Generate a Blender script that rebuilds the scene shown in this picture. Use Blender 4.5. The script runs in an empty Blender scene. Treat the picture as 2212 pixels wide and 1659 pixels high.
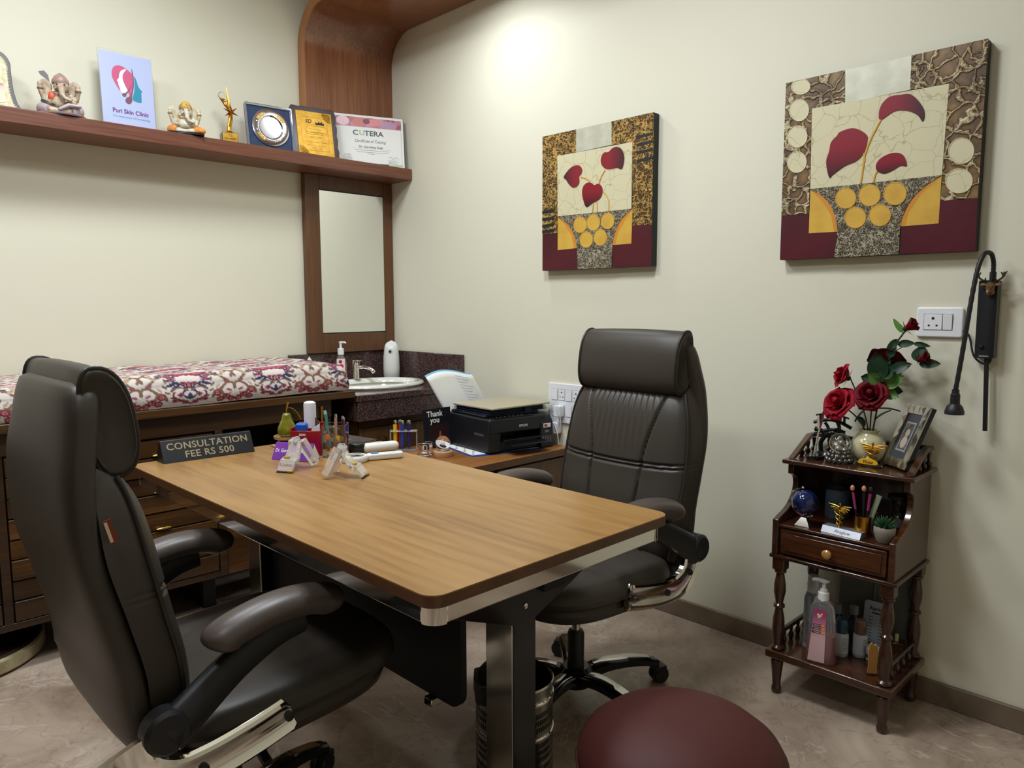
import bpy, bmesh, math, random
import numpy as np
from mathutils import Vector, Matrix, Euler
PI = math.pi
sc = bpy.context.scene
COL = sc.collection
rnd = random.Random(7)

# ------------------------------------------------------------------ camera
cam = bpy.data.cameras.new('camera')
camo = bpy.data.objects.new('camera', cam); COL.objects.link(camo); sc.camera = camo
cam.sensor_fit = 'HORIZONTAL'; cam.sensor_width = 36.0; cam.lens = 36.0 * 1600.0 / 2212.0
cam.clip_start = 0.02; cam.clip_end = 60
_y, _p, _r = math.radians(45.3), math.radians(6.1), math.radians(-0.15)
F = Vector((math.cos(_y)*math.cos(_p), math.sin(_y)*math.cos(_p), -math.sin(_p)))
R = Vector((math.sin(_y), -math.cos(_y), 0)); U = R.cross(F)
R, U = math.cos(_r)*R + math.sin(_r)*U, math.cos(_r)*U - math.sin(_r)*R
CAMLOC = Vector((-2.4422, -3.4300, 1.22))
camo.matrix_world = Matrix(((R.x, U.x, -F.x, CAMLOC.x), (R.y, U.y, -F.y, CAMLOC.y), (R.z, U.z, -F.z, CAMLOC.z), (0, 0, 0, 1)))

# ------------------------------------------------------------------ world, lights, exposure
wd = bpy.data.worlds.new('world'); sc.world = wd; wd.use_nodes = True
wd.node_tree.nodes['Background'].inputs[0].default_value = (0.8, 0.85, 0.9, 1)
wd.node_tree.nodes['Background'].inputs[1].default_value = 0.02
vs = sc.view_settings
vs.view_transform = 'Standard'; vs.look = 'None'; vs.exposure = 0.52; vs.gamma = 1.0; vs.use_curve_mapping = False
CEIL = 2.95
def area(name, loc, size, power, col, spread=180, rot=(0, 0, 0), shape='DISK'):
    l = bpy.data.lights.new(name, 'AREA'); l.shape = shape; l.size = size; l.energy = power; l.color = col
    l.spread = math.radians(spread)
    o = bpy.data.objects.new(name, l); COL.objects.link(o); o.location = loc; o.rotation_euler = rot
    return o
COOL = (0.87, 0.94, 1.0); NEUT = (1.0, 0.97, 0.90)
# recessed spot in the wooden soffit, washing the right wall
LIGHTS = [((-0.36, -1.00, 2.632), 0.14, 3.4, COOL, 170),
          ((-1.60, -1.05, CEIL-0.012), 0.45, 13, COOL, 170),
          ((-1.30, -2.05, CEIL-0.012), 0.45, 19, COOL, 170),
          ((-2.70, -1.05, CEIL-0.012), 0.45, 12, COOL, 170),
          ((-2.75, -2.60, CEIL-0.012), 0.45, 5, COOL, 170)]
for i, (p, s, e, c, sp) in enumerate(LIGHTS):
    area('downlight_lamp', (p[0], p[1], p[2]-0.006), s, e, c, sp)

# ------------------------------------------------------------------ materials
MATS = {}
def _n(nt, t, **kw):
    n = nt.nodes.new(t)
    for k, v in kw.items(): setattr(n, k, v)
    return n
def mat(name, col=(0.5, 0.5, 0.5), rough=0.5, metal=0.0, spec=0.5, coat=0.0, trans=0.0, ior=1.45, emit=None, bump=None, noise=None, alpha=None, coat_rough=0.05, sheen=0):
    if name in MATS: return MATS[name]
    m = bpy.data.materials.new(name); m.use_nodes = True; nt = m.node_tree
    b = nt.nodes['Principled BSDF']
    b.inputs['Base Color'].default_value = (*col, 1); b.inputs['Roughness'].default_value = rough
    b.inputs['Metallic'].default_value = metal; b.inputs['Specular IOR Level'].default_value = spec
    b.inputs['Coat Weight'].default_value = coat; b.inputs['Coat Roughness'].default_value = coat_rough
    b.inputs['Transmission Weight'].default_value = trans; b.inputs['IOR'].default_value = ior
    b.inputs['Sheen Weight'].default_value = sheen
    if alpha is not None: b.inputs['Alpha'].default_value = alpha
    if emit: b.inputs['Emission Color'].default_value = (*emit[0], 1); b.inputs['Emission Strength'].default_value = emit[1]
    if noise or bump: tc = _n(nt, 'ShaderNodeTexCoord')
    if noise:   # (scale, col2, detail, stretch)
        mp = _n(nt, 'ShaderNodeMapping'); nt.links.new(tc.outputs['Object'], mp.inputs[0])
        mp.inputs['Scale'].default_value = noise[3] if len(noise) > 3 else (1, 1, 1)
        tx = _n(nt, 'ShaderNodeTexNoise'); tx.inputs['Scale'].default_value = noise[0]; tx.inputs['Detail'].default_value = noise[2]
        nt.links.new(mp.outputs[0], tx.inputs['Vector'])
        rp = _n(nt, 'ShaderNodeValToRGB'); e = rp.color_ramp.elements
        e[0].position = 0.35; e[1].position = 0.65; e[0].color = (*col, 1); e[1].color = (*noise[1], 1)
        nt.links.new(tx.outputs['Fac'], rp.inputs[0]); nt.links.new(rp.outputs[0], b.inputs['Base Color'])
    if bump:    # (scale, strength, distance)
        tb = _n(nt, 'ShaderNodeTexNoise'); tb.inputs['Scale'].default_value = bump[0]; tb.inputs['Detail'].default_value = 3
        nt.links.new(tc.outputs['Object'], tb.inputs['Vector'])
        bp = _n(nt, 'ShaderNodeBump'); bp.inputs['Strength'].default_value = bump[1]; bp.inputs['Distance'].default_value = bump[2] if len(bump) > 2 else 0.002
        nt.links.new(tb.outputs['Fac'], bp.inputs['Height']); nt.links.new(bp.outputs[0], b.inputs['Normal'])
    MATS[name] = m
    return m
def wood(name, cols, axis=0, scale=6.0, stretch=14.0, rough=0.35, coat=0.0, fine=0.35, dist=1.5):
    """grain runs along axis; cols = dark..light ramp"""
    if name in MATS: return MATS[name]
    m = bpy.data.materials.new(name); m.use_nodes = True; nt = m.node_tree; b = nt.nodes['Principled BSDF']
    b.inputs['Roughness'].default_value = rough; b.inputs['Coat Weight'].default_value = coat; b.inputs['Coat Roughness'].default_value = 0.08
    tc = _n(nt, 'ShaderNodeTexCoord'); mp = _n(nt, 'ShaderNodeMapping')
    s = [1.0, 1.0, 1.0]; s[axis] = 1.0/stretch; mp.inputs['Scale'].default_value = s
    nt.links.new(tc.outputs['Object'], mp.inputs[0])
    t1 = _n(nt, 'ShaderNodeTexNoise'); t1.inputs['Scale'].default_value = scale; t1.inputs['Detail'].default_value = 5; t1.inputs['Distortion'].default_value = dist
    t2 = _n(nt, 'ShaderNodeTexNoise'); t2.inputs['Scale'].default_value = scale*14; t2.inputs['Detail'].default_value = 2
    nt.links.new(mp.outputs[0], t1.inputs['Vector']); nt.links.new(mp.outputs[0], t2.inputs['Vector'])
    mx = _n(nt, 'ShaderNodeMix'); mx.inputs[0].default_value = fine
    nt.links.new(t1.outputs['Fac'], mx.inputs[2]); nt.links.new(t2.outputs['Fac'], mx.inputs[3])
    rp = _n(nt, 'ShaderNodeValToRGB'); cr = rp.color_ramp
    while len(cr.elements) < len(cols): cr.elements.new(0.5)
    for i, c in enumerate(cols):
        cr.elements[i].position = 0.3 + 0.4*i/(len(cols)-1); cr.elements[i].color = (*c, 1)
    nt.links.new(mx.outputs[0], rp.inputs[0]); nt.links.new(rp.outputs[0], b.inputs['Base Color'])
    MATS[name] = m
    return m
def srgb(r, g, b):
    f = lambda c: (c/255/12.92) if c/255 <= 0.04045 else ((c/255+0.055)/1.055)**2.4
    return (f(r), f(g), f(b))

# ------------------------------------------------------------------ mesh builder
class MB:
    def __init__(s): s.v = []; s.f = []
    def add(s, vs, fs, M=None):
        o = len(s.v)
        for p in vs:
            p = Vector(p)
            s.v.append(tuple(M @ p) if M else tuple(p))
        s.f += [tuple(i+o for i in f) for f in fs]
        return s
    def box(s, x0, x1, y0, y1, z0, z1, M=None):
        return s.add([(x0, y0, z0), (x1, y0, z0), (x1, y1, z0), (x0, y1, z0), (x0, y0, z1), (x1, y0, z1), (x1, y1, z1), (x0, y1, z1)],
                     [(3, 2, 1, 0), (4, 5, 6, 7), (0, 1, 5, 4), (1, 2, 6, 5), (2, 3, 7, 6), (3, 0, 4, 7)], M)
    def rings(s, rings, cap0=True, cap1=True, closed=True, M=None):
        n = len(rings[0]); vs = [p for r in rings for p in r]; fs = []
        for i in range(len(rings)-1):
            for j in range(n if closed else n-1):
                a = i*n+j; b = i*n+(j+1) % n
                fs.append((a, b, b+n, a+n))
        if cap0: fs.append(tuple(range(n-1, -1, -1)))
        if cap1: fs.append(tuple((len(rings)-1)*n+j for j in range(n)))
        return s.add(vs, fs, M)
    def lathe(s, prof, n=24, M=None, cap0=True, cap1=True):
        rs = [[(r*math.cos(2*PI*j/n), r*math.sin(2*PI*j/n), z) for j in range(n)] for r, z in prof]
        return s.rings(rs, cap0, cap1, True, M)
    def tube(s, path, rad, n=10, M=None, cap=True, flat=None):
        """path points, rad number or list; flat = (axis vector, factor) squashes the section along that axis"""
        P = [Vector(p) for p in path]; k = len(P)
        rs = rad if isinstance(rad, (list, tuple)) else [rad]*k
        t0 = (P[1]-P[0]).normalized(); up = Vector((0, 0, 1)) if abs(t0.z) < 0.9 else Vector((1, 0, 0))
        nrm = t0.cross(up).normalized(); out = []
        for i in range(k):
            t = (P[min(i+1, k-1)]-P[max(i-1, 0)]).normalized()
            nrm = (nrm - t*nrm.dot(t)); nrm = nrm.normalized() if nrm.length > 1e-6 else t.orthogonal().normalized()
            bi = t.cross(nrm)
            ring = []
            for j in range(n):
                d = (nrm*math.cos(2*PI*j/n)+bi*math.sin(2*PI*j/n))*rs[i]
                if flat: a = Vector(flat[0]); d = d + a*(d.dot(a)*(flat[1]-1))
                ring.append(P[i]+d)
            out.append(ring)
        return s.rings(out, cap, cap, True, M)
    def ell(s, c, r, n=16, m=10, M=None):
        c = Vector(c); r = r if isinstance(r, (list, tuple)) else (r, r, r); rs = []
        for i in range(1, m):
            th = PI*i/m
            rs.append([(c.x+r[0]*math.sin(th)*math.cos(2*PI*j/n), c.y+r[1]*math.sin(th)*math.sin(2*PI*j/n), c.z-r[2]*math.cos(th)) for j in range(n)])
        return s.rings(rs, True, True, True, M)
    def prism(s, pts, h0, h1, M=None):
        """pts in xy, extruded from z=h0 to h1"""
        return s.rings([[(x, y, h0) for x, y in pts], [(x, y, h1) for x, y in pts]], True, True, True, M)
    def grid(s, fn, nu, nv, M=None):
        vs = [fn(i/nu, j/nv) for j in range(nv+1) for i in range(nu+1)]
        fs = [(j*(nu+1)+i, j*(nu+1)+i+1, (j+1)*(nu+1)+i+1, (j+1)*(nu+1)+i) for j in range(nv) for i in range(nu)]
        return s.add(vs, fs, M)
    def pillow(s, a, b, h, k=0.25, nu=20, nv=20, p=4.0, q=2.2, fn=None, bot=1.0, M=None):
        """cushion: half sizes a,b, half thickness h; fn(u,v) adds to the top"""
        vs = []; fs = []; N = (nu+1)*(nv+1)
        for side in (1, -1):
            for j in range(nv+1):
                for i in range(nu+1):
                    u = 2*i/nu-1; v = 2*j/nv-1
                    u = math.copysign(1-(1-abs(u))**1.5, u); v = math.copysign(1-(1-abs(v))**1.5, v)
                    r_ = max(abs(u), abs(v)); th_ = math.atan2(v, u); c_, s_ = math.cos(th_), math.sin(th_); n_ = 2+2.6*(1-k)
                    rho = (abs(c_)**n_+abs(s_)**n_)**(-1/n_)
                    x = a*r_*rho*c_; y = b*r_*rho*s_; u, v = x/a, y/b
                    e = max(0.0, 1-r_**p) if r_ < 1 else 0
                    z = h*e**(1/q)
                    if side == 1 and fn: z += fn(u, v)*min(1, e*3)
                    vs.append((x, y, z if side == 1 else -z*bot))
        for j in range(nv):
            for i in range(nu):
                q4 = (j*(nu+1)+i, j*(nu+1)+i+1, (j+1)*(nu+1)+i+1, (j+1)*(nu+1)+i)
                fs.append(q4); fs.append(tuple(N+t for t in reversed(q4)))
        return s.add(vs, fs, M)
    def build(s, name, m, parent=None, loc=(0, 0, 0), rot=(0, 0, 0), smooth=35, bevel=0, seg=2, weld=False, label=None):
        me = bpy.data.meshes.new(name); me.from_pydata(s.v, [], s.f)
        if weld:
            bm = bmesh.new(); bm.from_mesh(me); bmesh.ops.remove_doubles(bm, verts=bm.verts, dist=1e-5); bmesh.ops.recalc_face_normals(bm, faces=bm.faces); bm.to_mesh(me); bm.free()
        me.validate()
        if m: me.materials.append(m)
        if smooth:
            me.shade_smooth(); me.set_sharp_from_angle(angle=math.radians(smooth))
        o = bpy.data.objects.new(name, me); COL.objects.link(o); o.location = loc; o.rotation_euler = rot
        if parent: o.parent = parent
        if bevel:
            b = o.modifiers.new('bevel', 'BEVEL'); b.width = bevel; b.segments = seg; b.limit_method = 'ANGLE'; b.angle_limit = math.radians(40)
        if label: o['label'] = label
        return o
def T(x=0, y=0, z=0, rx=0, ry=0, rz=0, s=1):
    return Matrix.Translation((x, y, z)) @ Euler((rx, ry, rz)).to_matrix().to_4x4() @ (Matrix.Diagonal((*(s if isinstance(s, tuple) else (s, s, s)), 1)))
def align(p0, p1):
    """matrix taking local z axis segment at origin to direction p0->p1, placed at p0"""
    d = (Vector(p1)-Vector(p0)).normalized()
    return Matrix.Translation(p0) @ d.to_track_quat('Z', 'Y').to_matrix().to_4x4()
def thing(name, label, cat, loc=(0, 0, 0), rz=0.0, group=None, rot=None):
    o = bpy.data.objects.new(name, None); COL.objects.link(o); o.empty_display_size = 0.05
    o.location = loc; o.rotation_euler = rot if rot else (0, 0, rz)
    return tag(o, label, cat, group)
def tag(o, label, cat, group=None):
    o['label'] = label; o['category'] = cat
    if group: o['group'] = group
    return o
def struct(o): o['kind'] = 'structure'; return o
def copy_tree(o, parent=None):
    c = o.copy(); COL.objects.link(c); c.parent = parent
    for ch in list(o.children): copy_tree(ch, c)
    return c
def rrect(x0, x1, y0, y1, r, n=5):
    pts = []
    for cx, cy, a in ((x1-r, y1-r, 0), (x0+r, y1-r, PI/2), (x0+r, y0+r, PI), (x1-r, y0+r, 1.5*PI)):
        pts += [(cx+r*math.cos(a+PI/2*i/n), cy+r*math.sin(a+PI/2*i/n)) for i in range(n+1)]
    return pts
def bez(p, n=12):
    """Catmull-Rom through points"""
    P = [Vector(q) for q in p]; out = []
    for i in range(len(P)-1):
        a = P[max(i-1, 0)]; b = P[i]; c = P[i+1]; d = P[min(i+2, len(P)-1)]
        for k in range(n):
            t = k/n
            out.append(0.5*((2*b)+(c-a)*t+(2*a-5*b+4*c-d)*t*t+(3*b-a-3*c+d)*t**3))
    out.append(P[-1]); return out
def bez2(p, n=8, closed=True):
    P = [Vector((q[0], q[1])) for q in p]; N = len(P); out = []
    for i in range(N if closed else N-1):
        a = P[(i-1) % N]; b = P[i]; c = P[(i+1) % N]; d = P[(i+2) % N]
        for k in range(n):
            t = k/n; q = 0.5*((2*b)+(c-a)*t+(2*a-5*b+4*c-d)*t*t+(3*b-a-3*c+d)*t**3)
            out.append((q.x, q.y))
    return out
def text(body, size, m, parent, loc=(0, 0, 0), rot=(0, 0, 0), ext=0.0004, name='lettering', bold=0.0, shear=0.0, sx=1.0, ax='CENTER', spacing=1.0, M=None, line=1.0, label=None):
    cu = bpy.data.curves.new('txt', 'FONT'); cu.body = body; cu.size = size; cu.extrude = ext; cu.offset = bold; cu.shear = shear
    cu.align_x = ax; cu.align_y = 'CENTER'; cu.space_character = spacing; cu.resolution_u = 3; cu.space_line = line
    t = bpy.data.objects.new('txt', cu); COL.objects.link(t)
    dg = bpy.context.evaluated_depsgraph_get()
    me = bpy.data.meshes.new_from_object(t.evaluated_get(dg)); bpy.data.objects.remove(t); bpy.data.curves.remove(cu)
    me.name = name
    if sx != 1: me.transform(Matrix.Diagonal((sx, 1, 1, 1)))
    if M: me.transform(M)
    me.materials.clear(); me.materials.append(m)
    o = bpy.data.objects.new(name, me); COL.objects.link(o); o.location = loc; o.rotation_euler = rot; o.parent = parent
    if label: o['label'] = label
    return o

# ================================================================== ROOM
WALL = mat('wall_paint', srgb(221, 217, 196), 0.55, spec=0.25, bump=(60, 0.06, 0.001))
WHITE = mat('ceiling_paint', (0.85, 0.85, 0.83), 0.8)
def floor_material():
    m = bpy.data.materials.new('marble_floor'); m.use_nodes = True; nt = m.node_tree; b = nt.nodes['Principled BSDF']
    b.inputs['Roughness'].default_value = 0.32
    tc = _n(nt, 'ShaderNodeTexCoord')
    t1 = _n(nt, 'ShaderNodeTexNoise'); t1.inputs['Scale'].default_value = 2.6; t1.inputs['Detail'].default_value = 9; t1.inputs['Roughness'].default_value = 0.62; t1.inputs['Distortion'].default_value = 0.8
    nt.links.new(tc.outputs['Object'], t1.inputs['Vector'])
    r1 = _n(nt, 'ShaderNodeValToRGB'); e = r1.color_ramp; e.elements.new(0.5)
    for k, (p, c) in enumerate(((0.30, srgb(130, 110, 93)), (0.5, srgb(164, 145, 127)), (0.72, srgb(192, 175, 157)))): e.elements[k].position = p; e.elements[k].color = (*c, 1)
    nt.links.new(t1.outputs['Fac'], r1.inputs[0])
    # rusty fine cracks
    t2 = _n(nt, 'ShaderNodeTexNoise'); t2.inputs['Scale'].default_value = 5.5; t2.inputs['Detail'].default_value = 8; t2.inputs['Distortion'].default_value = 1.8
    nt.links.new(tc.outputs['Object'], t2.inputs['Vector'])
    r2 = _n(nt, 'ShaderNodeValToRGB'); e = r2.color_ramp; e.elements.new(0.5)
    for k, (p, c) in enumerate(((0.485, 0), (0.5, 1), (0.515, 0))): e.elements[k].position = p; e.elements[k].color = (c, c, c, 1)
    nt.links.new(t2.outputs['Fac'], r2.inputs[0])
    mk = _n(nt, 'ShaderNodeMath', operation='MULTIPLY'); mk.inputs[1].default_value = 0.42; nt.links.new(r2.outputs[0], mk.inputs[0])
    m1 = _n(nt, 'ShaderNodeMix', data_type='RGBA'); m1.inputs[7].default_value = (*srgb(118, 84, 66), 1)
    nt.links.new(mk.outputs[0], m1.inputs[0]); nt.links.new(r1.outputs[0], m1.inputs[6])
    # pale veins
    t3 = _n(nt, 'ShaderNodeTexNoise'); t3.inputs['Scale'].default_value = 1.3; t3.inputs['Detail'].default_value = 5; t3.inputs['Distortion'].default_value = 2.2
    nt.links.new(tc.outputs['Object'], t3.inputs['Vector'])
    r3 = _n(nt, 'ShaderNodeValToRGB'); e = r3.color_ramp; e.elements.new(0.5)
    for k, (p, c) in enumerate(((0.462, 0), (0.468, .42), (0.476, 0))): e.elements[k].position = p; e.elements[k].color = (c, c, c, 1)
    nt.links.new(t3.outputs['Fac'], r3.inputs[0])
    m2 = _n(nt, 'ShaderNodeMix', data_type='RGBA'); m2.inputs[7].default_value = (*srgb(205, 196, 182), 1)
    nt.links.new(r3.outputs[0], m2.inputs[0]); nt.links.new(m1.outputs[2], m2.inputs[6]); nt.links.new(m2.outputs[2], b.inputs['Base Color'])
    return m
FLOOR = floor_material()
X0, Y0 = -3.9, -4.6      # far corner of the room behind the camera
struct(MB().box(X0, 0.0, Y0, 0.0, -0.1, 0).build('floor', FLOOR, smooth=0))
struct(MB().box(X0, 0.1, 0, 0.1, 0, CEIL).build('wall_back', WALL, smooth=0))
struct(MB().box(0, 0.1, Y0, 0, 0, CEIL).build('wall_right', WALL, smooth=0))
PANELW = wood('assumed_panelling', (srgb(60, 38, 22), srgb(84, 54, 32), srgb(100, 66, 40)), axis=2, scale=6, stretch=20, rough=0.4)  # left wall is out of view; dark panelling assumed, to cut bounced light
struct(MB().box(X0-0.1, X0, Y0, 0.1, 0, CEIL).build('wall_left', PANELW, smooth=0))
struct(MB().box(X0-0.1, 0.1, Y0-0.1, Y0, 0, CEIL).build('wall_front', WALL, smooth=0))
struct(MB().box(X0-0.1, 0.1, Y0-0.1, 0.1, CEIL, CEIL+0.1).build('ceiling', WHITE, smooth=0))
BASEM = mat('baseboard_stone', srgb(132, 115, 96), 0.35, noise=(6, srgb(106, 90, 74), 6))
struct(MB().box(-0.014, 0, Y0, -0.63, 0, 0.072).build('baseboard_right', BASEM, bevel=0.003))
struct(MB().box(X0, -1.9, -0.014, 0, 0, 0.072).build('baseboard_back', BASEM, bevel=0.003))
# wooden arch: a panel up the back wall that bends over into a soffit along the right wall
ARCHW = wood('arch_veneer', (srgb(106, 62, 38), srgb(130, 80, 50), srgb(148, 96, 63)), axis=2, scale=9, stretch=30, rough=0.28, coat=0.25, fine=0.6)
ARCHE = wood('arch_edge', (srgb(150, 96, 54), srgb(174, 118, 70)), axis=2, scale=9, stretch=20, rough=0.35)
def arch_profile():
    pts = [(-0.054, 1.90)]
    R_ = 0.17; cy, cz = -0.054-R_, 2.638-R_
    for i in range(15):
        a = PI/2*i/14; pts.append((cy+R_*math.cos(a), cz+R_*math.sin(a)))
    pts.append((-4.55, 2.638)); return pts
inner = arch_profile()
th = 0.05
outer = [(0.0, 1.90)] + [(-0.054-0.17+(0.17+0.054)*math.cos(PI/2*i/14), 2.638-0.17+(0.17+th)*math.sin(PI/2*i/14)) for i in range(15)] + [(-4.55, 2.638+th)]
mb = MB(); rs = []
for (iy, iz), (oy, oz) in zip(inner, outer):
    rs.append([(-0.515, iy, iz), (-0.0005, iy, iz), (-0.0005, oy, oz), (-0.515, oy, oz)])
mb.rings(rs)
arch = struct(mb.build('trim_1', ARCHW, smooth=30)); arch['label'] = 'polished brown veneer arch bending from the back wall into a soffit'
mb = MB(); rs = []
for (iy, iz), (oy, oz) in zip(inner, outer):
    k = 0.012
    rs.append([(-0.522, iy-0.001, iz-0.001), (-0.5152, iy-0.001, iz-0.001), (-0.5152, oy, oz), (-0.522, oy, oz)])
mb.rings(rs).build('edge_banding', ARCHE, arch, smooth=30)
for i, (p, s, e, c, sp) in enumerate(LIGHTS):
    where = ['recessed in the wooden soffit', 'in the ceiling above the examination couch', 'in the ceiling above the desk', 'in the ceiling over the shelf end', 'in the ceiling behind the visitor chair'][i]
    t = thing('downlight', 'round white recessed downlight %s' % where, 'light', p, group='ceiling downlights')
    MB().lathe([(s*0.5+0.004, -0.004), (s*0.5+0.02, -0.004), (s*0.5+0.022, 0.0), (s*0.5+0.022, 0.006), (s*0.5+0.004, 0.006)], 28, cap0=False, cap1=False).build('trim_ring', mat('white_metal', (0.8, 0.8, 0.8), 0.4), t)
    MB().lathe([(0.001, 0.002), (s*0.5+0.006, 0.002), (s*0.5+0.006, 0.006)], 28).build('diffuser', mat('lamp_diffuser', (0.9, 0.9, 0.9), 0.5, emit=((0.95, 0.98, 1.0), 6.0)), t)

# ================================================================== DESK
CHROME = mat('chrome', (0.80, 0.78, 0.74), 0.07, 1.0)
STEEL = mat('polished_steel', (0.55, 0.54, 0.50), 0.14, 1.0)
BLACKG = mat('black_gloss', (0.008, 0.008, 0.009), 0.16)
BLACKP = mat('black_plastic', (0.010, 0.010, 0.011), 0.45)
BLACKM = mat('black_matte', (0.006, 0.006, 0.007), 0.7)
DESKTOP = wood('desk_laminate', (srgb(114, 79, 39), srgb(148, 109, 59), srgb(164, 126, 75)), axis=1, scale=3.4, stretch=13, rough=0.30, fine=0.42, dist=0.8)
DESKEDGE = wood('desk_edge_band', (srgb(70, 42, 22), srgb(104, 66, 36)), axis=1, scale=8, stretch=30, rough=0.4)
DX0, DX1, DY0, DY1 = -1.728, -1.040, -2.522, -1.090
desk = thing('office_desk', 'oak-top office desk with polished steel frame and black T legs', 'desk', ((DX0+DX1)/2, (DY0+DY1)/2, 0))
cx, cy = (DX0+DX1)/2, (DY0+DY1)/2
hw, hl = (DX1-DX0)/2, (DY1-DY0)/2
MB().prism(rrect(-hw, hw, -hl, hl, 0.032, 7), 0.7475, 0.750).build('desk_top', DESKTOP, desk)
MB().prism(rrect(-hw-0.0005, hw+0.0005, -hl-0.0005, hl+0.0005, 0.032, 7), 0.728, 0.7474).build('edge_band', DESKEDGE, desk)
a, b = hw-0.012, hl-0.012; zt, zb = 0.728, 0.692
for nm, x0, x1, y0, y1 in (('rail', -a+0.03, a-0.03, -b, -b+0.028), ('rail', -a+0.03, a-0.03, b-0.028, b), ('rail', -a, -a+0.028, -b+0.03, b-0.03), ('rail', a-0.028, a, -b+0.03, b-0.03)):
    MB().box(x0, x1, y0, y1, zb, zt).build(nm, CHROME, desk, bevel=0.003)
for sx in (-1, 1):
    for sy in (-1, 1):
        mb = MB(); pts = []
        for i in range(9):
            t = PI/2*i/8; pts.append((sx*(a-0.03+0.03*math.cos(t)), sy*(b-0.03+0.03*math.sin(t))))
        pts += [(sx*(a-0.03), sy*(b-0.028)), (sx*(a-0.028), sy*(b-0.03))]
        if sx*sy < 0: pts = pts[::-1]
        mb.prism(pts, zb-0.001, zt).build('corner_cap', CHROME, desk)
MB().box(-0.03, 0.03, -b+0.03, b-0.03, 0.660, 0.727).build('centre_beam', BLACKM, desk)
def leg_outline(h, f):
    return [(-h, 0.02), (h, 0.02), (h, 0.572), (f*0.72, 0.622), (f, 0.650), (f, 0.6915), (-f, 0.6915), (-f, 0.650), (-f*0.72, 0.622), (-h, 0.572)]
for s in (-1, 1):
    yc = s*(hl-0.158)
    M = Matrix.Translation((-0.010, yc, 0)) @ Euler((PI/2, 0, 0)).to_matrix().to_4x4()
    lg = MB().prism(leg_outline(0.034, 0.225), -0.040, 0.040, M).build('leg', STEEL, desk, bevel=0.002)
    M2 = Matrix.Translation((-0.010, yc-0.0405, 0)) @ Euler((PI/2, 0, 0)).to_matrix().to_4x4()
    MB().prism(leg_outline(0.0318, 0.220), 0, 0.002, M2).build('face_panel', BLACKG, lg)
    MB().lathe([(0.002, 0.004), (0.006, 0.003), (0.0065, 0)], 12, T(-0.010, yc-0.0425, 0.605, PI/2)).build('bolt', CHROME, lg)
    MB().box(-0.27, 0.27, yc-0.045, yc+0.045, 0.004, 0.034).build('foot', BLACKG, desk, bevel=0.008)
pts = rrect(-0.45, 0.62, 0.285, 0.80, 0.04, 6)
pts = [(x, min(y, 0.69)) for x, y in pts]
Mx = Matrix(((0, 0, 1, 0.0), (1, 0, 0, 0.04), (0, 1, 0, 0), (0, 0, 0, 1)))
MB().prism([(x-0.04-0.0, y) for x, y in pts], -0.009, 0.009, Matrix(((0, 0, 1, 0.005), (1, 0, 0, 0.10), (0, 1, 0, 0), (0, 0, 0, 1)))).build('modesty_panel', BLACKM, desk, bevel=0.002)
MB().box(-0.02, 0.02, -0.30, -0.27, 0.265, 0.285).build('panel_clip', CHROME, desk, bevel=0.002)

# ================================================================== OFFICE CHAIRS
LEATHER = mat('brown_leather', srgb(58, 52, 45), 0.42, spec=0.45, bump=(420, 0.10, 0.0006))
LEATHERD = mat('piping_leather', srgb(40, 36, 32), 0.45)
STITCH = mat('stitching', srgb(86, 78, 70), 0.7)
ARMLEATHER = mat('arm_leather', srgb(78, 68, 62), 0.38, spec=0.5, bump=(300, 0.10, 0.0006))
def superring(cx, cz, z, w, d, n=40, p=3.2):
    """ring in xy plane at height z : centre x cx, half width w (y), half depth d (x)"""
    out = []
    for j in range(n):
        t = 2*PI*j/n; c, s = math.cos(t), math.sin(t)
        out.append((cx+d*math.copysign(abs(c)**(2/p), c), w*math.copysign(abs(s)**(2/p), s), z))
    return out
def interp(tab, z):
    n = len(tab); z = min(max(z, tab[0][0]), tab[-1][0])
    for i in range(n-1):
        a, b = tab[i], tab[i+1]
        if a[0] <= z <= b[0]:
            p, q = tab[max(i-1, 0)], tab[min(i+2, n-1)]; h = b[0]-a[0]; t = (z-a[0])/h; out = []
            for k in range(1, len(a)):
                m0 = (b[k]-p[k])/(b[0]-p[0])*h; m1 = (q[k]-a[k])/(q[0]-a[0])*h
                out.append((2*t**3-3*t*t+1)*a[k]+(t**3-2*t*t+t)*m0+(3*t*t-2*t**3)*b[k]+(t**3-t*t)*m1)
            return out
SHELL = [(0.355, -0.12, 0.15), (0.38, -0.20, 0.205), (0.44, -0.265, 0.232), (0.52, -0.288, 0.240), (0.60, -0.298, 0.241), (0.70, -0.322, 0.243), (0.82, -0.350, 0.242), (0.95, -0.354, 0.231), (1.03, -0.342, 0.218), (1.08, -0.334, 0.206), (1.105, -0.328, 0.190)]
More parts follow.
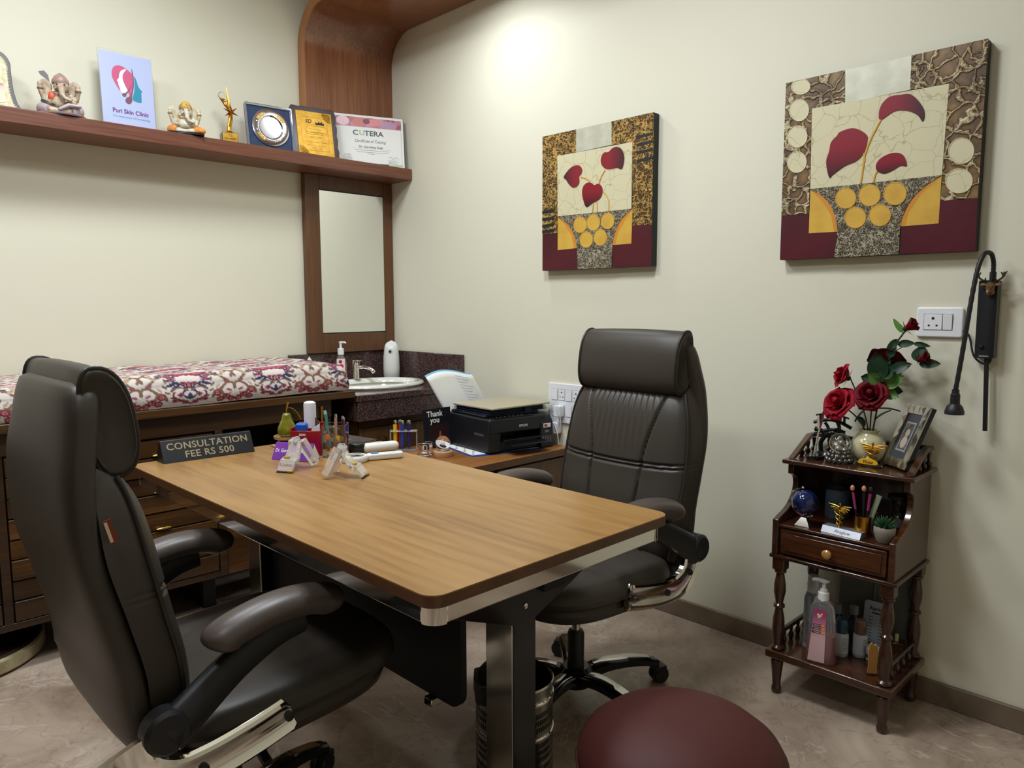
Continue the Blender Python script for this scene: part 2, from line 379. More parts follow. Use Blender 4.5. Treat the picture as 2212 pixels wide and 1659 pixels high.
def build_chair(label):
    t = thing('office_chair', label, 'chair', group='brown leather executive chairs')
    # ---- outer back shell
    mb = MB(); rs = []
    zs = [0.355+(1.105-0.355)*i/40 for i in range(41)]
    for z in zs:
        xr, w = interp(SHELL, z); d = 0.036
        if z < 0.40: d = 0.05
        rs.append(superring(xr+d, 0, z, w, d, 44, 3.4))
    rs.append(superring(interp(SHELL, 1.105)[0]+0.036, 0, 1.113, 0.165, 0.022, 44, 3)); rs.insert(0, superring(-0.06, 0, 0.352, 0.12, 0.03, 44, 3))
    mb.rings(rs).build('back_shell', LEATHER, t, smooth=60)
    # ---- back cushion with seams and pleats (local: u across, v up)
    FR = [(0.44, -0.150, 0.215), (0.52, -0.142, 0.236), (0.60, -0.150, 0.246), (0.70, -0.172, 0.250), (0.80, -0.190, 0.246), (0.88, -0.208, 0.234), (0.93, -0.226, 0.218), (0.97, -0.250, 0.200)]
    def dip(d, w): return math.exp(-(d/w)**2)
    NU, NV = 120, 190; vs = []; fs = []
    for j in range(NV+1):
        v = j/NV; z = 0.44+0.53*v; xf, w = interp(FR, z); xr = interp(SHELL, z)[0]+0.055
        for i in range(NU+1):
            u = 2*i/NU-1; y = w*u
            e = (1-min(1, abs(u))**10)**(1/2.4); ev = (1-abs(2*v-1)**14)**(1/2.4) if abs(2*v-1) < 1 else 0
            x = xr+(xf-xr)*e*ev
            # horizontal double seam
            s = 0.008*(dip(z-0.735-0.010*u*u, 0.0035)+dip(z-0.723-0.010*u*u, 0.0035))
            # curved vertical seams
            if z > 0.73: us = 0.40+0.30*((z-0.73)/0.22)**1.6
            else: us = 0.40-0.04*((0.73-z)/0.2)
            s += 0.011*dip((abs(u)-us)*w, 0.0045)
            if z > 0.73 and abs(u) < us:
                k = (z-0.73)/0.22; s -= 0.0030*math.sin(u*62)*min(1.2, k)**1.2*(1-(abs(u)/us)**6)
            s -= 0.004*math.cos(u*3.0)
            vs.append((x-s*e*ev, y, z))
    for j in range(NV):
        for i in range(NU):
            q = j*(NU+1)+i; fs.append((q, q+1, q+NU+2, q+NU+1))
    mb = MB(); mb.add(vs, fs)
    bc = mb.build('back_cushion', LEATHER, t, smooth=70)
    pth = []
    for z in [0.46+0.49*i/24 for i in range(25)]:
        xf, w = interp(FR, z); xr = interp(SHELL, z)[0]+0.055; pth.append((xr+(xf-xr)*0.66, w*0.965, z))
    for s in (1, -1): MB().tube([(x, s*y, z) for x, y, z in pth], 0.0045, 8).build('piping', LEATHERD, bc)
    # ---- headrest roll
    mb = MB(); rs = []; n = 36; prof = []
    for j in range(n):
        a_ = 2*PI*j/n; c, s = math.cos(a_), math.sin(a_)
        rx = 0.048 if c > 0 else 0.034
        prof.append((rx*math.copysign(abs(c)**0.85, c), 0.096*math.copysign(abs(s)**0.8, s)))
    for y, k in ((-0.192, 0.80), (-0.197, 0.90), (-0.194, 0.97), (-0.187, 1.0), (-0.10, 1.03), (0, 1.04), (0.10, 1.03), (0.187, 1.0), (0.194, 0.97), (0.197, 0.90), (0.192, 0.80)):
        rs.append([(-0.268+px*k-0.14*pz*k, y, 1.043+pz*k) for px, pz in prof])
    hr = mb.rings(rs).build('headrest', LEATHER, t, smooth=60)
    for s in (1, -1):
        MB().tube([(-0.268+px-0.14*pz, s*0.1905, 1.043+pz) for px, pz in prof+prof[:1]], 0.0042, 8, cap=False).build('piping', LEATHERD, hr)
    # ---- seat
    def seatfn(u, v):
        s = -0.006*dip(abs(v)-0.52-0.06*u, 0.018)
        s -= 0.005*(dip(u-0.25+0.1*v*v, 0.012)+dip(u-0.29+0.1*v*v, 0.012))
        if abs(v) < 0.5 and u > -0.9: s += 0.0022*math.sin(v*40)*dip(u-0.18, 0.10)
        return s-0.012*u*u*0+0.010*(abs(v)**3)
    mb = MB().pillow(0.285, 0.270, 0.052, 0.42, 44, 44, 5, 2.4, seatfn, 0.7, T(0.065, 0, 0.440, 0, math.radians(-3)))
    st = mb.build('seat_cushion', LEATHER, t, smooth=70)
    ringp = []
    for j in range(60):
        a_ = 2*PI*j/60; c, s = math.cos(a_), math.sin(a_)
        ringp.append((0.065+0.278*math.copysign(abs(c)**0.68, c), 0.263*math.copysign(abs(s)**0.68, s), 0.440+0.052*0.278*math.copysign(abs(c)**0.68, c)))
    MB().tube(ringp+ringp[:1], 0.0045, 6, cap=False).build('piping', LEATHERD, st)
    MB().pillow(0.272, 0.256, 0.050, 0.42, 24, 24, 5, 2.6, None, 0.85, T(0.055, 0, 0.400, 0, math.radians(-3))).build('seat_base', LEATHER, t, smooth=70)
    # ---- arms
    for s in (1, -1):
        y = s*0.262
        pth = bez([(-0.125, y, 0.612), (-0.107, y, 0.633), (-0.060, y, 0.648), (0.0, y, 0.657), (0.060, y, 0.655), (0.104, y, 0.643), (0.126, y, 0.624)], 5)
        k = len(pth)
        rad = [0.042*min(1, (0.30+math.sin(PI*min(1, (i+1.0)/k*6)/2)*0.7), (0.25+0.75*math.sin(PI*min(1, (k-i)/k*5)/2))) for i in range(k)]
        MB().tube(pth, rad, 18, flat=((0, 0, 1), 0.72)).build('armrest_pad', ARMLEATHER, t, smooth=60)
        pth = bez([(0.05, y, 0.618), (-0.01, y, 0.608), (-0.09, y*0.99, 0.570), (-0.175, y*1.03, 0.520), (-0.225, y*1.05, 0.490)], 5)
        k = len(pth); rad = [0.029+0.013*(i/k) for i in range(k)]
        sp = MB().tube(pth, rad, 14, flat=((0, 1, 0), 0.62)).build('arm_support', BLACKP, t, smooth=60)
        MB().lathe([(0.001, -0.022), (0.034, -0.022), (0.041, -0.015), (0.041, 0.015), (0.034, 0.022), (0.001, 0.022)], 24, T(-0.226, y*1.05, 0.502, PI/2)).build('pivot', BLACKP, sp)
        # ---- chrome bracket
        yb = s*0.270
        cl = bez([(0.075, 0, 0.434), (0.0, 0, 0.416), (-0.09, 0, 0.402), (-0.160, 0, 0.404), (-0.212, 0, 0.434), (-0.236, 0, 0.490)], 6)
        wd_ = [0.036+0.010*min(1, max(0, (i/len(cl)-0.5)*2)) for i in range(len(cl))]
        rs = []
        for i, p in enumerate(cl):
            tg = (cl[min(i+1, len(cl)-1)]-cl[max(i-1, 0)]).normalized(); nn = Vector((-tg.z, 0, tg.x)); w_ = wd_[i]
            if i == 0: w_ *= 0.7
            pf = [(-1, -0.006), (-0.97, 0.006), (-0.8, 0.010), (-0.55, 0.007), (-0.15, 0.006), (0.15, 0.006), (0.5, 0.008), (0.75, 0.013), (0.97, 0.006), (1, -0.006)]
            rs.append([(p.x+nn.x*w_*q, yb+s*d, p.z+nn.z*w_*q) for q, d in pf])
        if s > 0: rs = [r[::-1] for r in rs]
        br = MB().rings(rs).build('bracket', CHROME, t, smooth=40)
        for q in (1, 13, 24):
            p = cl[q]; MB().lathe([(0.001, 0.004), (0.009, 0.003), (0.010, -0.004)], 14, T(p.x, yb+s*0.008, p.z, -s*PI/2)).build('bolt', BLACKP, br)
    # ---- mechanism, column, base
    mech = MB().box(-0.10, 0.10, -0.085, 0.085, 0.335, 0.362).box(-0.07, 0.07, -0.05, 0.05, 0.295, 0.336).build('tilt_mechanism', BLACKP, t, bevel=0.01)
    MB().tube(bez([(0.00, -0.05, 0.330), (0.00, -0.13, 0.318), (0.00, -0.190, 0.296)], 4), [0.006]*5+[0.011]*4, 10).build('lever', BLACKP, mech)
    MB().lathe([(0.001, 0.012), (0.017, 0.010), (0.019, 0.0), (0.019, -0.02)], 18, T(0.03, -0.062, 0.300, PI/2)).build('tension_knob', CHROME, mech)
    MB().lathe([(0.014, 0.20), (0.014, 0.31)], 18).build('gas_piston', STEEL, t)
    MB().lathe([(0.026, 0.09), (0.026, 0.215), (0.022, 0.225), (0.010, 0.226)], 22).build('column_cover', BLACKP, t)
    hub = MB().lathe([(0.034, 0.045), (0.050, 0.055), (0.052, 0.100), (0.040, 0.112), (0.002, 0.112)], 26).build('base_hub', BLACKG, t)
    for k in range(5):
        A = math.radians(t_base+72*k); M = Matrix.Rotation(A, 4, 'Z')
        cl = [Vector(p) for p in ((0.03, 0, 0.098), (0.10, 0, 0.110), (0.18, 0, 0.106), (0.25, 0, 0.092), (0.292, 0, 0.078))]
        cl = bez(cl, 4); rs = []
        for i, p in enumerate(cl):
            f = i/(len(cl)-1); w_ = 0.030-0.011*f; h = 0.030-0.010*f
            rs.append([(p.x, -w_, p.z-h), (p.x, w_, p.z-h), (p.x, w_, p.z-0.006), (p.x, w_*0.72, p.z), (p.x, -w_*0.72, p.z), (p.x, -w_, p.z-0.006)])
        lg = MB().rings(rs, M=M).build('base_leg', BLACKG, t, smooth=40)
        rs2 = []
        for i, p in enumerate(cl[2:-3]):
            f = i/(len(cl)-6); w_ = 0.021-0.007*f
            rs2.append([(p.x, -w_, p.z+0.0005), (p.x, w_, p.z+0.0005), (p.x, w_*0.8, p.z+0.0035), (p.x, -w_*0.8, p.z+0.0035)])
        MB().rings(rs2, M=M).build('chrome_inlay', STEEL, lg, smooth=40)
        ca = Matrix.Rotation(A+1.1*k, 4, 'Z'); ex = Vector((math.cos(A)*0.292, math.sin(A)*0.292, 0))
        mb = MB()
        for s in (-1, 1): mb.lathe([(0.004, -0.009), (0.024, -0.009), (0.027, -0.005), (0.027, 0.005), (0.024, 0.009), (0.004, 0.009)], 22, Matrix.Translation(ex) @ ca @ T(0.010, s*0.013, 0.027, PI/2))
        mb.lathe([(0.007, 0.03), (0.007, 0.075)], 10, Matrix.Translation(ex))
        mb.box(-0.012, 0.026, -0.022, 0.022, 0.043, 0.058, Matrix.Translation(ex) @ ca)
        mb.build('caster', BLACKP, lg)
    return t
t_base = 159
ch_r = build_chair('brown leather executive chair behind the desk, facing the viewer, against the right wall')
ch_r.location = (-0.765, -2.012, 0); ch_r.rotation_euler = (0, 0, PI-math.radians(2))
ch_l = copy_tree(ch_r)
for c in ch_r.children:
    if c.name.startswith('bracket') and c.data.vertices[0].co.y > 0: c.location.x += 0.020
ch_l['label'] = 'brown leather visitor chair in the left foreground, seen from behind and the side'
ch_l.location = (-1.785, -1.850, 0); ch_l.rotation_euler = (0, 0, 0)
for c in ch_l.children:
    if c.name.split('.')[0] not in ('base_hub', 'base_leg', 'column_cover'): c.location.z -= 0.024
    if c.name.startswith('bracket'): c.location.x += -0.060 if c.data.vertices[0].co.y < 0 else 0.045
tg = MB().box(-0.003, 0.010, -0.001, 0.001, -0.021, 0.021).build('maker_tag', mat('tag_orange', srgb(120, 52, 24), 0.7), ch_l, (-0.292, -0.2555, 0.845), (0, math.radians(-14), 0), label='small rust orange fabric tag in the seam')
MB().box(-0.002, 0.003, -0.0016, -0.0010, -0.018, 0.018).build('tag_print', mat('tag_cream', srgb(214, 196, 170), 0.7), tg)

# ================================================================== ROUND STOOL
STOOLM = mat('burgundy_vinyl', srgb(72, 32, 28), 0.60, spec=0.28, bump=(260, 0.12, 0.0006))
st = thing('round_stool', 'low round stool with padded burgundy vinyl seat in the foreground', 'stool', (-1.354, -2.756, 0.0))
MB().lathe([(0.002, 0.500), (0.05, 0.498), (0.10, 0.489), (0.145, 0.470), (0.172, 0.448), (0.183, 0.428), (0.184, 0.408), (0.177, 0.390), (0.150, 0.380), (0.002, 0.380)], 64).build('seat_cushion', STOOLM, st, smooth=60)
mb = MB(); ringp = [(0.1845*math.cos(2*PI*j/60)*(1+0.006*math.sin(j*7.3)), 0.1845*math.sin(2*PI*j/60)*(1+0.006*math.sin(j*5.1)), 0.405+0.002*math.sin(j*4.0)) for j in range(61)]
mb.tube(ringp, 0.004, 6, cap=False).build('piping', STOOLM, st)
MB().lathe([(0.028, 0.06), (0.028, 0.26), (0.02, 0.262), (0.02, 0.372), (0.09, 0.374), (0.09, 0.380)], 24).build('column', CHROME, st)
for k in range(5):
    A = 2*PI*k/5+0.3
    lg = MB().tube([(0.02*math.cos(A), 0.02*math.sin(A), 0.085), (0.20*math.cos(A), 0.20*math.sin(A), 0.062)], [0.02, 0.013], 10).build('base_leg', CHROME, st)
    MB().lathe([(0.004, -0.012), (0.025, -0.012), (0.025, 0.012), (0.004, 0.012)], 18, T(0.20*math.cos(A), 0.20*math.sin(A), 0.025, PI/2, 0, A)).build('caster', BLACKP, lg)

# ================================================================== WASTE BIN
def bin_material():
    m = mat('brushed_bin', (0.50, 0.49, 0.45), 0.22, 1.0); return m
bn = thing('waste_bin', 'round perforated steel waste bin under the desk end', 'bin', (-1.178, -2.158, 0))
r = 0.098
MB().lathe([(r-0.004, 0.012), (r, 0.008), (r, 0.278), (r+0.003, 0.282), (r, 0.286), (r-0.004, 0.282), (r-0.004, 0.016), (0.002, 0.014)], 56, cap0=False, cap1=False).build('bin_body', bin_material(), bn, smooth=40)
for z in (0.246, 0.155): MB().lathe([(r, z-0.004), (r+0.0025, z-0.002), (r+0.0025, z+0.002), (r, z+0.004)], 56, cap0=False, cap1=False).build('band_ridge', CHROME, bn)
MB().lathe([(r+0.003, 0.0), (r+0.004, 0.012), (r, 0.02), (0.002, 0.008)], 40).build('base_ring', BLACKP, bn)
# perforation slots, two belts
mb = MB()
for belt in (0.178, 0.100, 0.040):
    for j in range(90):
        for q in range(3):
            a_ = 2*PI*(j+0.33*q)/90; z0 = belt+q*0.018-0.004
            p0 = Vector((math.cos(a_)*(r+0.0006), math.sin(a_)*(r+0.0006), z0)); a2 = a_+0.028
            p1 = Vector((math.cos(a2)*(r+0.0006), math.sin(a2)*(r+0.0006), z0+0.013))
            tn = Vector((-math.sin(a_), math.cos(a_), 0))*0.0016
            mb.add([p0-tn, p0+tn, p1+tn, p1-tn], [(0, 1, 2, 3)])
o = mb.build('perforations', BLACKM, bn, smooth=0); o['kind'] = 'stuff'
bag = MB(); rs = []
for z, k in ((0.05, 0.93), (0.20, 0.945), (0.284, 0.95), (0.290, 1.0), (0.288, 1.05), (0.262, 1.06), (0.240, 1.055)):
    rs.append([(r*k*(1+0.018*math.sin(j*1.7+z*40)+0.012*math.sin(j*0.9))*math.cos(2*PI*j/48), r*k*(1+0.018*math.sin(j*1.7+z*40))*math.sin(2*PI*j/48), z+0.006*math.sin(j*0.8)) for j in range(10, 34)])
bag.rings(rs, False, False, False).build('bin_liner', BLACKP, bn, smooth=60)

# ================================================================== PAINTINGS
def relief_mat(name, scale, dark, mid, light, edge=0.10, metal=0.0, rough=0.4, bumpd=0.004, dist=0.25):
    m = bpy.data.materials.new(name); m.use_nodes = True; nt = m.node_tree; b = nt.nodes['Principled BSDF']
    b.inputs['Roughness'].default_value = rough; b.inputs['Metallic'].default_value = metal
    tc = _n(nt, 'ShaderNodeTexCoord'); ns = _n(nt, 'ShaderNodeTexNoise'); ns.inputs['Scale'].default_value = scale*0.8; ns.inputs['Detail'].default_value = 4
    nt.links.new(tc.outputs['Object'], ns.inputs['Vector'])
    ad = _n(nt, 'ShaderNodeMix', data_type='VECTOR'); ad.inputs[0].default_value = dist*0.25
    nt.links.new(tc.outputs['Object'], ad.inputs[4]); nt.links.new(ns.outputs['Color'], ad.inputs[5])
    vo = _n(nt, 'ShaderNodeTexVoronoi', feature='DISTANCE_TO_EDGE'); vo.inputs['Scale'].default_value = scale; vo.inputs['Randomness'].default_value = 1.0
    nt.links.new(ad.outputs[1], vo.inputs['Vector'])
    r = _n(nt, 'ShaderNodeValToRGB'); e = r.color_ramp; e.elements.new(0.5); e.elements.new(0.6)
    for k, (p, c) in enumerate(((0.0, light), (edge*0.55, light), (edge, dark), (0.42, mid))): e.elements[k].position = p; e.elements[k].color = (*c, 1)
    nt.links.new(vo.outputs['Distance'], r.inputs[0])
    n2 = _n(nt, 'ShaderNodeTexNoise'); n2.inputs['Scale'].default_value = scale*0.5; n2.inputs['Detail'].default_value = 6
    nt.links.new(tc.outputs['Object'], n2.inputs['Vector'])
    mx = _n(nt, 'ShaderNodeMix', data_type='RGBA', blend_type='MULTIPLY'); mx.inputs[0].default_value = 0.8
    r2 = _n(nt, 'ShaderNodeValToRGB'); r2.color_ramp.elements[0].position = 0.33; r2.color_ramp.elements[0].color = (0.30, 0.27, 0.25, 1); r2.color_ramp.elements[1].position = 0.6
    nt.links.new(n2.outputs['Fac'], r2.inputs[0]); nt.links.new(r.outputs[0], mx.inputs[6]); nt.links.new(r2.outputs[0], mx.inputs[7])
    nt.links.new(mx.outputs[2], b.inputs['Base Color'])
    r3 = _n(nt, 'ShaderNodeValToRGB'); r3.color_ramp.elements[0].color = (1, 1, 1, 1); r3.color_ramp.elements[1].position = edge*1.5; r3.color_ramp.elements[1].color = (0, 0, 0, 1)
    nt.links.new(vo.outputs['Distance'], r3.inputs[0])
    bp = _n(nt, 'ShaderNodeBump'); bp.inputs['Strength'].default_value = 1.0; bp.inputs['Distance'].default_value = bumpd
    nt.links.new(r3.outputs[0], bp.inputs['Height']); nt.links.new(bp.outputs[0], b.inputs['Normal'])
    return m
def grad_mat(name, lo, hi, ax=1, p0=0.1, p1=0.7, rough=0.35, coat=0.2):
    m = bpy.data.materials.new(name); m.use_nodes = True; nt = m.node_tree; b = nt.nodes['Principled BSDF']; b.inputs['Roughness'].default_value = rough; b.inputs['Coat Weight'].default_value = coat
    tc = _n(nt, 'ShaderNodeTexCoord'); sp = _n(nt, 'ShaderNodeSeparateXYZ'); nt.links.new(tc.outputs['Generated'], sp.inputs[0])
    r = _n(nt, 'ShaderNodeValToRGB'); e = r.color_ramp.elements; e[0].position = p0; e[1].position = p1; e[0].color = (*lo, 1); e[1].color = (*hi, 1)
    nt.links.new(sp.outputs[ax], r.inputs[0]); nt.links.new(r.outputs[0], b.inputs['Base Color'])
    return m
CREAMP = mat('crackle_cream', srgb(204, 196, 158), 0.5)
def crackle():
    nt = CREAMP.node_tree; b = nt.nodes['Principled BSDF']; tc = _n(nt, 'ShaderNodeTexCoord')
    ns = _n(nt, 'ShaderNodeTexNoise'); ns.inputs['Scale'].default_value = 12; ns.inputs['Detail'].default_value = 4; nt.links.new(tc.outputs['Object'], ns.inputs['Vector'])
    ad = _n(nt, 'ShaderNodeMix', data_type='VECTOR'); ad.inputs[0].default_value = 0.06; nt.links.new(tc.outputs['Object'], ad.inputs[4]); nt.links.new(ns.outputs['Color'], ad.inputs[5])
    vo = _n(nt, 'ShaderNodeTexVoronoi', feature='DISTANCE_TO_EDGE'); vo.inputs['Scale'].default_value = 17; nt.links.new(ad.outputs[1], vo.inputs['Vector'])
    r = _n(nt, 'ShaderNodeValToRGB'); e = r.color_ramp.elements; e[0].position = 0.0; e[0].color = (*srgb(176, 164, 124), 1); e[1].position = 0.022; e[1].color = (*srgb(208, 200, 164), 1)
    nt.links.new(vo.outputs['Distance'], r.inputs[0]); nt.links.new(r.outputs[0], b.inputs['Base Color'])
crackle()
MAROON = mat('maroon_paint', srgb(84, 16, 28), 0.4, noise=(5, srgb(66, 12, 24), 3))
SILVERL = mat('silver_leaf', srgb(206, 204, 186), 0.35, 0.25, noise=(20, srgb(190, 188, 168), 3))
YELP = mat('gold_yellow_paint', srgb(214, 172, 70), 0.42, noise=(18, srgb(200, 156, 60), 3))
ORGP = mat('orange_shade_paint', srgb(206, 136, 46), 0.45)
GOLDP = mat('gold_line_paint', srgb(206, 160, 66), 0.4)
EDGEP = mat('canvas_edge', srgb(26, 34, 32), 0.6)
LEAFR = grad_mat('leaf_red_paint', srgb(48, 8, 24), srgb(132, 8, 30), 1, 0.0, 0.6)
LEAFX = grad_mat('leaf_red_paint_across', srgb(48, 8, 24), srgb(132, 8, 30), 0, 0.0, 0.65)
LEAFXR = grad_mat('leaf_red_paint_across_back', srgb(132, 8, 30), srgb(48, 8, 24), 0, 0.35, 1.0)
WEBB = relief_mat('brown_web_relief', 24, srgb(92, 64, 34), srgb(146, 114, 68), srgb(196, 180, 140), 0.085, 0.0, 0.4, 0.004)
WEBG = relief_mat('gold_web_relief', 44, srgb(54, 34, 16), srgb(112, 78, 32), srgb(206, 162, 78), 0.15, 0.1, 0.35, 0.003, 0.35)
WEBV = relief_mat('silver_brown_relief', 56, srgb(58, 46, 30), srgb(112, 94, 66), srgb(206, 196, 166), 0.14, 0.0, 0.4, 0.003, 0.4)
BARM = mat('dark_bar_paint', srgb(22, 28, 28), 0.5)
def homog(src):
    dst = [(0, 1), (1, 1), (1, 0), (0, 0)]; A = []; bb = []
    for (x, y), (u, v) in zip(src, dst):
        A += [[x, y, 1, 0, 0, 0, -u*x, -u*y], [0, 0, 0, x, y, 1, -v*x, -v*y]]; bb += [u, v]
    h = np.linalg.solve(np.array(A), np.array(bb)); Hm = np.append(h, 1).reshape(3, 3)
    def f(p):
        q = Hm @ np.array([p[0], p[1], 1.0]); return (float(q[0]/q[2]), float(q[1]/q[2]))
    return f
WALLM = Matrix(((0, 0, -1, 0), (-1, 0, 0, 0), (0, 1, 0, 0), (0, 0, 0, 1)))
def wall_thing(name, label, cat, y, z, x=0.0, group=None):
    o = thing(name, label, cat, (x, y, z), 0, group); o.rotation_euler = WALLM.to_euler(); return o
def painting(label, yl, zb, S, quad, D):
    """local frame: X right, Y up, Z out of the wall"""
    t = wall_thing('canvas_painting', label, 'painting', yl, zb, -0.002, 'flower vase canvases')
    H = homog(quad); th = 0.034
    cv = lambda p: tuple(min(1, max(0, c))*S for c in H(p))
    MB().box(0, S, 0, S, 0, th).build('canvas', EDGEP, t, bevel=0.002)
    def patch(nm, pts, m, h0, h1, smoothn=0, lab=None):
        q = [cv(p) for p in pts]
        if smoothn: q = bez2(q, smoothn)
        ar = sum(q[i][0]*q[(i+1) % len(q)][1]-q[(i+1) % len(q)][0]*q[i][1] for i in range(len(q)))
        if ar < 0: q = q[::-1]
        return MB().prism(q, th+h0, th+h1).build(nm, m, t, smooth=0, label=lab)
    def oval(nm, c, rx, ry, m, h0, h1):
        pts = [(c[0]+rx*math.cos(2*PI*i/28), c[1]+ry*math.sin(2*PI*i/28)) for i in range(28)]
        return patch(nm, pts, m, h0, h1)
    def ring(c, rx, ry, m, h):
        pth = [cv((c[0]+rx*math.cos(2*PI*i/28), c[1]+ry*math.sin(2*PI*i/28))) for i in range(29)]
        MB().tube([(x, y, th+h) for x, y in pth], 0.0016, 6, cap=False).build('ridge', m, t)
    def line(pts, w, h=0.0034):
        q = bez([(*cv(p), th+h) for p in pts], 6)
        MB().tube(q, w, 6, flat=((0, 0, 1), 0.5)).build('flower_stem', GOLDP, t)
    D(patch, oval, ring, line, quad)
    return t
def P_big(patch, oval, ring, line, q):
    TL, TR, BR, BL = q
    patch('relief_panel', [TL, (530, 260), (530, 485), (308, 522), (290, 1228), (105, 1242)], WEBB, 0, 0.002)
    patch('relief_panel', [(972, 168), TR, (1420, 1130), (1172, 1148), (1222, 362), (963, 402)], WEBB, 0, 0.002)
    patch('silver_panel', [(530, 260), (972, 168), (963, 402), (530, 485)], SILVERL, 0, 0.0012)
    patch('maroon_panel', [(105, 1242), (290, 1228), (290, 1360), (480, 1352), (462, 1528), BL], MAROON, 0, 0.001)
    patch('maroon_panel', [(1172, 1148), (1420, 1130), BR, (898, 1506), (915, 1318), (1160, 1300)], MAROON, 0, 0.001)
    patch('cream_panel', [(310, 520), (1222, 364), (1180, 978), (300, 1062)], CREAMP, 0, 0.0024)
    patch('yellow_panel', [(300, 1064), (478, 1110), (480, 1352), (290, 1362)], YELP, 0, 0.0014)
    patch('yellow_panel', [(1178, 978), (1160, 1300), (915, 1318), (930, 1080)], YELP, 0, 0.0014)
    patch('orange_shade', [(300, 1066), (380, 1066), (490, 1170), (490, 1352), (462, 1352), (440, 1240), (390, 1160)], ORGP, 0, 0.0017)
    patch('orange_shade', [(1178, 980), (1080, 990), (905, 1170), (905, 1318), (935, 1317), (960, 1220), (1040, 1100)], ORGP, 0, 0.0017)
    L = bez([(298, 1064, 0), (380, 1110, 0), (440, 1180, 0), (478, 1290, 0), (482, 1380, 0), (462, 1528, 0)], 5)
    Rr = bez([(898, 1506, 0), (905, 1330, 0), (925, 1240, 0), (985, 1130, 0), (1080, 1040, 0), (1178, 976, 0)], 5)
    patch('vase', [(p.x, p.y) for p in L]+[(p.x, p.y) for p in Rr], WEBV, 0, 0.0034)
    for c, r in (((540, 1127), 65), ((700, 1108), 68), ((870, 1098), 72), ((605, 1258), 67), ((770, 1243), 68)): oval('gold_disc', c, r, r, YELP, 0, 0.0042); ring(c, r*1.05, r*1.05, GOLDP, 0.0036)
    for c, rx, ry in (((235, 372), 60, 50), ((225, 530), 62, 70), ((213, 708), 63, 70), ((210, 880), 62, 68), ((1308, 815), 80, 82), ((1295, 1016), 85, 78)):
        oval('cream_disc', c, rx, ry, CREAMP, 0, 0.003); ring(c, rx*1.04, ry*1.04, CREAMP, 0.0028)
    line([(640, 1025), (655, 920), (668, 830), (710, 720), (772, 600)], 0.0032)
    line([(652, 815), (664, 850), (666, 880)], 0.0026); line([(726, 1018), (735, 975), (750, 945)], 0.003)
    patch('red_leaf', [(428, 985), (408, 885), (428, 810), (440, 750), (480, 705), (500, 680), (580, 655), (640, 672), (680, 705), (682, 740), (668, 800), (640, 848), (600, 880), (540, 905), (480, 945), (450, 968)], LEAFR, 0, 0.0048, 4)
    patch('red_leaf', [(770, 602), (760, 550), (780, 495), (830, 448), (905, 435), (965, 432), (1015, 470), (1055, 530), (1062, 580), (1048, 615), (1015, 572), (945, 542), (860, 545)], LEAFXR, 0, 0.0048, 4)
    patch('red_leaf', [(750, 945), (742, 905), (770, 862), (830, 830), (890, 824), (930, 850), (946, 912), (905, 910), (850, 942), (795, 962)], LEAFR, 0, 0.0048, 4)
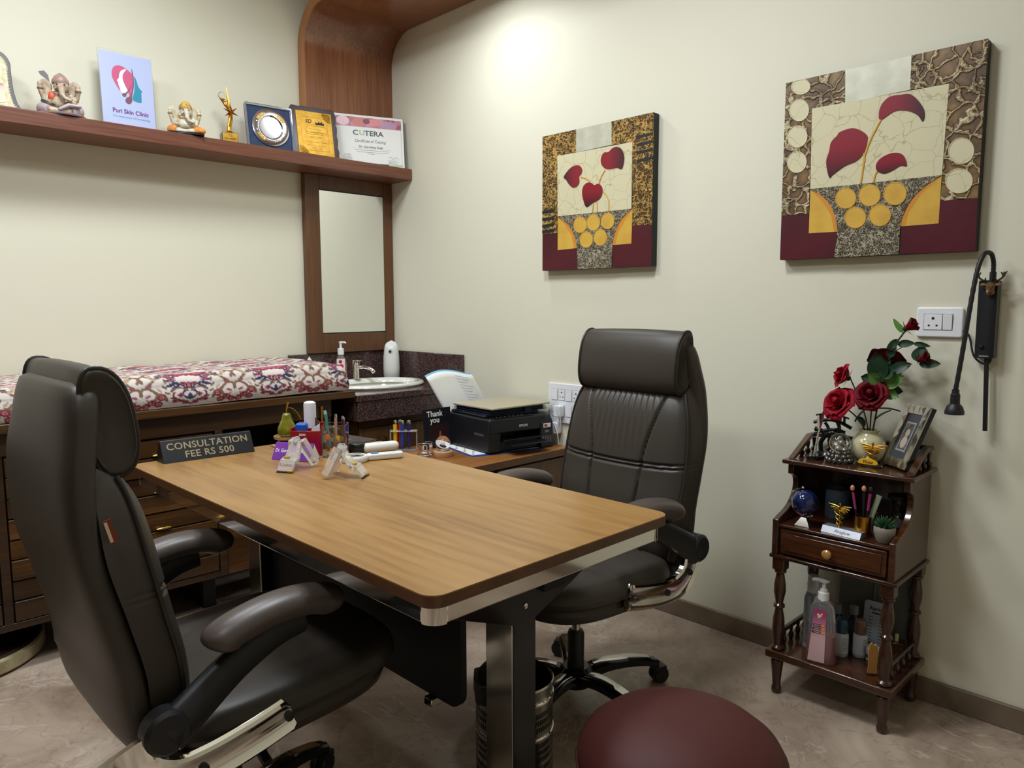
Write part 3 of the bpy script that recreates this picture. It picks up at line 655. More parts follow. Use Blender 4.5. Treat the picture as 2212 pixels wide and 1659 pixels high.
def P_small(patch, oval, ring, line, q):
    TL, TR, BR, BL = q
    patch('relief_panel', [TL, (385, 247), (385, 458), (215, 495), (222, 1205), (80, 1218)], WEBG, 0, 0.002)
    patch('relief_panel', [(708, 170), TR, (1080, 1110), (905, 1125), (900, 355), (712, 384)], WEBG, 0, 0.002)
    patch('silver_panel', [(385, 247), (708, 170), (712, 384), (385, 458)], SILVERL, 0, 0.0012)
    patch('maroon_panel', [(80, 1218), (222, 1205), (222, 1365), (400, 1342), (408, 1537), BL], MAROON, 0, 0.001)
    patch('maroon_panel', [(905, 1125), (1080, 1110), BR, (718, 1518), (728, 1307), (895, 1290)], MAROON, 0, 0.001)
    patch('cream_panel', [(215, 495), (900, 355), (895, 970), (222, 1052)], CREAMP, 0, 0.0024)
    patch('yellow_panel', [(222, 1060), (395, 1100), (400, 1342), (222, 1365)], YELP, 0, 0.0014)
    patch('yellow_panel', [(905, 970), (895, 1290), (728, 1307), (740, 1060)], YELP, 0, 0.0014)
    patch('orange_shade', [(222, 1062), (300, 1060), (405, 1180), (405, 1342), (375, 1345), (350, 1230), (290, 1130)], ORGP, 0, 0.0017)
    patch('orange_shade', [(903, 972), (840, 985), (728, 1160), (725, 1307), (750, 1305), (775, 1190), (840, 1070)], ORGP, 0, 0.0017)
    L = bez([(222, 1056, 0), (310, 1120, 0), (370, 1210, 0), (396, 1310, 0), (404, 1400, 0), (408, 1537, 0)], 5)
    Rr = bez([(718, 1518, 0), (725, 1340, 0), (735, 1240, 0), (775, 1120, 0), (830, 1040, 0), (900, 968, 0)], 5)
    patch('vase', [(p.x, p.y) for p in L]+[(p.x, p.y) for p in Rr], WEBV, 0, 0.0034)
    for c in ((430, 1127), (552, 1103), (682, 1087), (487, 1262), (617, 1240)): oval('gold_disc', c, 56, 70, YELP, 0, 0.0042); ring(c, 59, 73, GOLDP, 0.0036)
    for k in range(4):
        y = (300, 372, 444, 520)[k]; patch('dark_bar', [(938, y), (1088, y-38), (1087, y-12), (938, y+26)], BARM, 0, 0.003)
        y = (1000, 1066, 1128, 1180)[k]; patch('dark_bar', [(80, y+6), (190, y-12), (190, y+14), (80, y+32)], BARM, 0, 0.003)
    for s in ([(540, 1012), (545, 970), (552, 925)], [(585, 1005), (586, 960), (580, 912)], [(690, 990), (690, 910), (670, 850), (638, 818)], [(600, 742), (620, 680), (655, 618)], [(432, 684), (480, 698), (520, 728)]): line(s, 0.0028)
    patch('red_leaf', [(278, 688), (325, 618), (372, 584), (420, 580), (445, 615), (438, 655), (418, 682), (420, 735), (398, 772), (362, 783), (325, 752), (300, 712)], LEAFX, 0, 0.0048, 4)
    patch('red_leaf', [(807, 605), (826, 540), (826, 480), (800, 420), (755, 403), (715, 422), (685, 452), (645, 458), (618, 510), (624, 568), (660, 604), (710, 606), (760, 594)], LEAFXR, 0, 0.0048, 4)
    patch('red_leaf', [(485, 960), (455, 880), (447, 820), (462, 765), (500, 735), (535, 740), (558, 758), (595, 745), (628, 775), (630, 840), (600, 890), (540, 925)], LEAFR, 0, 0.0048, 4)
painting('square flower vase canvas with gold relief and heart-shaped red leaves, near the corner', -1.191, 1.368, 0.571, [(78, 318), (1092, 80), (1078, 1490), (82, 1560)], P_small)
painting('square flower vase canvas with brown relief and cream discs, above the side table', -2.277, 1.367, 0.571, [(135, 347), (1478, 68), (1405, 1487), (95, 1543)], P_big)

# ================================================================== SWITCH PLATE, WALL LAMP
PLATEW = mat('white_switch_plastic', (0.80, 0.80, 0.82), 0.3)
PLATEG = mat('switch_gap_grey', (0.20, 0.20, 0.21), 0.6)
sp = wall_thing('switch_plate', 'white wall plate with one round-pin socket and one switch', 'socket', -2.698, 1.121)
MB().prism(rrect(0, 0.125, 0, 0.089, 0.008), 0, 0.010).build('plate', PLATEW, sp, bevel=0.004)
MB().box(0.0205, 0.0715, 0.021, 0.069, 0.009, 0.0104).build('socket_gap', PLATEG, sp)
so = MB().box(0.022, 0.070, 0.0225, 0.0675, 0.010, 0.0118).build('socket', PLATEW, sp, bevel=0.001)
for x, y, r_ in ((0.046, 0.056, 0.0042), (0.0355, 0.035, 0.0030), (0.0565, 0.035, 0.0030)):
    MB().lathe([(0.0005, 0.0003), (r_, 0.0003), (r_, 0)], 14, T(x, y, 0.0117)).build('pin_hole', BLACKM, so)
MB().box(0.0715, 0.0985, 0.021, 0.069, 0.009, 0.0104).build('switch_gap', PLATEG, sp)
MB().add([(0.073, 0.0225, 0.010), (0.097, 0.0225, 0.010), (0.097, 0.0675, 0.010), (0.073, 0.0675, 0.010), (0.073, 0.0225, 0.0122), (0.097, 0.0225, 0.0122), (0.097, 0.0675, 0.0155), (0.073, 0.0675, 0.0155)], [(3, 2, 1, 0), (4, 5, 6, 7), (0, 1, 5, 4), (1, 2, 6, 5), (2, 3, 7, 6), (3, 0, 4, 7)]).build('rocker', PLATEW, sp, bevel=0.001)

wl = wall_thing('gooseneck_lamp', 'black gooseneck examination lamp mounted on the right wall', 'lamp', -2.861, 1.067)
GRAYM = mat('dark_grey_metal', (0.09, 0.095, 0.095), 0.4, 0.3)
MB().box(0, 0.048, 0, 0.218, 0.0, 0.034).build('lamp_box', GRAYM, wl, bevel=0.003)
MB().box(0.001, 0.047, 0.001, 0.217, 0.034, 0.036).build('front_cover', mat('black_cover', (0.006, 0.006, 0.007), 0.55), wl)
MB().lathe([(0.001, 0.006), (0.005, 0.005), (0.006, 0)], 14, T(0.017, 0.033, 0.036)).build('switch_knob', BLACKP, wl)
MB().box(0.012, 0.036, 0.0045, 0.0075, 0.036, 0.0366).build('rating_label', mat('label_grey', (0.35, 0.35, 0.35), 0.6), wl)
MB().tube([(0.0325, 0.215, 0.030), (0.0325, 0.240, 0.030)], 0.0085, 14).build('collar', BLACKP, wl)
gp = bez([(0.0325, 0.238, 0.030), (0.0325, 0.268, 0.034), (0.029, 0.290, 0.050), (0.019, 0.289, 0.072), (0.010, 0.255, 0.088), (0.003, 0.190, 0.098), (-0.004, 0.10, 0.106), (-0.012, 0.0, 0.112), (-0.020, -0.085, 0.116)], 7)
mb = MB(); k = len(gp)
rad = [0.0066 if i % 2 else 0.0058 for i in range(k)]
gn = mb.tube(gp, rad, 12).build('gooseneck', BLACKP, wl)
hd = MB().lathe([(0.001, 0.0), (0.009, 0.0), (0.010, -0.012), (0.012, -0.014), (0.0125, -0.040), (0.020, -0.048), (0.0245, -0.062), (0.0245, -0.070), (0.022, -0.070), (0.019, -0.056), (0.001, -0.050)], 28, T(-0.020, -0.085, 0.116, -PI/2, 0, 0)).build('lamp_head', BLACKP, wl)
MB().tube([(0.028, 0.0, 0.020), (0.036, -0.207, 0.022)], 0.0062, 12).build('hanging_rod', BLACKP, wl)
MB().tube(bez([(0.0375, 0.001, 0.018), (0.036, -0.012, 0.022), (0.020, -0.016, 0.024), (-0.004, 0.006, 0.022), (-0.018, 0.055, 0.014), (-0.030, 0.072, 0.010), (-0.038, 0.074, 0.006)], 6), 0.0028, 8).build('power_cord', BLACKP, wl)
dh = wall_thing('deer_ornament', 'small brown deer head ornament with antlers on the lamp box', 'ornament', -2.893, 1.262, -0.038)
DEER = mat('deer_fur', srgb(150, 118, 74), 0.7, noise=(120, srgb(96, 66, 40), 3)); ANT = mat('antler_dark', srgb(52, 40, 28), 0.6)
mb = MB(); mb.ell((0, 0.004, 0.012), (0.011, 0.014, 0.013)); mb.ell((-0.001, -0.006, 0.022), (0.006, 0.007, 0.013)); mb.ell((0, -0.010, 0.006), (0.011, 0.010, 0.008))
mb.build('deer_head', DEER, dh, smooth=60)
for s in (-1, 1):
    MB().ell((s*0.017, 0.010, 0.008), (0.009, 0.0045, 0.003), 10, 6).build('ear', DEER, dh)
    MB().ell((s*0.0085, 0.004, 0.021), 0.0018, 8, 6).build('eye', BLACKG, dh)
    an = MB().tube(bez([(s*0.006, 0.015, 0.008), (s*0.018, 0.022, 0.010), (s*0.028, 0.030, 0.012), (s*0.033, 0.044, 0.012)], 4), [0.0025]*9+[0.0035]*4, 8)
    for q, e in (((s*0.030, 0.035, 0.012), (s*0.038, 0.046, 0.013)), ((s*0.030, 0.034, 0.012), (s*0.024, 0.044, 0.013)), ((s*0.014, 0.020, 0.010), (s*0.011, 0.028, 0.016))): an.tube([q, e], [0.003, 0.0015], 8)
    an.build('antler', ANT, dh)
MB().ell((-0.001, -0.009, 0.034), (0.003, 0.0025, 0.002), 8, 6).build('nose', mat('deer_nose', srgb(210, 180, 130), 0.5), dh)

# ---- large socket board by the printer
sb = wall_thing('socket_board', 'large white switchboard with plugged-in adapters behind the printer', 'socket', -1.203, 0.700)
MB().prism(rrect(0, 0.250, 0, 0.176, 0.008), 0, 0.011).build('plate', PLATEW, sb, bevel=0.003)
def module(x, y, kind):
    MB().box(x-0.0005, x+0.0365, y-0.0005, y+0.0505, 0.0106, 0.0114).build('module_gap', PLATEG, sb)
    m_ = MB().box(x+0.001, x+0.035, y+0.001, y+0.049, 0.011, 0.0135 if kind == 's' else 0.0122).build('switch_module' if kind == 's' else 'socket_module', PLATEW, sb, bevel=0.001)
    if kind == 'p':
        for dx, dy, r_ in ((0.018, 0.036, 0.0038), (0.0095, 0.016, 0.0028), (0.0265, 0.016, 0.0028)): MB().lathe([(0.0005, 0.0003), (r_, 0.0003), (r_, 0)], 12, T(x+dx, y+dy, 0.0122)).build('pin_hole', BLACKM, m_)
for i, kd in enumerate('spsps'): module(0.022+0.041*i, 0.100, kd)
for i, kd in enumerate('ppsps'): module(0.022+0.041*i, 0.030, kd)
for i, (lx, ly, lab) in enumerate(((0.062, 0.030, 'white plug adapter in the lower row of the switchboard'), (0.040, -0.060, 'white hanging charger below the switchboard'))):
    ad = wall_thing('plug_adapter', lab, 'adapter', -1.203-lx, 0.700+ly+(0.0 if i == 0 else 0.012), -0.013 if i == 0 else -0.004, 'white adapters at the switchboard')
    MB().prism(rrect(0, 0.036, 0, 0.052, 0.008), 0, 0.034).build('adapter_body', PLATEW, ad, bevel=0.004)
    MB().tube(bez([(0.018, 0.05, 0.03), (0.034, 0.055, 0.05), (0.050, 0.010, 0.045), (0.045, -0.045, 0.03)], 6), 0.0022, 8).build('cable', PLATEW, ad)

# ================================================================== MIRROR
MIRW = wood('mirror_frame_veneer', (srgb(74, 46, 26), srgb(94, 60, 34), srgb(110, 72, 42)), axis=2, scale=10, stretch=26, rough=0.4, fine=0.6)
mr = thing('framed_mirror', 'tall rectangular mirror in a wide brown veneer frame above the basin', 'mirror', (-0.26, 0, 0.975))
mx0, mx1 = -0.268, 0.2575; zt_ = 0.8985
ix0, ix1, iz0, iz1 = -0.187, 0.203, 0.098, 0.830
MB().box(mx0, ix0, -0.036, -0.001, 0, zt_).build('frame_stile', MIRW, mr, bevel=0.002)
MB().box(ix1, mx1, -0.036, -0.001, 0, zt_).build('frame_stile', MIRW, mr, bevel=0.002)
MB().box(ix0, ix1, -0.036, -0.001, 0, iz0).build('frame_rail', MIRW, mr, bevel=0.002)
MB().box(ix0, ix1, -0.036, -0.001, iz1, zt_).build('frame_rail', MIRW, mr, bevel=0.002)
MB().box(ix0, ix1, -0.030, -0.026, iz0, iz1).build('mirror_glass', mat('mirror_silver', (0.90, 0.92, 0.90), 0.01, 1.0), mr)
for a_ in ((ix0, ix1, iz0, iz0+0.006), (ix0, ix1, iz1-0.006, iz1)): MB().box(a_[0], a_[1], -0.032, -0.030, a_[2], a_[3]).build('bead', BLACKP, mr)

# ================================================================== SHELF
SHELFW = wood('shelf_veneer', (srgb(88, 50, 36), srgb(110, 66, 48), srgb(124, 78, 56)), axis=0, scale=10, stretch=26, rough=0.35, fine=0.6)
ZS = 1.931
MB_ = MB().box(-1.6, 1.6, -0.1095, 0.1095, -0.057, 0)
shelf = MB_.build('display_shelf', SHELFW, None, (-1.602, -0.1105, ZS), bevel=0.003)
tag(shelf, 'long brown veneer shelf along the back wall above the mirror', 'shelf')

# ================================================================== THINGS ON THE SHELF
GOLD = mat('polished_gold', srgb(214, 156, 62), 0.18, 1.0)
GOLDS = mat('gold_plate', srgb(196, 152, 58), 0.42, 0.65, noise=(40, srgb(176, 132, 44), 2))
SILVER = mat('polished_silver', (0.80, 0.80, 0.82), 0.12, 1.0)
CLEAR = mat('clear_acrylic', (1, 1, 1), 0.02, trans=1.0, ior=1.47)
PAPER = mat('white_paper', srgb(232, 232, 226), 0.6)
INK = mat('black_ink', (0.015, 0.015, 0.02), 0.6)
FRONTM = Matrix(((1, 0, 0, 0), (0, 0, -1, 0), (0, 1, 0, 0), (0, 0, 0, 1)))   # X right, Y up, Z toward the room (-y)
def front_thing(name, label, cat, x, y, z, rz=0.0, lean=0.0, group=None):
    o = thing(name, label, cat, (x, y, z), 0, group)
    o.rotation_euler = (Matrix.Rotation(rz, 4, 'Z') @ FRONTM @ Matrix.Rotation(-lean, 4, 'X')).to_euler(); return o
def small_print(parent, rows, m, z, name='small_print', h=0.0016):
    mb = MB()
    for x0, x1, y in rows:
        x = x0
        while x < x1:
            w = rnd.uniform(0.003, 0.009); mb.box(x, min(x+w, x1), y, y+h, z, z+0.0002); x += w+0.0018
    return mb.build(name, m, parent, smooth=0)

# -- cut-off shield plaque at the left edge
pl = front_thing('award_plaque', 'tall dark wooden shield plaque with cream embossed panel, at the left edge of the shelf', 'plaque', -1.800, -0.10, ZS+0.001, 0, 0.12)
DARKW = mat('dark_plaque_wood', srgb(58, 50, 56), 0.35)
outl = bez2([(-0.075, 0.0), (0.075, 0.0), (0.060, 0.035), (0.050, 0.090), (0.048, 0.155), (0.047, 0.188), (0.030, 0.216), (0.0, 0.224), (-0.030, 0.216), (-0.047, 0.188), (-0.048, 0.155), (-0.050, 0.085), (-0.060, 0.035)], 5)
MB().prism(outl, 0, 0.012).build('backboard', DARKW, pl, bevel=0.002)
inn = [(x*0.72, 0.006+y*0.88) for x, y in outl]
MB().prism(inn, 0.012, 0.018).build('embossed_panel', mat('embossed_cream', srgb(214, 208, 180), 0.4, noise=(70, srgb(190, 178, 130), 3), bump=(90, 0.6, 0.003)), pl, bevel=0.002)
mb = MB()
for i in range(0, len(inn)): mb.ell((inn[i][0], inn[i][1], 0.0185), 0.0022, 6, 4)
mb.build('beading', mat('bead_cream', srgb(220, 206, 150), 0.4), pl)
MB().prism(rrect(-0.022, 0.022, 0.03, 0.10, 0.012), 0.018, 0.020).build('picture_inlay', grad_mat('orange_inlay', srgb(224, 176, 60), srgb(150, 60, 24), 1, 0.0, 0.9), pl)

# -- clinic sign
sg = front_thing('clinic_sign', 'pale blue acrylic sign with two-profile logo and clinic name', 'sign', -1.350, -0.105, ZS+0.001, 0, 0.06)
w_, h_ = 0.100, 0.305
MB().box(-w_-0.003, w_+0.003, 0, h_+0.008, 0, 0.003).build('acrylic_sheet', mat('acrylic_sheet', (0.95, 0.97, 1.0), 0.05, trans=0.9), sg, smooth=0)
MB().box(-w_, w_, 0.002, h_, 0.0032, 0.0038).build('printed_panel', mat('pale_blue_print', srgb(178, 188, 222), 0.35), sg, smooth=0)
def logo(pts, m, nm, z=0.0040, k=4, cl=True):
    q = [((x-700)/1020*0.196, (1500-y)/1130*0.262+0.014) for x, y in pts]
    q = bez2(q, k) if k else q
    ar = sum(q[i][0]*q[(i+1) % len(q)][1]-q[(i+1) % len(q)][0]*q[i][1] for i in range(len(q)))
    if ar < 0: q = q[::-1]
    return MB().prism(q, z, z+0.0003).build(nm, m, sg, smooth=0)
ROSE = mat('print_rose', srgb(196, 84, 122), 0.4); TEAL = mat('print_teal', srgb(40, 136, 164), 0.4); PLUM = mat('print_plum', srgb(120, 76, 92), 0.4); PURP = mat('print_purple', srgb(112, 40, 122), 0.4)
PBL = mat('print_white', srgb(222, 226, 240), 0.4)
logo([(565, 905), (480, 800), (415, 680), (410, 590), (450, 500), (540, 455), (650, 465), (770, 530), (835, 585), (832, 720), (790, 860), (740, 960), (700, 890), (640, 900)], ROSE, 'logo_hair')
logo([(700, 500), (610, 525), (555, 600), (545, 660), (502, 715), (520, 745), (525, 790), (548, 850), (560, 900), (640, 925), (706, 885), (650, 770), (618, 680), (630, 590)], PBL, 'logo_profile', 0.0042)
logo([(848, 590), (890, 650), (915, 745), (955, 800), (992, 835), (965, 875), (975, 905), (965, 940), (970, 965), (955, 1035), (880, 1035), (780, 1000), (830, 860), (850, 720)], TEAL, 'logo_profile', 0.0042, 3)
logo([(808, 460), (826, 520), (838, 640), (832, 760), (800, 880), (775, 960), (772, 1040), (720, 1090), (660, 1080), (640, 1040), (668, 990), (716, 965), (752, 930), (795, 820), (820, 660), (808, 540)], PLUM, 'logo_strand', 0.0044, 4)
logo([(785, 730), (740, 840), (670, 930), (655, 970), (610, 978), (582, 950), (605, 920), (655, 905), (735, 820)], PLUM, 'logo_strand', 0.0046, 4)
text('Puri Skin Clinic', 0.0245, PURP, sg, (0.006, 0.075, 0.0041), bold=0.0005, sx=0.92)
text('Two Generations Of Dermatology', 0.0118, mat('print_teal_grey', srgb(96, 160, 176), 0.4), sg, (0.008, 0.053, 0.0041), sx=0.86)

# -- elephant-headed figurines
def remesh(o, v, it=6):
    r_ = o.modifiers.new('remesh', 'REMESH'); r_.mode = 'VOXEL'; r_.voxel_size = v; r_.use_smooth_shade = True
    s_ = o.modifiers.new('smooth', 'SMOOTH'); s_.factor = 0.5; s_.iterations = it
def figurine(label, x, y, rz, k, skin, robe, crown, base, wide):
    t = thing('elephant_figurine', label, 'figurine', (x, y, ZS), rz, 'elephant-headed figurines')
    S = lambda *a: tuple(c*k for c in a)
    # local: front = -y
    mb = MB()
    mb.ell(S(0, 0.004, 0.060), S(0.036, 0.030, 0.034)); mb.ell(S(0, -0.010, 0.048), S(0.030, 0.028, 0.026))            # torso, belly
    mb.ell(S(0.006, -0.008, 0.107), S(0.026, 0.024, 0.025))                                                           # head
    mb.tube([S(*p) for p in ((0.006, -0.026, 0.104), (0.010, -0.040, 0.090), (0.010, -0.046, 0.072), (0.018, -0.046, 0.060), (0.034, -0.044, 0.056), (0.042, -0.042, 0.062))], [c*k for c in (0.013, 0.011, 0.009, 0.0078, 0.007, 0.006)], 12)   # trunk
    for s in (-1, 1):
        mb.tube([S(s*0.030, 0.0, 0.080), S(s*0.054, -0.004, 0.064), S(s*0.060, -0.012, 0.090), S(s*0.060, -0.014, 0.104)], [c*k for c in (0.012, 0.010, 0.008, 0.009)], 10)  # raised arms
        mb.ell(S(s*0.060, -0.014, 0.112), S(0.009, 0.007, 0.010), 10, 8)
        mb.tube([S(s*0.032, -0.002, 0.074), S(s*0.046, -0.016, 0.050), S(s*0.026, -0.036, 0.046)], [c*k for c in (0.012, 0.010, 0.008)], 10)  # lower arms
        mb.tube([S(s*0.024, -0.006, 0.028), S(s*0.052, -0.022, 0.022), S(s*0.028, -0.044, 0.016), S(-s*0.006, -0.046, 0.014)], [c*k for c in (0.020, 0.018, 0.012, 0.009)], 12)  # folded legs
        mb.tube([S(s*0.012, -0.026, 0.098), S(s*0.018, -0.040, 0.090)], [0.003*k, 0.0015*k], 8)                          # tusks
    b_ = mb.build('body', skin, t, smooth=60); remesh(b_, 0.0022*k, 5)
    for s in (-1, 1):
        q = [(0, 0), (0.010, 0.020), (0.030, 0.026), (0.042, 0.012), (0.040, -0.012), (0.026, -0.026), (0.010, -0.022)]
        q = bez2([(s*(0.022+a), 0.106+b2) for a, b2 in q], 4)
        if s > 0: q = q
        MB().prism([(a*k, b2*k) for a, b2 in (q if s > 0 else q[::-1])], -0.003*k, 0.003*k, T(0, 0.0, 0, PI/2)).build('ear', skin, t, bevel=0.002*k)
        lg = MB(); lg.tube([S(s*0.020, 0.0, 0.026), S(s*0.056, -0.020, 0.022), S(s*0.034, -0.042, 0.016)], [c*k for c in (0.0235, 0.0215, 0.0150)], 14); lg.build('robe_leg', robe, t, smooth=60)
        MB().lathe([(0.0095*k, -0.003*k), (0.0112*k, 0), (0.0095*k, 0.003*k)], 14, T(s*0.060*k, -0.013*k, 0.096*k), cap0=False, cap1=False).build('bangle', crown, t)
        MB().ell(S(0.006+s*0.012, -0.030, 0.112), S(0.003, 0.002, 0.003), 8, 6).build('eye', INK, t)
    MB().lathe([(0.027*k, 0.0), (0.029*k, 0.006*k), (0.027*k, 0.016*k), (0.018*k, 0.030*k), (0.008*k, 0.038*k), (0.001*k, 0.042*k)], 20, T(0.004*k, -0.002*k, 0.117*k)).build('crown', crown, t)
    MB().lathe([(0.030*k, -0.003*k), (0.032*k, 0), (0.030*k, 0.004*k)], 20, T(0, -0.004*k, 0.086*k, 0.3, 0, 0, (1, 0.9, 1)), cap0=False, cap1=False).build('necklace', crown, t)
    base(t, k)
    return t
SK1 = mat('painted_clay', srgb(196, 180, 156), 0.5, noise=(60, srgb(150, 128, 106), 4)); SK2 = mat('glazed_white', srgb(214, 206, 186), 0.25, noise=(50, srgb(180, 168, 140), 3))
CRN = mat('crown_mixed', srgb(112, 116, 126), 0.4, noise=(70, srgb(178, 132, 104), 4)); CRY = mat('crown_yellow', srgb(222, 180, 70), 0.35, noise=(80, srgb(150, 110, 70), 3))
ROBE1 = mat('robe_lilac', srgb(182, 164, 168), 0.5); ROBE2 = mat('robe_orange', srgb(222, 140, 56), 0.28)
def base1(t, k):
    MB().lathe([(0.001, 0), (0.078*k, 0), (0.080*k, 0.004*k), (0.074*k, 0.009*k), (0.001, 0.010*k)], 30, T(0, -0.010*k, 0, 0, 0, 0, (1, 0.75, 1))).build('plinth', mat('plinth_rust', srgb(150, 96, 80), 0.4, noise=(60, srgb(90, 110, 120), 2)), t)
    MB().tube([(-0.072*k, 0.012*k, 0.022*k), (-0.040*k, 0.014*k, 0.022*k)], 0.014*k, 16).build('bolster', mat('bolster_blue', srgb(36, 120, 160), 0.3), t, bevel=0.003)
    MB().ell((-0.024*k, -0.016*k, 0.068*k), (0.013*k, 0.014*k, 0.020*k), 14, 10, ).build('shawl', mat('shawl_orange', srgb(206, 92, 64), 0.5), t)
    MB().box(-0.075*k, -0.030*k, -0.030*k, 0.010*k, 0.030*k, 0.036*k, T(0, 0, 0, 0, 0.3, 0.2)).build('cushion_flap', mat('flap_green', srgb(120, 150, 136), 0.5), t, bevel=0.003)
    MB().tube([(0.0, -0.050*k, 0.018*k), (0.030*k, -0.056*k, 0.034*k), (0.066*k, -0.040*k, 0.036*k)], [0.010*k, 0.013*k, 0.010*k], 12, flat=((0, 0, 1), 0.6)).build('lap_sash', ROBE1, t, smooth=60)
    MB().add([(-0.060*k, 0.010*k, 0.150*k), (-0.030*k, 0.010*k, 0.125*k), (-0.034*k, 0.010*k, 0.150*k), (-0.046*k, 0.010*k, 0.165*k), (-0.064*k, 0.010*k, 0.160*k), (-0.058*k, 0.015*k, 0.150*k), (-0.034*k, 0.016*k, 0.130*k)], [(0, 1, 2), (0, 2, 3), (0, 3, 4)]).build('lotus', mat('lotus_grey', srgb(120, 110, 118), 0.5), t)
def base2(t, k):
    MB().box(-0.078*k, 0.078*k, -0.068*k, 0.048*k, -0.002*k, 0.0045*k).box(-0.068*k, 0.068*k, -0.060*k, 0.040*k, 0.0045*k, 0.011*k).build('plinth', mat('plinth_black', srgb(28, 32, 40), 0.2), t, bevel=0.002)
    MB().ell((0.066*k, -0.030*k, 0.022*k), (0.020*k, 0.018*k, 0.014*k), 14, 10).build('bolster', ROBE2, t)
figurine('multicoloured clay elephant-headed figurine seated with raised hand and blue bolster', -1.612, -0.158, math.radians(-18), 1.03, SK1, ROBE1, CRN, base1, 1).location.z = ZS+0.001
figurine('white and orange glazed elephant-headed figurine on a black plinth', -1.146, -0.155, math.radians(-22), 0.93, SK2, ROBE2, CRY, base2, 1).location.z = ZS+0.003

# -- star trophy
tr = thing('star_trophy', 'slim golden star trophy with crystal ball on black and gold block', 'trophy', (-0.948, -0.135, ZS+0.001), math.radians(-14))
MB().box(-0.034, 0.034, -0.030, 0.030, 0, 0.048).build('trophy_block', mat('trophy_navy', srgb(40, 42, 58), 0.25), tr, bevel=0.002)
pt_ = MB().box(-0.032, 0.032, -0.0312, -0.0302, 0.002, 0.046).build('name_plate', GOLDS, tr)
text('STALWART', 0.0098, INK, pt_, (0.001, -0.0314, 0.020), (PI/2, 0, 0), ext=0.0002, bold=0.0002)
small_print(pt_, [], INK, 0)
MB().lathe([(0.0055, -0.0001), (0.0065, 0), (0.0055, 0.0001)], 16, T(0, -0.0313, 0.035, PI/2), cap0=False, cap1=False).build('crest_print', INK, pt_)
MB().lathe([(0.001, 0.048), (0.024, 0.048), (0.022, 0.052), (0.011, 0.060), (0.008, 0.075)], 24).build('flared_foot', GOLD, tr)
MB().tube(bez([(0.0, 0, 0.060), (0.004, 0, 0.085), (0.010, 0, 0.115), (0.008, 0, 0.150), (0.004, 0, 0.185), (-0.001, 0, 0.215), (-0.002, 0, 0.246)], 5), [0.009]*8+[0.0095]*8+[0.009, 0.008, 0.0075, 0.007, 0.0065, 0.006, 0.0055, 0.005, 0.0045, 0.004, 0.0034, 0.0028, 0.002, 0.0014, 0.0008], 12, flat=((0, 1, 0), 0.6)).build('figure_column', GOLD, tr, smooth=60)
MB().tube(bez([(0.004, 0, 0.155), (-0.012, 0, 0.172), (-0.026, 0, 0.192), (-0.040, 0, 0.205)], 5), [0.006]*6+[0.005]*5+[0.004, 0.003, 0.002, 0.0012, 0.0006], 10).build('branch', GOLD, tr, smooth=60)
MB().tube(bez([(0.003, 0, 0.195), (-0.010, 0, 0.188), (-0.018, 0, 0.184)], 5), 0.004, 10).build('branch', GOLD, tr, smooth=60)
star = []
for i in range(12):
    r_ = (0.036 if i % 2 == 0 else 0.010); a_ = PI/2+2*PI*i/12+0.12; star.append((0.010+r_*math.cos(a_), 0.140+r_*math.sin(a_)))
mb = MB(); mb.add([(x, -0.010, z) for x, z in star]+[(0.010, -0.017, 0.140), (0.010, -0.004, 0.140)], [(i, 12, (i+1) % 12) for i in range(12)]+[((i+1) % 12, 13, i) for i in range(12)])
mb.build('star', GOLD, tr, smooth=0)
MB().ell((-0.024, 0, 0.209), 0.0155, 20, 14).build('crystal_ball', CLEAR, tr, smooth=60)
MB().lathe([(0.005, -0.004), (0.008, 0.0), (0.009, 0.003)], 12, T(-0.020, 0, 0.191), cap1=False).build('ball_cup', GOLD, tr)

# -- silver plate award in navy case
sv = front_thing('silver_plate_award', 'navy presentation case holding a round embossed silver plate', 'award', -0.752, -0.135, ZS+0.001, math.radians(-6), 0.16)
MB().box(-0.108, 0.108, 0, 0.205, 0, 0.012).build('case_back', mat('case_maroon', srgb(70, 44, 56), 0.5), sv, bevel=0.002)
MB().box(-0.104, 0.104, 0.003, 0.202, 0.012, 0.0135).build('velvet_panel', mat('navy_velvet', srgb(24, 52, 92), 0.6, noise=(30, srgb(18, 40, 74), 2), sheen=0.3), sv)
for x0, x1, y0, y1 in ((-0.108, 0.108, 0.201, 0.206), (-0.108, 0.108, -0.001, 0.004), (-0.109, -0.104, 0, 0.205), (0.104, 0.109, 0, 0.205)): MB().box(x0, x1, y0, y1, 0.011, 0.026).build('case_rim', mat('clear_case', (0.9, 0.94, 1.0), 0.08, trans=0.85), sv)
MB().lathe([(0.001, 0.0030), (0.050, 0.0030), (0.0545, 0.0060), (0.058, 0.0085), (0.076, 0.0090), (0.086, 0.0070), (0.087, 0.004), (0.083, 0.0)], 56, T(0.004, 0.104, 0.0138)).build('silver_plate', SILVER, sv, smooth=22)
mb = MB()
for i in range(56):
    if i % 14 in (0, 1, 12, 13): continue
    a_ = 2*PI*i/56; mb.ell((0.004+0.067*math.cos(a_+0.03*math.sin(i)), 0.104+0.067*math.sin(a_), 0.0228), (0.0035+0.0015*math.sin(i*2.3), 0.0035+0.0015*math.cos(i*1.7), 0.0022), 8, 5)
mb.build('embossed_rim', SILVER, sv, smooth=60)['kind'] = 'stuff'
for a_ in (0.75, 2.35, 3.9):
    mb = MB(); pts = [(0.004+r_*math.cos(a_+d), 0.104+r_*math.sin(a_+d)) for r_, ds in ((0.060, (-0.32, -0.16, 0, 0.16, 0.32)), (0.076, (0.32, 0.16, 0, -0.16, -0.32))) for d in ds]
    mb.prism(pts[::-1], 0.0226, 0.0236); mb.build('gilt_panel', GOLDS, sv, bevel=0.001)

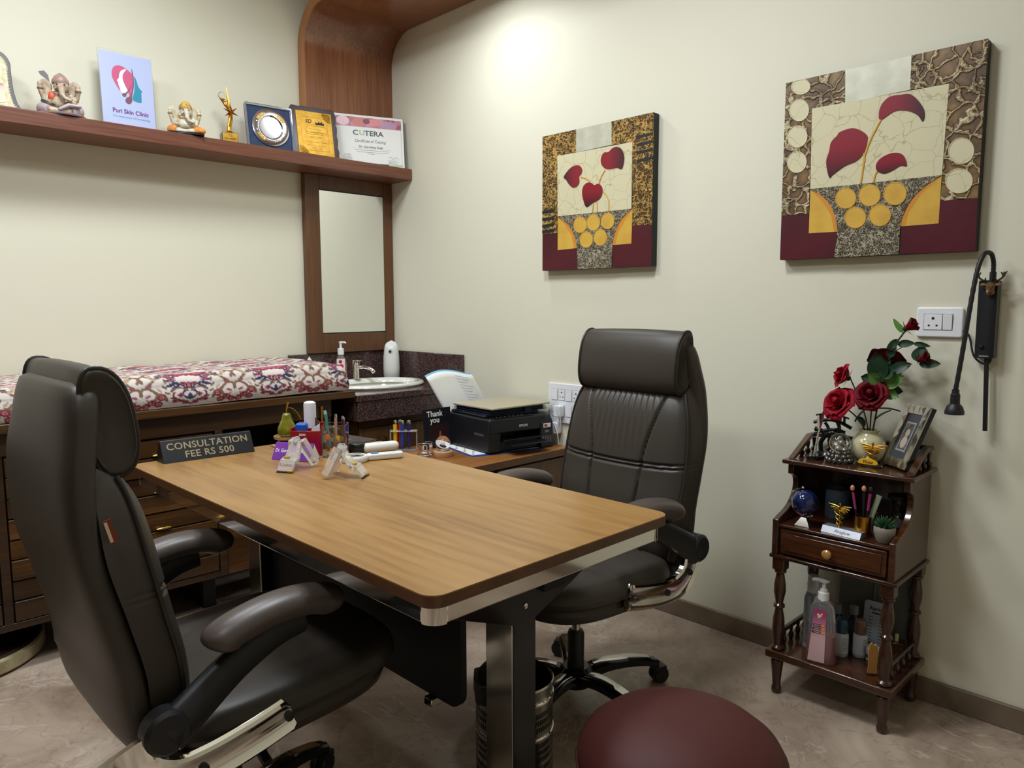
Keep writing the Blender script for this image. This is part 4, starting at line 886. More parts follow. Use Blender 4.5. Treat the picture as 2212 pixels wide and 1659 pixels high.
# -- gold plaque on dark wood
gp_ = front_thing('gold_plaque', 'golden engraved plaque mounted on a dark wooden board', 'plaque', -0.512, -0.130, ZS+0.001, math.radians(-10), 0.20)
ol = [(-0.114, 0), (0.114, 0)]
for i in range(12): ol.append((0.114+0.003*math.sin(i*2.1), 0.02+0.216*i/11))
for i in range(12): ol.append((0.105-0.21*i/11, 0.247+0.003*math.sin(i*1.9)+0.004*abs(math.sin(i*0.9))))
for i in range(12): ol.append((-0.114+0.003*math.sin(i*1.7), 0.236-0.216*i/11))
MB().prism(ol, 0, 0.013).build('backboard', mat('plaque_walnut', srgb(58, 34, 36), 0.3), gp_, bevel=0.002)
gpl = MB().box(-0.088, 0.090, 0.004, 0.226, 0.013, 0.0155).build('gold_plate', GOLDS, gp_, bevel=0.001)
for x0, x1, y0, y1 in ((-0.066, 0.066, 0.032, 0.034), (-0.066, 0.066, 0.196, 0.198), (-0.066, -0.064, 0.032, 0.198), (0.064, 0.066, 0.032, 0.198)): MB().box(x0, x1, y0, y1, 0.0155, 0.0168).build('raised_border', GOLDS, gpl)
for cx_, cy_, a0 in ((0.084, 0.222, PI), (-0.082, 0.008, 0)):
    mb = MB()
    for i in range(6):
        a_ = a0+0.1+0.27*i; mb.tube([(cx_, cy_, 0.0160), (cx_+0.042*math.cos(a_), cy_+0.042*math.sin(a_), 0.0165)], [0.0012, 0.0045], 8)
    mb.build('corner_fan', GOLDS, gpl, smooth=60)
text('SD', 0.026, INK, gpl, (-0.030, 0.176, 0.0157), ext=0.0001, shear=0.3, bold=0.0004)
logo_m = MB().prism([(0.006, 0.162), (0.050, 0.162), (0.050, 0.174), (0.044, 0.170), (0.038, 0.182), (0.030, 0.173), (0.024, 0.180), (0.016, 0.171), (0.006, 0.176)], 0.0155, 0.0159).build('crest_print', INK, gpl, smooth=0)
small_print(gpl, [(0.004, 0.052, 0.156), (0.004, 0.052, 0.152), (-0.028, 0.022, 0.138), (-0.040, 0.042, 0.112), (-0.034, 0.034, 0.100), (-0.030, 0.032, 0.094), (-0.05, -0.02, 0.074), (-0.012, 0.016, 0.072), (0.03, 0.052, 0.074), (-0.046, -0.022, 0.056), (-0.01, 0.018, 0.055), (0.028, 0.05, 0.055), (-0.02, 0.0, 0.044), (0.014, 0.030, 0.042)], INK, 0.0156)
text('Dr. Gurudeep Singh', 0.011, INK, gpl, (0.0, 0.123, 0.0157), ext=0.0001)

# -- training certificate leaning in the corner
cf = front_thing('training_certificate', 'white framed training certificate with pink photo strip in the corner of the shelf', 'certificate', -0.205, -0.142, ZS+0.001, math.radians(-21), 0.10)
MB().box(-0.190, 0.182, 0, 0.258, -0.012, 0).build('backing', mat('backing_black', srgb(36, 36, 40), 0.5), cf, bevel=0.002)
cp = MB().box(-0.188, 0.178, 0.002, 0.256, 0, 0.002).build('sheet', PAPER, cf, smooth=0)
LG = mat('print_grey_violet', srgb(150, 148, 164), 0.5)
for x0, x1, y0, y1 in ((-0.168, 0.166, 0.013, 0.0145), (-0.168, -0.1665, 0.013, 0.20), (0.1645, 0.166, 0.013, 0.20)): MB().box(x0, x1, y0, y1, 0.002, 0.0022).build('border_line', LG, cp, smooth=0)
PH = mat('photo_strip', srgb(206, 150, 168), 0.4, noise=(26, srgb(160, 70, 84), 3))
MB().box(-0.172, 0.168, 0.196, 0.245, 0.002, 0.0022).build('photo_strip', PH, cp, smooth=0)
for i, (x, y, rx, ry, c) in enumerate(((-0.135, 0.222, 0.032, 0.024, (226, 190, 200)), (-0.06, 0.221, 0.030, 0.022, (196, 116, 100)), (0.03, 0.224, 0.040, 0.018, (214, 130, 132)), (0.10, 0.216, 0.045, 0.018, (176, 140, 170)), (-0.015, 0.226, 0.018, 0.014, (128, 40, 52)))):
    MB().prism([(x+rx*math.cos(2*PI*j/20), y+ry*math.sin(2*PI*j/20)) for j in range(20)], 0.0022, 0.0023+0.00005*i).build('photo_face', mat('photo_tone_%d' % i, srgb(*c), 0.4), cp, smooth=0)
DG = mat('print_slate', srgb(70, 70, 88), 0.5)
text('C', 0.036, DG, cp, (-0.073, 0.165, 0.0021), ext=0.0002, bold=0.0007, sx=1.15)
text('TERA', 0.036, DG, cp, (0.022, 0.165, 0.0021), ext=0.0002, bold=0.0007, sx=1.15)
text('U', 0.036, mat('print_green', srgb(150, 190, 130), 0.5), cp, (-0.040, 0.165, 0.0021), ext=0.0002, bold=0.0007, sx=1.15)
text('Certificate of Training', 0.021, INK, cp, (0.0, 0.125, 0.0021), ext=0.0002, shear=0.35, sx=0.86)
text('Dr. Gurudeep Singh', 0.0155, INK, cp, (0.004, 0.096, 0.0021), ext=0.0002, bold=0.0002)
MB().box(-0.10, 0.11, 0.0865, 0.0872, 0.002, 0.0022).build('rule_line', LG, cp, smooth=0)
small_print(cp, [(-0.082, 0.100, 0.078), (-0.070, 0.092, 0.068), (-0.016, 0.022, 0.060), (-0.142, -0.100, 0.040), (-0.142, -0.096, 0.034), (-0.142, -0.094, 0.028), (0.090, 0.150, 0.026), (0.094, 0.140, 0.019)], INK, 0.0021)
text('CUTERA', 0.009, DG, cp, (-0.118, 0.050, 0.0021), ext=0.0001)
text('John Linden', 0.008, INK, cp, (0.116, 0.034, 0.0021), ext=0.0001)
q = [(0.095+0.055*i/16, 0.048+0.005*math.sin(i*1.9)+0.004*math.sin(i*0.7), 0.0022) for i in range(17)]
MB().tube(bez(q, 3), 0.0005, 5).build('signature', mat('ink_blue', srgb(60, 80, 150), 0.5), cp)
MB().box(0.010, 0.094, 0.004, 0.0125, 0.002, 0.0022).build('footer_block', INK, cp, smooth=0)
MB().box(0.094, 0.170, 0.004, 0.0125, 0.002, 0.0022).build('footer_block', mat('print_lime', srgb(180, 206, 146), 0.5), cp, smooth=0)

# ================================================================== EXAMINATION COUCH
BEDW = wood('couch_veneer', (srgb(38, 23, 11), srgb(70, 44, 20), srgb(108, 72, 36)), axis=0, scale=9, stretch=22, rough=0.30, coat=0.15, fine=0.3, dist=0.8)
BEDD = wood('couch_veneer_dark', (srgb(34, 21, 11), srgb(58, 37, 19), srgb(78, 50, 26)), axis=0, scale=9, stretch=22, rough=0.4)
BRASS = mat('brass', srgb(190, 150, 70), 0.25, 1.0)
bed = thing('examination_couch', 'dark wood examination couch with drawers along the back wall', 'couch', (-1.68, -0.31, 0))
ox, oy = 1.68, 0.31
def bb(x0, x1, y0, y1, z0, z1): return MB().box(x0+ox, x1+ox, y0+oy, y1+oy, z0, z1)
bb(-2.72, -0.640, -0.622, -0.003, 0.812, 0.843).build('ledge_board', BEDW, bed, bevel=0.003)
bb(-2.70, -0.745, -0.592, -0.575, 0.735, 0.8115).build('front_rail', BEDD, bed, bevel=0.002)
bb(-2.70, -0.745, -0.20, -0.004, 0.10, 0.81).build('back_carcass', BLACKM, bed)
for lx in (-2.68, -1.30): bb(lx, lx+0.05, -0.50, -0.02, 0.0, 0.165).build('plinth_leg', BLACKM, bed)
bb(-2.70, -1.262, -0.570, -0.20, 0.165, 0.735).build('drawer_carcass', BLACKM, bed)
bb(-1.262, -1.232, -0.592, -0.20, 0.150, 0.735).build('stile', BEDD, bed, bevel=0.002)
bb(-0.775, -0.745, -0.585, -0.20, 0.0, 0.735).build('end_panel', BEDD, bed, bevel=0.002)
bb(-1.232, -0.775, -0.560, -0.20, 0.520, 0.545).build('niche_shelf', BEDD, bed, bevel=0.002)
bb(-2.70, -1.262, -0.588, -0.572, 0.148, 0.172).build('plinth_rail', BEDD, bed, bevel=0.002)
dr = bb(-1.230, -1.010, -0.590, -0.572, 0.150, 0.518).build('door', BEDW, bed, bevel=0.002)
MB().tube([(-1.185+ox, -0.600+oy, 0.452), (-1.075+ox, -0.600+oy, 0.452)], 0.004, 10).build('bar_handle', CHROME, dr)
MB().tube([(-1.085+ox, -0.600+oy, 0.425), (-1.035+ox, -0.600+oy, 0.425)], 0.003, 10).build('bar_handle', CHROME, dr)
dr = bb(-1.008, -0.778, -0.590, -0.572, 0.150, 0.518).build('door', BEDW, bed, bevel=0.002)
hm = MB().box(-0.006, 0.006, -0.010, 0.0, -0.036, 0.036); hm.build('drop_handle', BRASS, bed, (-0.798+ox, -0.593+oy, 0.752), bevel=0.002)
for cxx0, cxx1 in ((-1.955, -1.264), (-2.695, -1.985)):
    for k in range(4):
        z0 = 0.176+0.139*k
        d = bb(cxx0+0.003, cxx1-0.003, -0.590, -0.571, z0, z0+0.066).build('drawer_front', BEDW, bed, bevel=0.002)
        d2 = bb(cxx0+0.003, cxx1-0.003, -0.584, -0.571, z0+0.070, z0+0.134).build('drawer_front', BEDW, bed, bevel=0.002)
        hx = (cxx0+cxx1)/2+0.14
        MB().ell((0, 0, 0), (0.030, 0.009, 0.006), 16, 8).build('drawer_pull', BRASS, d2, (hx+ox, -0.594+oy, z0+0.078))
    bb(cxx0-0.028, cxx0-0.002, -0.588, -0.572, 0.172, 0.735).build('divider', BEDD, bed)

# floral mattress: the print is a colour attribute worked out from a drawn motif
def motif():
    """half motif on a 0..1 x 0..1 cell (mirrored in x); returns an RGB function by painting shapes in order"""
    W_, H_ = 220, 150; img = np.zeros((H_, W_, 3)); img[:] = srgb(206, 196, 188)
    yy, xx = np.mgrid[0:H_, 0:W_]; X = (xx+0.5)/W_; Y = (yy+0.5)/H_
    rg = np.random.RandomState(3)
    def blob(cx, cy, rx, ry, col, rot=0):
        for sx_ in (1, -1):
            c_, s_ = math.cos(rot*sx_), math.sin(rot*sx_); px = 0.5+sx_*(cx-0.5)
            dx = (X-px)*1.45; dy = Y-cy; a_ = (dx*c_+dy*s_)/rx; b_ = (-dx*s_+dy*c_)/ry
            for off in (0, -1.45, 1.45):
                a2 = ((dx+off)*c_+dy*s_)/rx; b2 = (-(dx+off)*s_+dy*c_)/ry
                img[(a2*a2+b2*b2) < 1] = col
    def curve(pts, w, col):
        q = bez([(p[0], p[1], 0) for p in pts], 14)
        for p in q: blob(p.x, p.y, w, w, col)
    NAVY, RED, PINK, BRN, TAN, MAR, ROSE_ = srgb(52, 50, 84), srgb(134, 40, 58), srgb(184, 122, 122), srgb(118, 88, 66), srgb(170, 146, 124), srgb(98, 30, 50), srgb(156, 80, 92)
    # central medallion: spreading navy leaves, red bloom, scrolls
    for k in range(11):
        a_ = -0.7+k*0.30; blob(0.5+0.20*math.cos(a_), 0.52+0.26*math.sin(a_), 0.095, 0.032, NAVY, a_)
    for k in range(9):
        a_ = 0.0+k*0.33; blob(0.5+0.30*math.cos(a_), 0.60+0.26*math.sin(a_), 0.060, 0.024, NAVY, a_+0.5)
    for k in range(7):
        a_ = -1.2+k*0.38; blob(0.5+0.26*math.cos(a_), 0.40+0.30*math.sin(a_), 0.050, 0.020, BRN, a_+0.9)
    curve([(0.5, 0.14), (0.58, 0.24), (0.53, 0.34), (0.62, 0.44), (0.70, 0.40)], 0.018, NAVY)
    curve([(0.5, 0.05), (0.60, 0.12), (0.68, 0.20), (0.66, 0.28)], 0.016, MAR)
    curve([(0.52, 0.30), (0.60, 0.36), (0.70, 0.30)], 0.015, BRN)
    for (cx_, cy_, r_) in ((0.5, 0.74, 0.125), (0.60, 0.70, 0.105), (0.67, 0.77, 0.08), (0.55, 0.84, 0.09)): blob(cx_, cy_, r_*1.3, r_, RED)
    for (cx_, cy_, r_) in ((0.5, 0.73, 0.085), (0.60, 0.71, 0.065), (0.67, 0.78, 0.045), (0.55, 0.85, 0.05)): blob(cx_, cy_, r_*1.3, r_*0.75, PINK)
    for (cx_, cy_, r_) in ((0.5, 0.72, 0.055), (0.60, 0.70, 0.042), (0.67, 0.78, 0.026)): blob(cx_, cy_, r_*1.3, r_*0.8, RED)
    for (cx_, cy_, r_) in ((0.5, 0.715, 0.030), (0.60, 0.695, 0.022)): blob(cx_, cy_, r_*1.3, r_*0.8, PINK)
    for (cx_, cy_) in ((0.60, 0.22), (0.66, 0.12), (0.56, 0.44), (0.68, 0.52), (0.72, 0.62), (0.55, 0.08)): blob(cx_, cy_, 0.050, 0.040, ROSE_); blob(cx_, cy_, 0.024, 0.020, MAR)
    blob(0.5, 0.40, 0.045, 0.075, MAR); blob(0.5, 0.20, 0.035, 0.06, NAVY); blob(0.5, 0.40, 0.020, 0.038, PINK)
    # brown acanthus scrolls between the medallions
    for pts in ([(0.98, 0.92), (0.90, 0.80), (0.94, 0.66), (0.86, 0.54), (0.92, 0.40), (0.84, 0.26), (0.90, 0.10)], [(0.90, 0.80), (0.82, 0.86), (0.80, 0.94)], [(0.94, 0.66), (1.0, 0.60), (0.98, 0.50)], [(0.86, 0.54), (0.79, 0.58), (0.77, 0.66)], [(0.92, 0.40), (0.99, 0.36), (1.0, 0.26)], [(0.84, 0.26), (0.77, 0.24), (0.75, 0.14)]): curve(pts, 0.024, BRN)
    for k in range(26):
        a_ = rg.uniform(0, 6.28); blob(0.89+0.10*math.cos(a_)*rg.uniform(0.3, 1), 0.5+0.42*math.sin(a_*1.7+k), 0.048, 0.020, (TAN, BRN, ROSE_, TAN)[k % 4], rg.uniform(0, 3))
    for (cx_, cy_) in ((0.90, 0.12), (0.83, 0.08), (0.96, 0.06), (0.80, 0.20)): blob(cx_, cy_, 0.060, 0.055, RED); blob(cx_, cy_, 0.034, 0.028, PINK); blob(cx_, cy_, 0.016, 0.014, MAR)
    return img
MOT = motif()
def mattress():
    x0, x1 = -2.70, -0.655; yb, yf = -0.012, -0.606; zb, zt_ = 0.8445, 0.963; r_ = 0.042
    # section from back-top to front-bottom, by arc length
    sec = []
    def put(p): sec.append(p)
    for i in range(4): put((yb, zb+(zt_-r_-zb)*i/4))
    for i in range(6): a_ = PI-PI/2*i/6; put((yb-r_-r_*math.cos(a_), zt_-r_+r_*math.sin(a_)))
    for i in range(110): put((yb-r_+(yf+r_-yb+r_)*i/110, zt_))
    for i in range(14): a_ = PI/2-PI/2*i/14; put((yf+r_-r_*math.cos(a_), zt_-r_+r_*math.sin(a_)))
    for i in range(22): t_ = i/21; put((yf+0.010*math.sin(PI*t_)*-1, zt_-r_-(zt_-r_-zb)*t_))
    NX = 620; vs = []; cols = []; n = len(sec)
    arc = [0]
    for a_, b_ in zip(sec, sec[1:]): arc.append(arc[-1]+math.hypot(b_[0]-a_[0], b_[1]-a_[1]))
    tot = arc[-1]; wob = np.random.RandomState(5)
    for i in range(NX+1):
        x = x0+(x1-x0)*i/NX; e = x1-x; kz = 1.0
        if e < 0.09: kz = (1-(1-e/0.09)**2.6)**0.5 if e > 0 else 0.0
        for (y, z), s_ in zip(sec, arc):
            zz = zb+(z-zb)*(0.52+0.48*kz)+0.003*math.sin(x*21+y*9)*(1 if z > zt_-0.03 else 0.3)-0.006*math.sin(x*2.2)
            yy = y if e > 0.05 else y*1.0+(-0.31-y)*0.06*(1-e/0.05)**2
            vs.append((x+ox if False else x, yy, max(zb, zz)))
            d_ = tot-s_                        # distance from the front bottom edge
            u = ((x+0.150)/0.345) % 1.0; v = (d_/0.205)
            if int(v) % 2: u = (u+0.0) % 1.0
            v = v % 1.0
            c_ = MOT[min(149, int(v*150)), min(219, int(u*220))]
            cols.append(c_)
    fs = []
    for i in range(NX):
        for j in range(n-1):
            a_ = i*n+j; fs.append((a_, a_+1, a_+n+1, a_+n))
    cap = [NX*n+j for j in range(n)]
    fs.append(tuple(cap)); fs.append(tuple(range(n-1, -1, -1)))
    me = bpy.data.meshes.new('floral_mattress'); me.from_pydata([(a_+1.68, b_+0.31, c_-0.8445) for a_, b_, c_ in vs], [], fs)
    at = me.color_attributes.new('print', 'FLOAT_COLOR', 'POINT')
    at.data.foreach_set('color', np.hstack([np.array(cols), np.ones((len(cols), 1))]).astype(np.float32).ravel())
    me.shade_smooth()
    m = bpy.data.materials.new('floral_quilt'); m.use_nodes = True; nt = m.node_tree; b = nt.nodes['Principled BSDF']; b.inputs['Roughness'].default_value = 0.85
    ca = _n(nt, 'ShaderNodeVertexColor'); ca.layer_name = 'print'; nt.links.new(ca.outputs[0], b.inputs['Base Color'])
    tc = _n(nt, 'ShaderNodeTexCoord'); tx = _n(nt, 'ShaderNodeTexNoise'); tx.inputs['Scale'].default_value = 60; tx.inputs['Detail'].default_value = 3; nt.links.new(tc.outputs['Object'], tx.inputs['Vector'])
    bp = _n(nt, 'ShaderNodeBump'); bp.inputs['Strength'].default_value = 0.5; bp.inputs['Distance'].default_value = 0.006; nt.links.new(tx.outputs['Fac'], bp.inputs['Height']); nt.links.new(bp.outputs[0], b.inputs['Normal'])
    me.materials.append(m)
    o = bpy.data.objects.new('floral_mattress', me); COL.objects.link(o); o.location = (-1.68, -0.31, 0.8445)
    tag(o, 'couch mattress in a quilted cream cover with red and navy floral print', 'mattress')
mattress()

# round cream foot of a stool under the couch, at the left edge
rs_ = thing('round_footstool', 'cream rimmed round footstool tucked under the couch at the left edge', 'stool', (-2.10, -0.33, 0))
MB().lathe([(0.001, 0.004), (0.265, 0.004), (0.275, 0.012), (0.275, 0.052), (0.268, 0.060)], 56, cap1=False).build('cream_rim', mat('cream_enamel', srgb(176, 164, 130), 0.4, noise=(20, srgb(150, 136, 100), 3)), rs_, bevel=0.002)
MB().lathe([(0.270, 0.056), (0.262, 0.068), (0.22, 0.074), (0.001, 0.076)], 56).build('dark_top', mat('dark_brown_vinyl', srgb(40, 26, 20), 0.4), rs_)
MB().lathe([(0.255, 0.0), (0.255, 0.006)], 40).build('foot_ring', BLACKP, rs_)

# ================================================================== BASIN COUNTER
def granite():
    m = bpy.data.materials.new('brown_granite'); m.use_nodes = True; nt = m.node_tree; b = nt.nodes['Principled BSDF']; b.inputs['Roughness'].default_value = 0.16
    tc = _n(nt, 'ShaderNodeTexCoord'); vo = _n(nt, 'ShaderNodeTexVoronoi'); vo.inputs['Scale'].default_value = 330
    nt.links.new(tc.outputs['Object'], vo.inputs['Vector'])
    r_ = _n(nt, 'ShaderNodeValToRGB'); e = r_.color_ramp; e.elements.new(0.5); e.elements.new(0.7)
    for k, (p, c) in enumerate(((0.0, srgb(26, 18, 18)), (0.35, srgb(58, 42, 40)), (0.7, srgb(88, 66, 62)), (1.0, srgb(112, 90, 84)))): e.elements[k].position = p; e.elements[k].color = (*c, 1)
    sp_ = _n(nt, 'ShaderNodeSeparateColor'); nt.links.new(vo.outputs['Color'], sp_.inputs[0]); nt.links.new(sp_.outputs[0], r_.inputs[0]); nt.links.new(r_.outputs[0], b.inputs['Base Color'])
    return m
GRAN = granite()
ct = thing('granite_counter', 'brown granite washbasin counter with upstands in the corner', 'counter', (-0.318, -0.314, 0))
def cc(x0, x1, y0, y1, z0, z1): return MB().box(x0+0.318, x1+0.318, y0+0.314, y1+0.314, z0, z1)
# slab with an oval cut-out for the bowl
BX, BY = -0.335, -0.330
def slab():
    n = 48; mb = MB(); rx, ry = 0.222, 0.170
    ov = [(BX+rx*math.cos(2*PI*i/n), BY+ry*math.sin(2*PI*i/n)) for i in range(n)]; ob = []
    for i in range(n):
        c, s = math.cos(2*PI*i/n), math.sin(2*PI*i/n)
        kx = ((-0.003-BX) if c > 0 else (BX+0.634))/max(abs(c), 1e-6); ky = ((-0.003-BY) if s > 0 else (BY+0.628))/max(abs(s), 1e-6)
        k = min(kx, ky); ob.append((BX+k*c, BY+k*s))
    # snap nearest to corners
    for X_, Y_ in ((-0.003, -0.003), (-0.634, -0.003), (-0.634, -0.628), (-0.003, -0.628)):
        j = min(range(n), key=lambda i: (ob[i][0]-X_)**2+(ob[i][1]-Y_)**2); ob[j] = (X_, Y_)
    L = lambda pts, z: [(x+0.318, y+0.314, z) for x, y in pts]
    mb.rings([L(ov, 0.790), L(ov, 0.820), L(ob, 0.820), L(ob, 0.790), L(ov, 0.790)], False, False)
    return mb
slab().build('worktop', GRAN, ct, bevel=0.003)
cc(-0.628, -0.003, -0.624, -0.600, 0.700, 0.7895).build('apron_front', GRAN, ct, bevel=0.003)
cc(-0.632, -0.606, -0.599, -0.003, 0.700, 0.7895).build('apron_side', GRAN, ct, bevel=0.003)
cc(-0.634, -0.022, -0.022, -0.003, 0.8205, 0.972).build('upstand_back', GRAN, ct, bevel=0.003)
cc(-0.021, -0.003, -0.626, -0.003, 0.8205, 0.972).build('upstand_side', GRAN, ct, bevel=0.003)
VGRAIN = wood('cabinet_veneer_upright', (srgb(62, 42, 22), srgb(92, 64, 36), srgb(116, 84, 48)), axis=2, scale=12, stretch=24, rough=0.4, fine=0.5)
cb = thing('basin_cabinet', 'brown wooden two-door cabinet under the granite counter', 'cabinet', (-0.318, -0.30, 0))
MB().box(-0.285, 0.300, -0.268, 0.29, 0.0, 0.698).build('carcass', VGRAIN, cb)
for x0, x1 in ((-0.283, -0.005), (0.0, 0.298)):
    d = MB().box(x0, x1, -0.288, -0.2685, 0.07, 0.660).build('door', VGRAIN, cb, bevel=0.002)
    MB().box((x0+x1)/2-0.006, (x0+x1)/2+0.006, -0.297, -0.288, 0.54, 0.62).build('handle', BRASS, d, bevel=0.002)
MB().box(-0.283, 0.298, -0.284, -0.2685, 0.664, 0.698).build('top_rail', BEDW, cb)
# basin
CER = mat('white_ceramic', srgb(226, 224, 214), 0.08, coat=0.5)
bs = thing('wash_basin', 'white oval ceramic drop-in wash basin', 'basin', (BX, BY, 0.8205))
prof = [(0.72, 0.0), (0.97, 0.0), (1.0, 0.008), (0.99, 0.017), (0.95, 0.0215), (0.88, 0.0205), (0.83, 0.016), (0.80, 0.004), (0.74, -0.035), (0.60, -0.085), (0.40, -0.110), (0.10, -0.118), (0.02, -0.118)]
mb = MB(); rs = []
for k, z in prof: rs.append([(k*0.262*math.cos(2*PI*j/64), k*0.202*math.sin(2*PI*j/64)+(0.02*(1-k) if False else 0), z) for j in range(64)])
mb.rings(rs, False, True).build('bowl', CER, bs, smooth=50)
MB().lathe([(0.001, 0.003), (0.018, 0.002), (0.020, 0)], 20, T(0, 0, -0.117)).build('drain', CHROME, bs)
tp = thing('basin_tap', 'chrome single-lever basin mixer tap', 'tap', (-0.332, -0.152, 0.841))
MB().lathe([(0.024, 0.0), (0.024, 0.004), (0.017, 0.008), (0.017, 0.062), (0.019, 0.066), (0.019, 0.094), (0.016, 0.098), (0.001, 0.098)], 24).build('tap_body', CHROME, tp)
MB().tube(bez([(0.005, -0.010, 0.058), (0.022, -0.040, 0.062), (0.040, -0.072, 0.054), (0.050, -0.088, 0.036)], 5), [0.009]*12+[0.010]*4, 14).build('spout', CHROME, tp)
MB().tube([(0.0, 0, 0.090), (0.030, -0.008, 0.096)], [0.005, 0.006], 10).build('lever', CHROME, tp)
# soap bottle
so_ = thing('soap_dispenser', 'clear pump soap bottle with amber soap and floral label beside the tap', 'bottle', (-0.378, -0.085, 0.8205), math.radians(-35))
mb = MB(); rs = []
for z, w_, d_ in ((0, 0.026, 0.018), (0.004, 0.029, 0.020), (0.09, 0.029, 0.020), (0.118, 0.025, 0.018), (0.138, 0.014, 0.013), (0.146, 0.012, 0.012)): rs.append([(w_*math.copysign(abs(math.cos(2*PI*j/28))**0.6, math.cos(2*PI*j/28)), d_*math.copysign(abs(math.sin(2*PI*j/28))**0.6, math.sin(2*PI*j/28)), z) for j in range(28)])
mb.rings(rs).build('bottle', mat('clear_plastic', (0.95, 0.93, 0.90), 0.05, trans=0.85), so_, smooth=50)
mb = MB(); mb.rings([[(x*0.93, y*0.93, 0.002 if i == 0 else 0.100) for x, y, z in rs[2]] for i in range(2)]).build('amber_soap', mat('amber_soap', srgb(190, 106, 36), 0.2), so_, smooth=50)
lb = MB().box(-0.020, 0.020, -0.0208, -0.0202, 0.020, 0.125).build('label', mat('label_cream', srgb(226, 214, 206), 0.5), so_)
for x, z, r_, c in ((0.002, 0.086, 0.012, (206, 40, 90)), (-0.006, 0.074, 0.008, (190, 30, 80)), (0.006, 0.062, 0.010, (236, 200, 60)), (-0.008, 0.050, 0.008, (150, 190, 60)), (0.009, 0.040, 0.007, (210, 60, 90)), (-0.002, 0.110, 0.009, (150, 36, 52))):
    MB().lathe([(0.0005, 0.0002), (r_, 0.0002), (r_, 0)], 12, T(x, -0.0208, z, PI/2)).build('flower_print', mat('print_%d_%d_%d' % c, srgb(*c), 0.5), lb)
PUMPW = mat('pump_white', (0.82, 0.82, 0.80), 0.35)
pm = MB().lathe([(0.001, 0.146), (0.0165, 0.146), (0.0165, 0.178), (0.006, 0.180), (0.006, 0.205), (0.009, 0.206), (0.009, 0.213), (0.001, 0.214)], 20).build('pump', PUMPW, so_)
MB().tube([(0, 0, 0.209), (0.020, -0.016, 0.210), (0.028, -0.022, 0.206)], [0.006, 0.005, 0.004], 10).build('nozzle', PUMPW, pm)
# air freshener
af = thing('air_freshener', 'white bullet-shaped automatic air freshener standing by the upstand', 'dispenser', (-0.085, -0.118, 0.8205), math.radians(-45))
mb = MB(); rs = []
for z, w_, d_ in ((0, 0.040, 0.034), (0.003, 0.043, 0.037), (0.06, 0.0445, 0.039), (0.12, 0.043, 0.037), (0.165, 0.038, 0.033), (0.185, 0.034, 0.029), (0.195, 0.026, 0.022), (0.199, 0.012, 0.010)): rs.append([(w_*math.cos(2*PI*j/36), d_*math.sin(2*PI*j/36), z+0.010*math.sin(2*PI*j/36)*(z/0.2)**3) for j in range(36)])
mb.rings(rs).build('housing', mat('white_gloss_plastic', srgb(222, 222, 216), 0.25), af, smooth=50)
MB().lathe([(0.001, 0.003), (0.012, 0.002), (0.013, 0)], 20, T(0, -0.034, 0.152, PI/2)).build('spray_recess', mat('soft_grey', (0.55, 0.55, 0.54), 0.4), af)
MB().lathe([(0.001, 0.002), (0.0065, 0.002), (0.007, 0)], 16, T(0.0, -0.037, 0.152, PI/2)).build('spray_hole', BLACKP, af)
# tissue box
ts = thing('tissue_box', 'white tissue box with a tissue peak behind the mattress end', 'tissue box', (-0.575, -0.085, 0.8205))
MB().box(-0.050, 0.050, -0.050, 0.050, 0, 0.0755).build('box', PAPER, ts, bevel=0.002)
mb = MB()
mb.add([(-0.028, -0.012, 0.075), (0.030, -0.014, 0.075), (0.026, 0.016, 0.075), (-0.026, 0.014, 0.075), (0.010, -0.010, 0.146), (0.018, -0.004, 0.140), (0.026, -0.02, 0.112)], [(0, 1, 6, 4), (1, 2, 5, 6), (2, 3, 5), (3, 4, 5), (3, 0, 4), (4, 6, 5)]).build('tissue', mat('tissue_paper', srgb(226, 226, 222), 0.8), ts, smooth=0)

# ================================================================== SIDE RETURN WITH PRINTER
RETW = wood('return_laminate', (srgb(112, 70, 34), srgb(148, 98, 52), srgb(170, 118, 66)), axis=0, scale=4, stretch=12, rough=0.3, fine=0.35)
ZR = 0.600
rt = thing('side_return', 'low wooden side unit between desk and basin carrying the printer', 'side unit', (-0.50, -1.085, 0))
MB().box(-0.515, 0.492, -0.252, 0.252, ZR-0.004, ZR).build('unit_top', RETW, rt, bevel=0.001)
MB().box(-0.515, 0.492, -0.253, 0.252, ZR-0.030, ZR-0.0042).build('edge_band', DESKEDGE, rt)
MB().box(0.06, 0.485, -0.215, 0.245, 0.0, ZR-0.0305).build('pedestal', VGRAIN, rt, bevel=0.002)
for k in range(3): MB().box(0.065, 0.480, -0.235, -0.2155, 0.03+0.178*k, 0.03+0.178*k+0.172).build('drawer_front', VGRAIN, rt, bevel=0.002)
MB().box(-0.505, -0.480, -0.23, 0.24, 0.0, ZR-0.0305).build('side_panel', VGRAIN, rt, bevel=0.002)
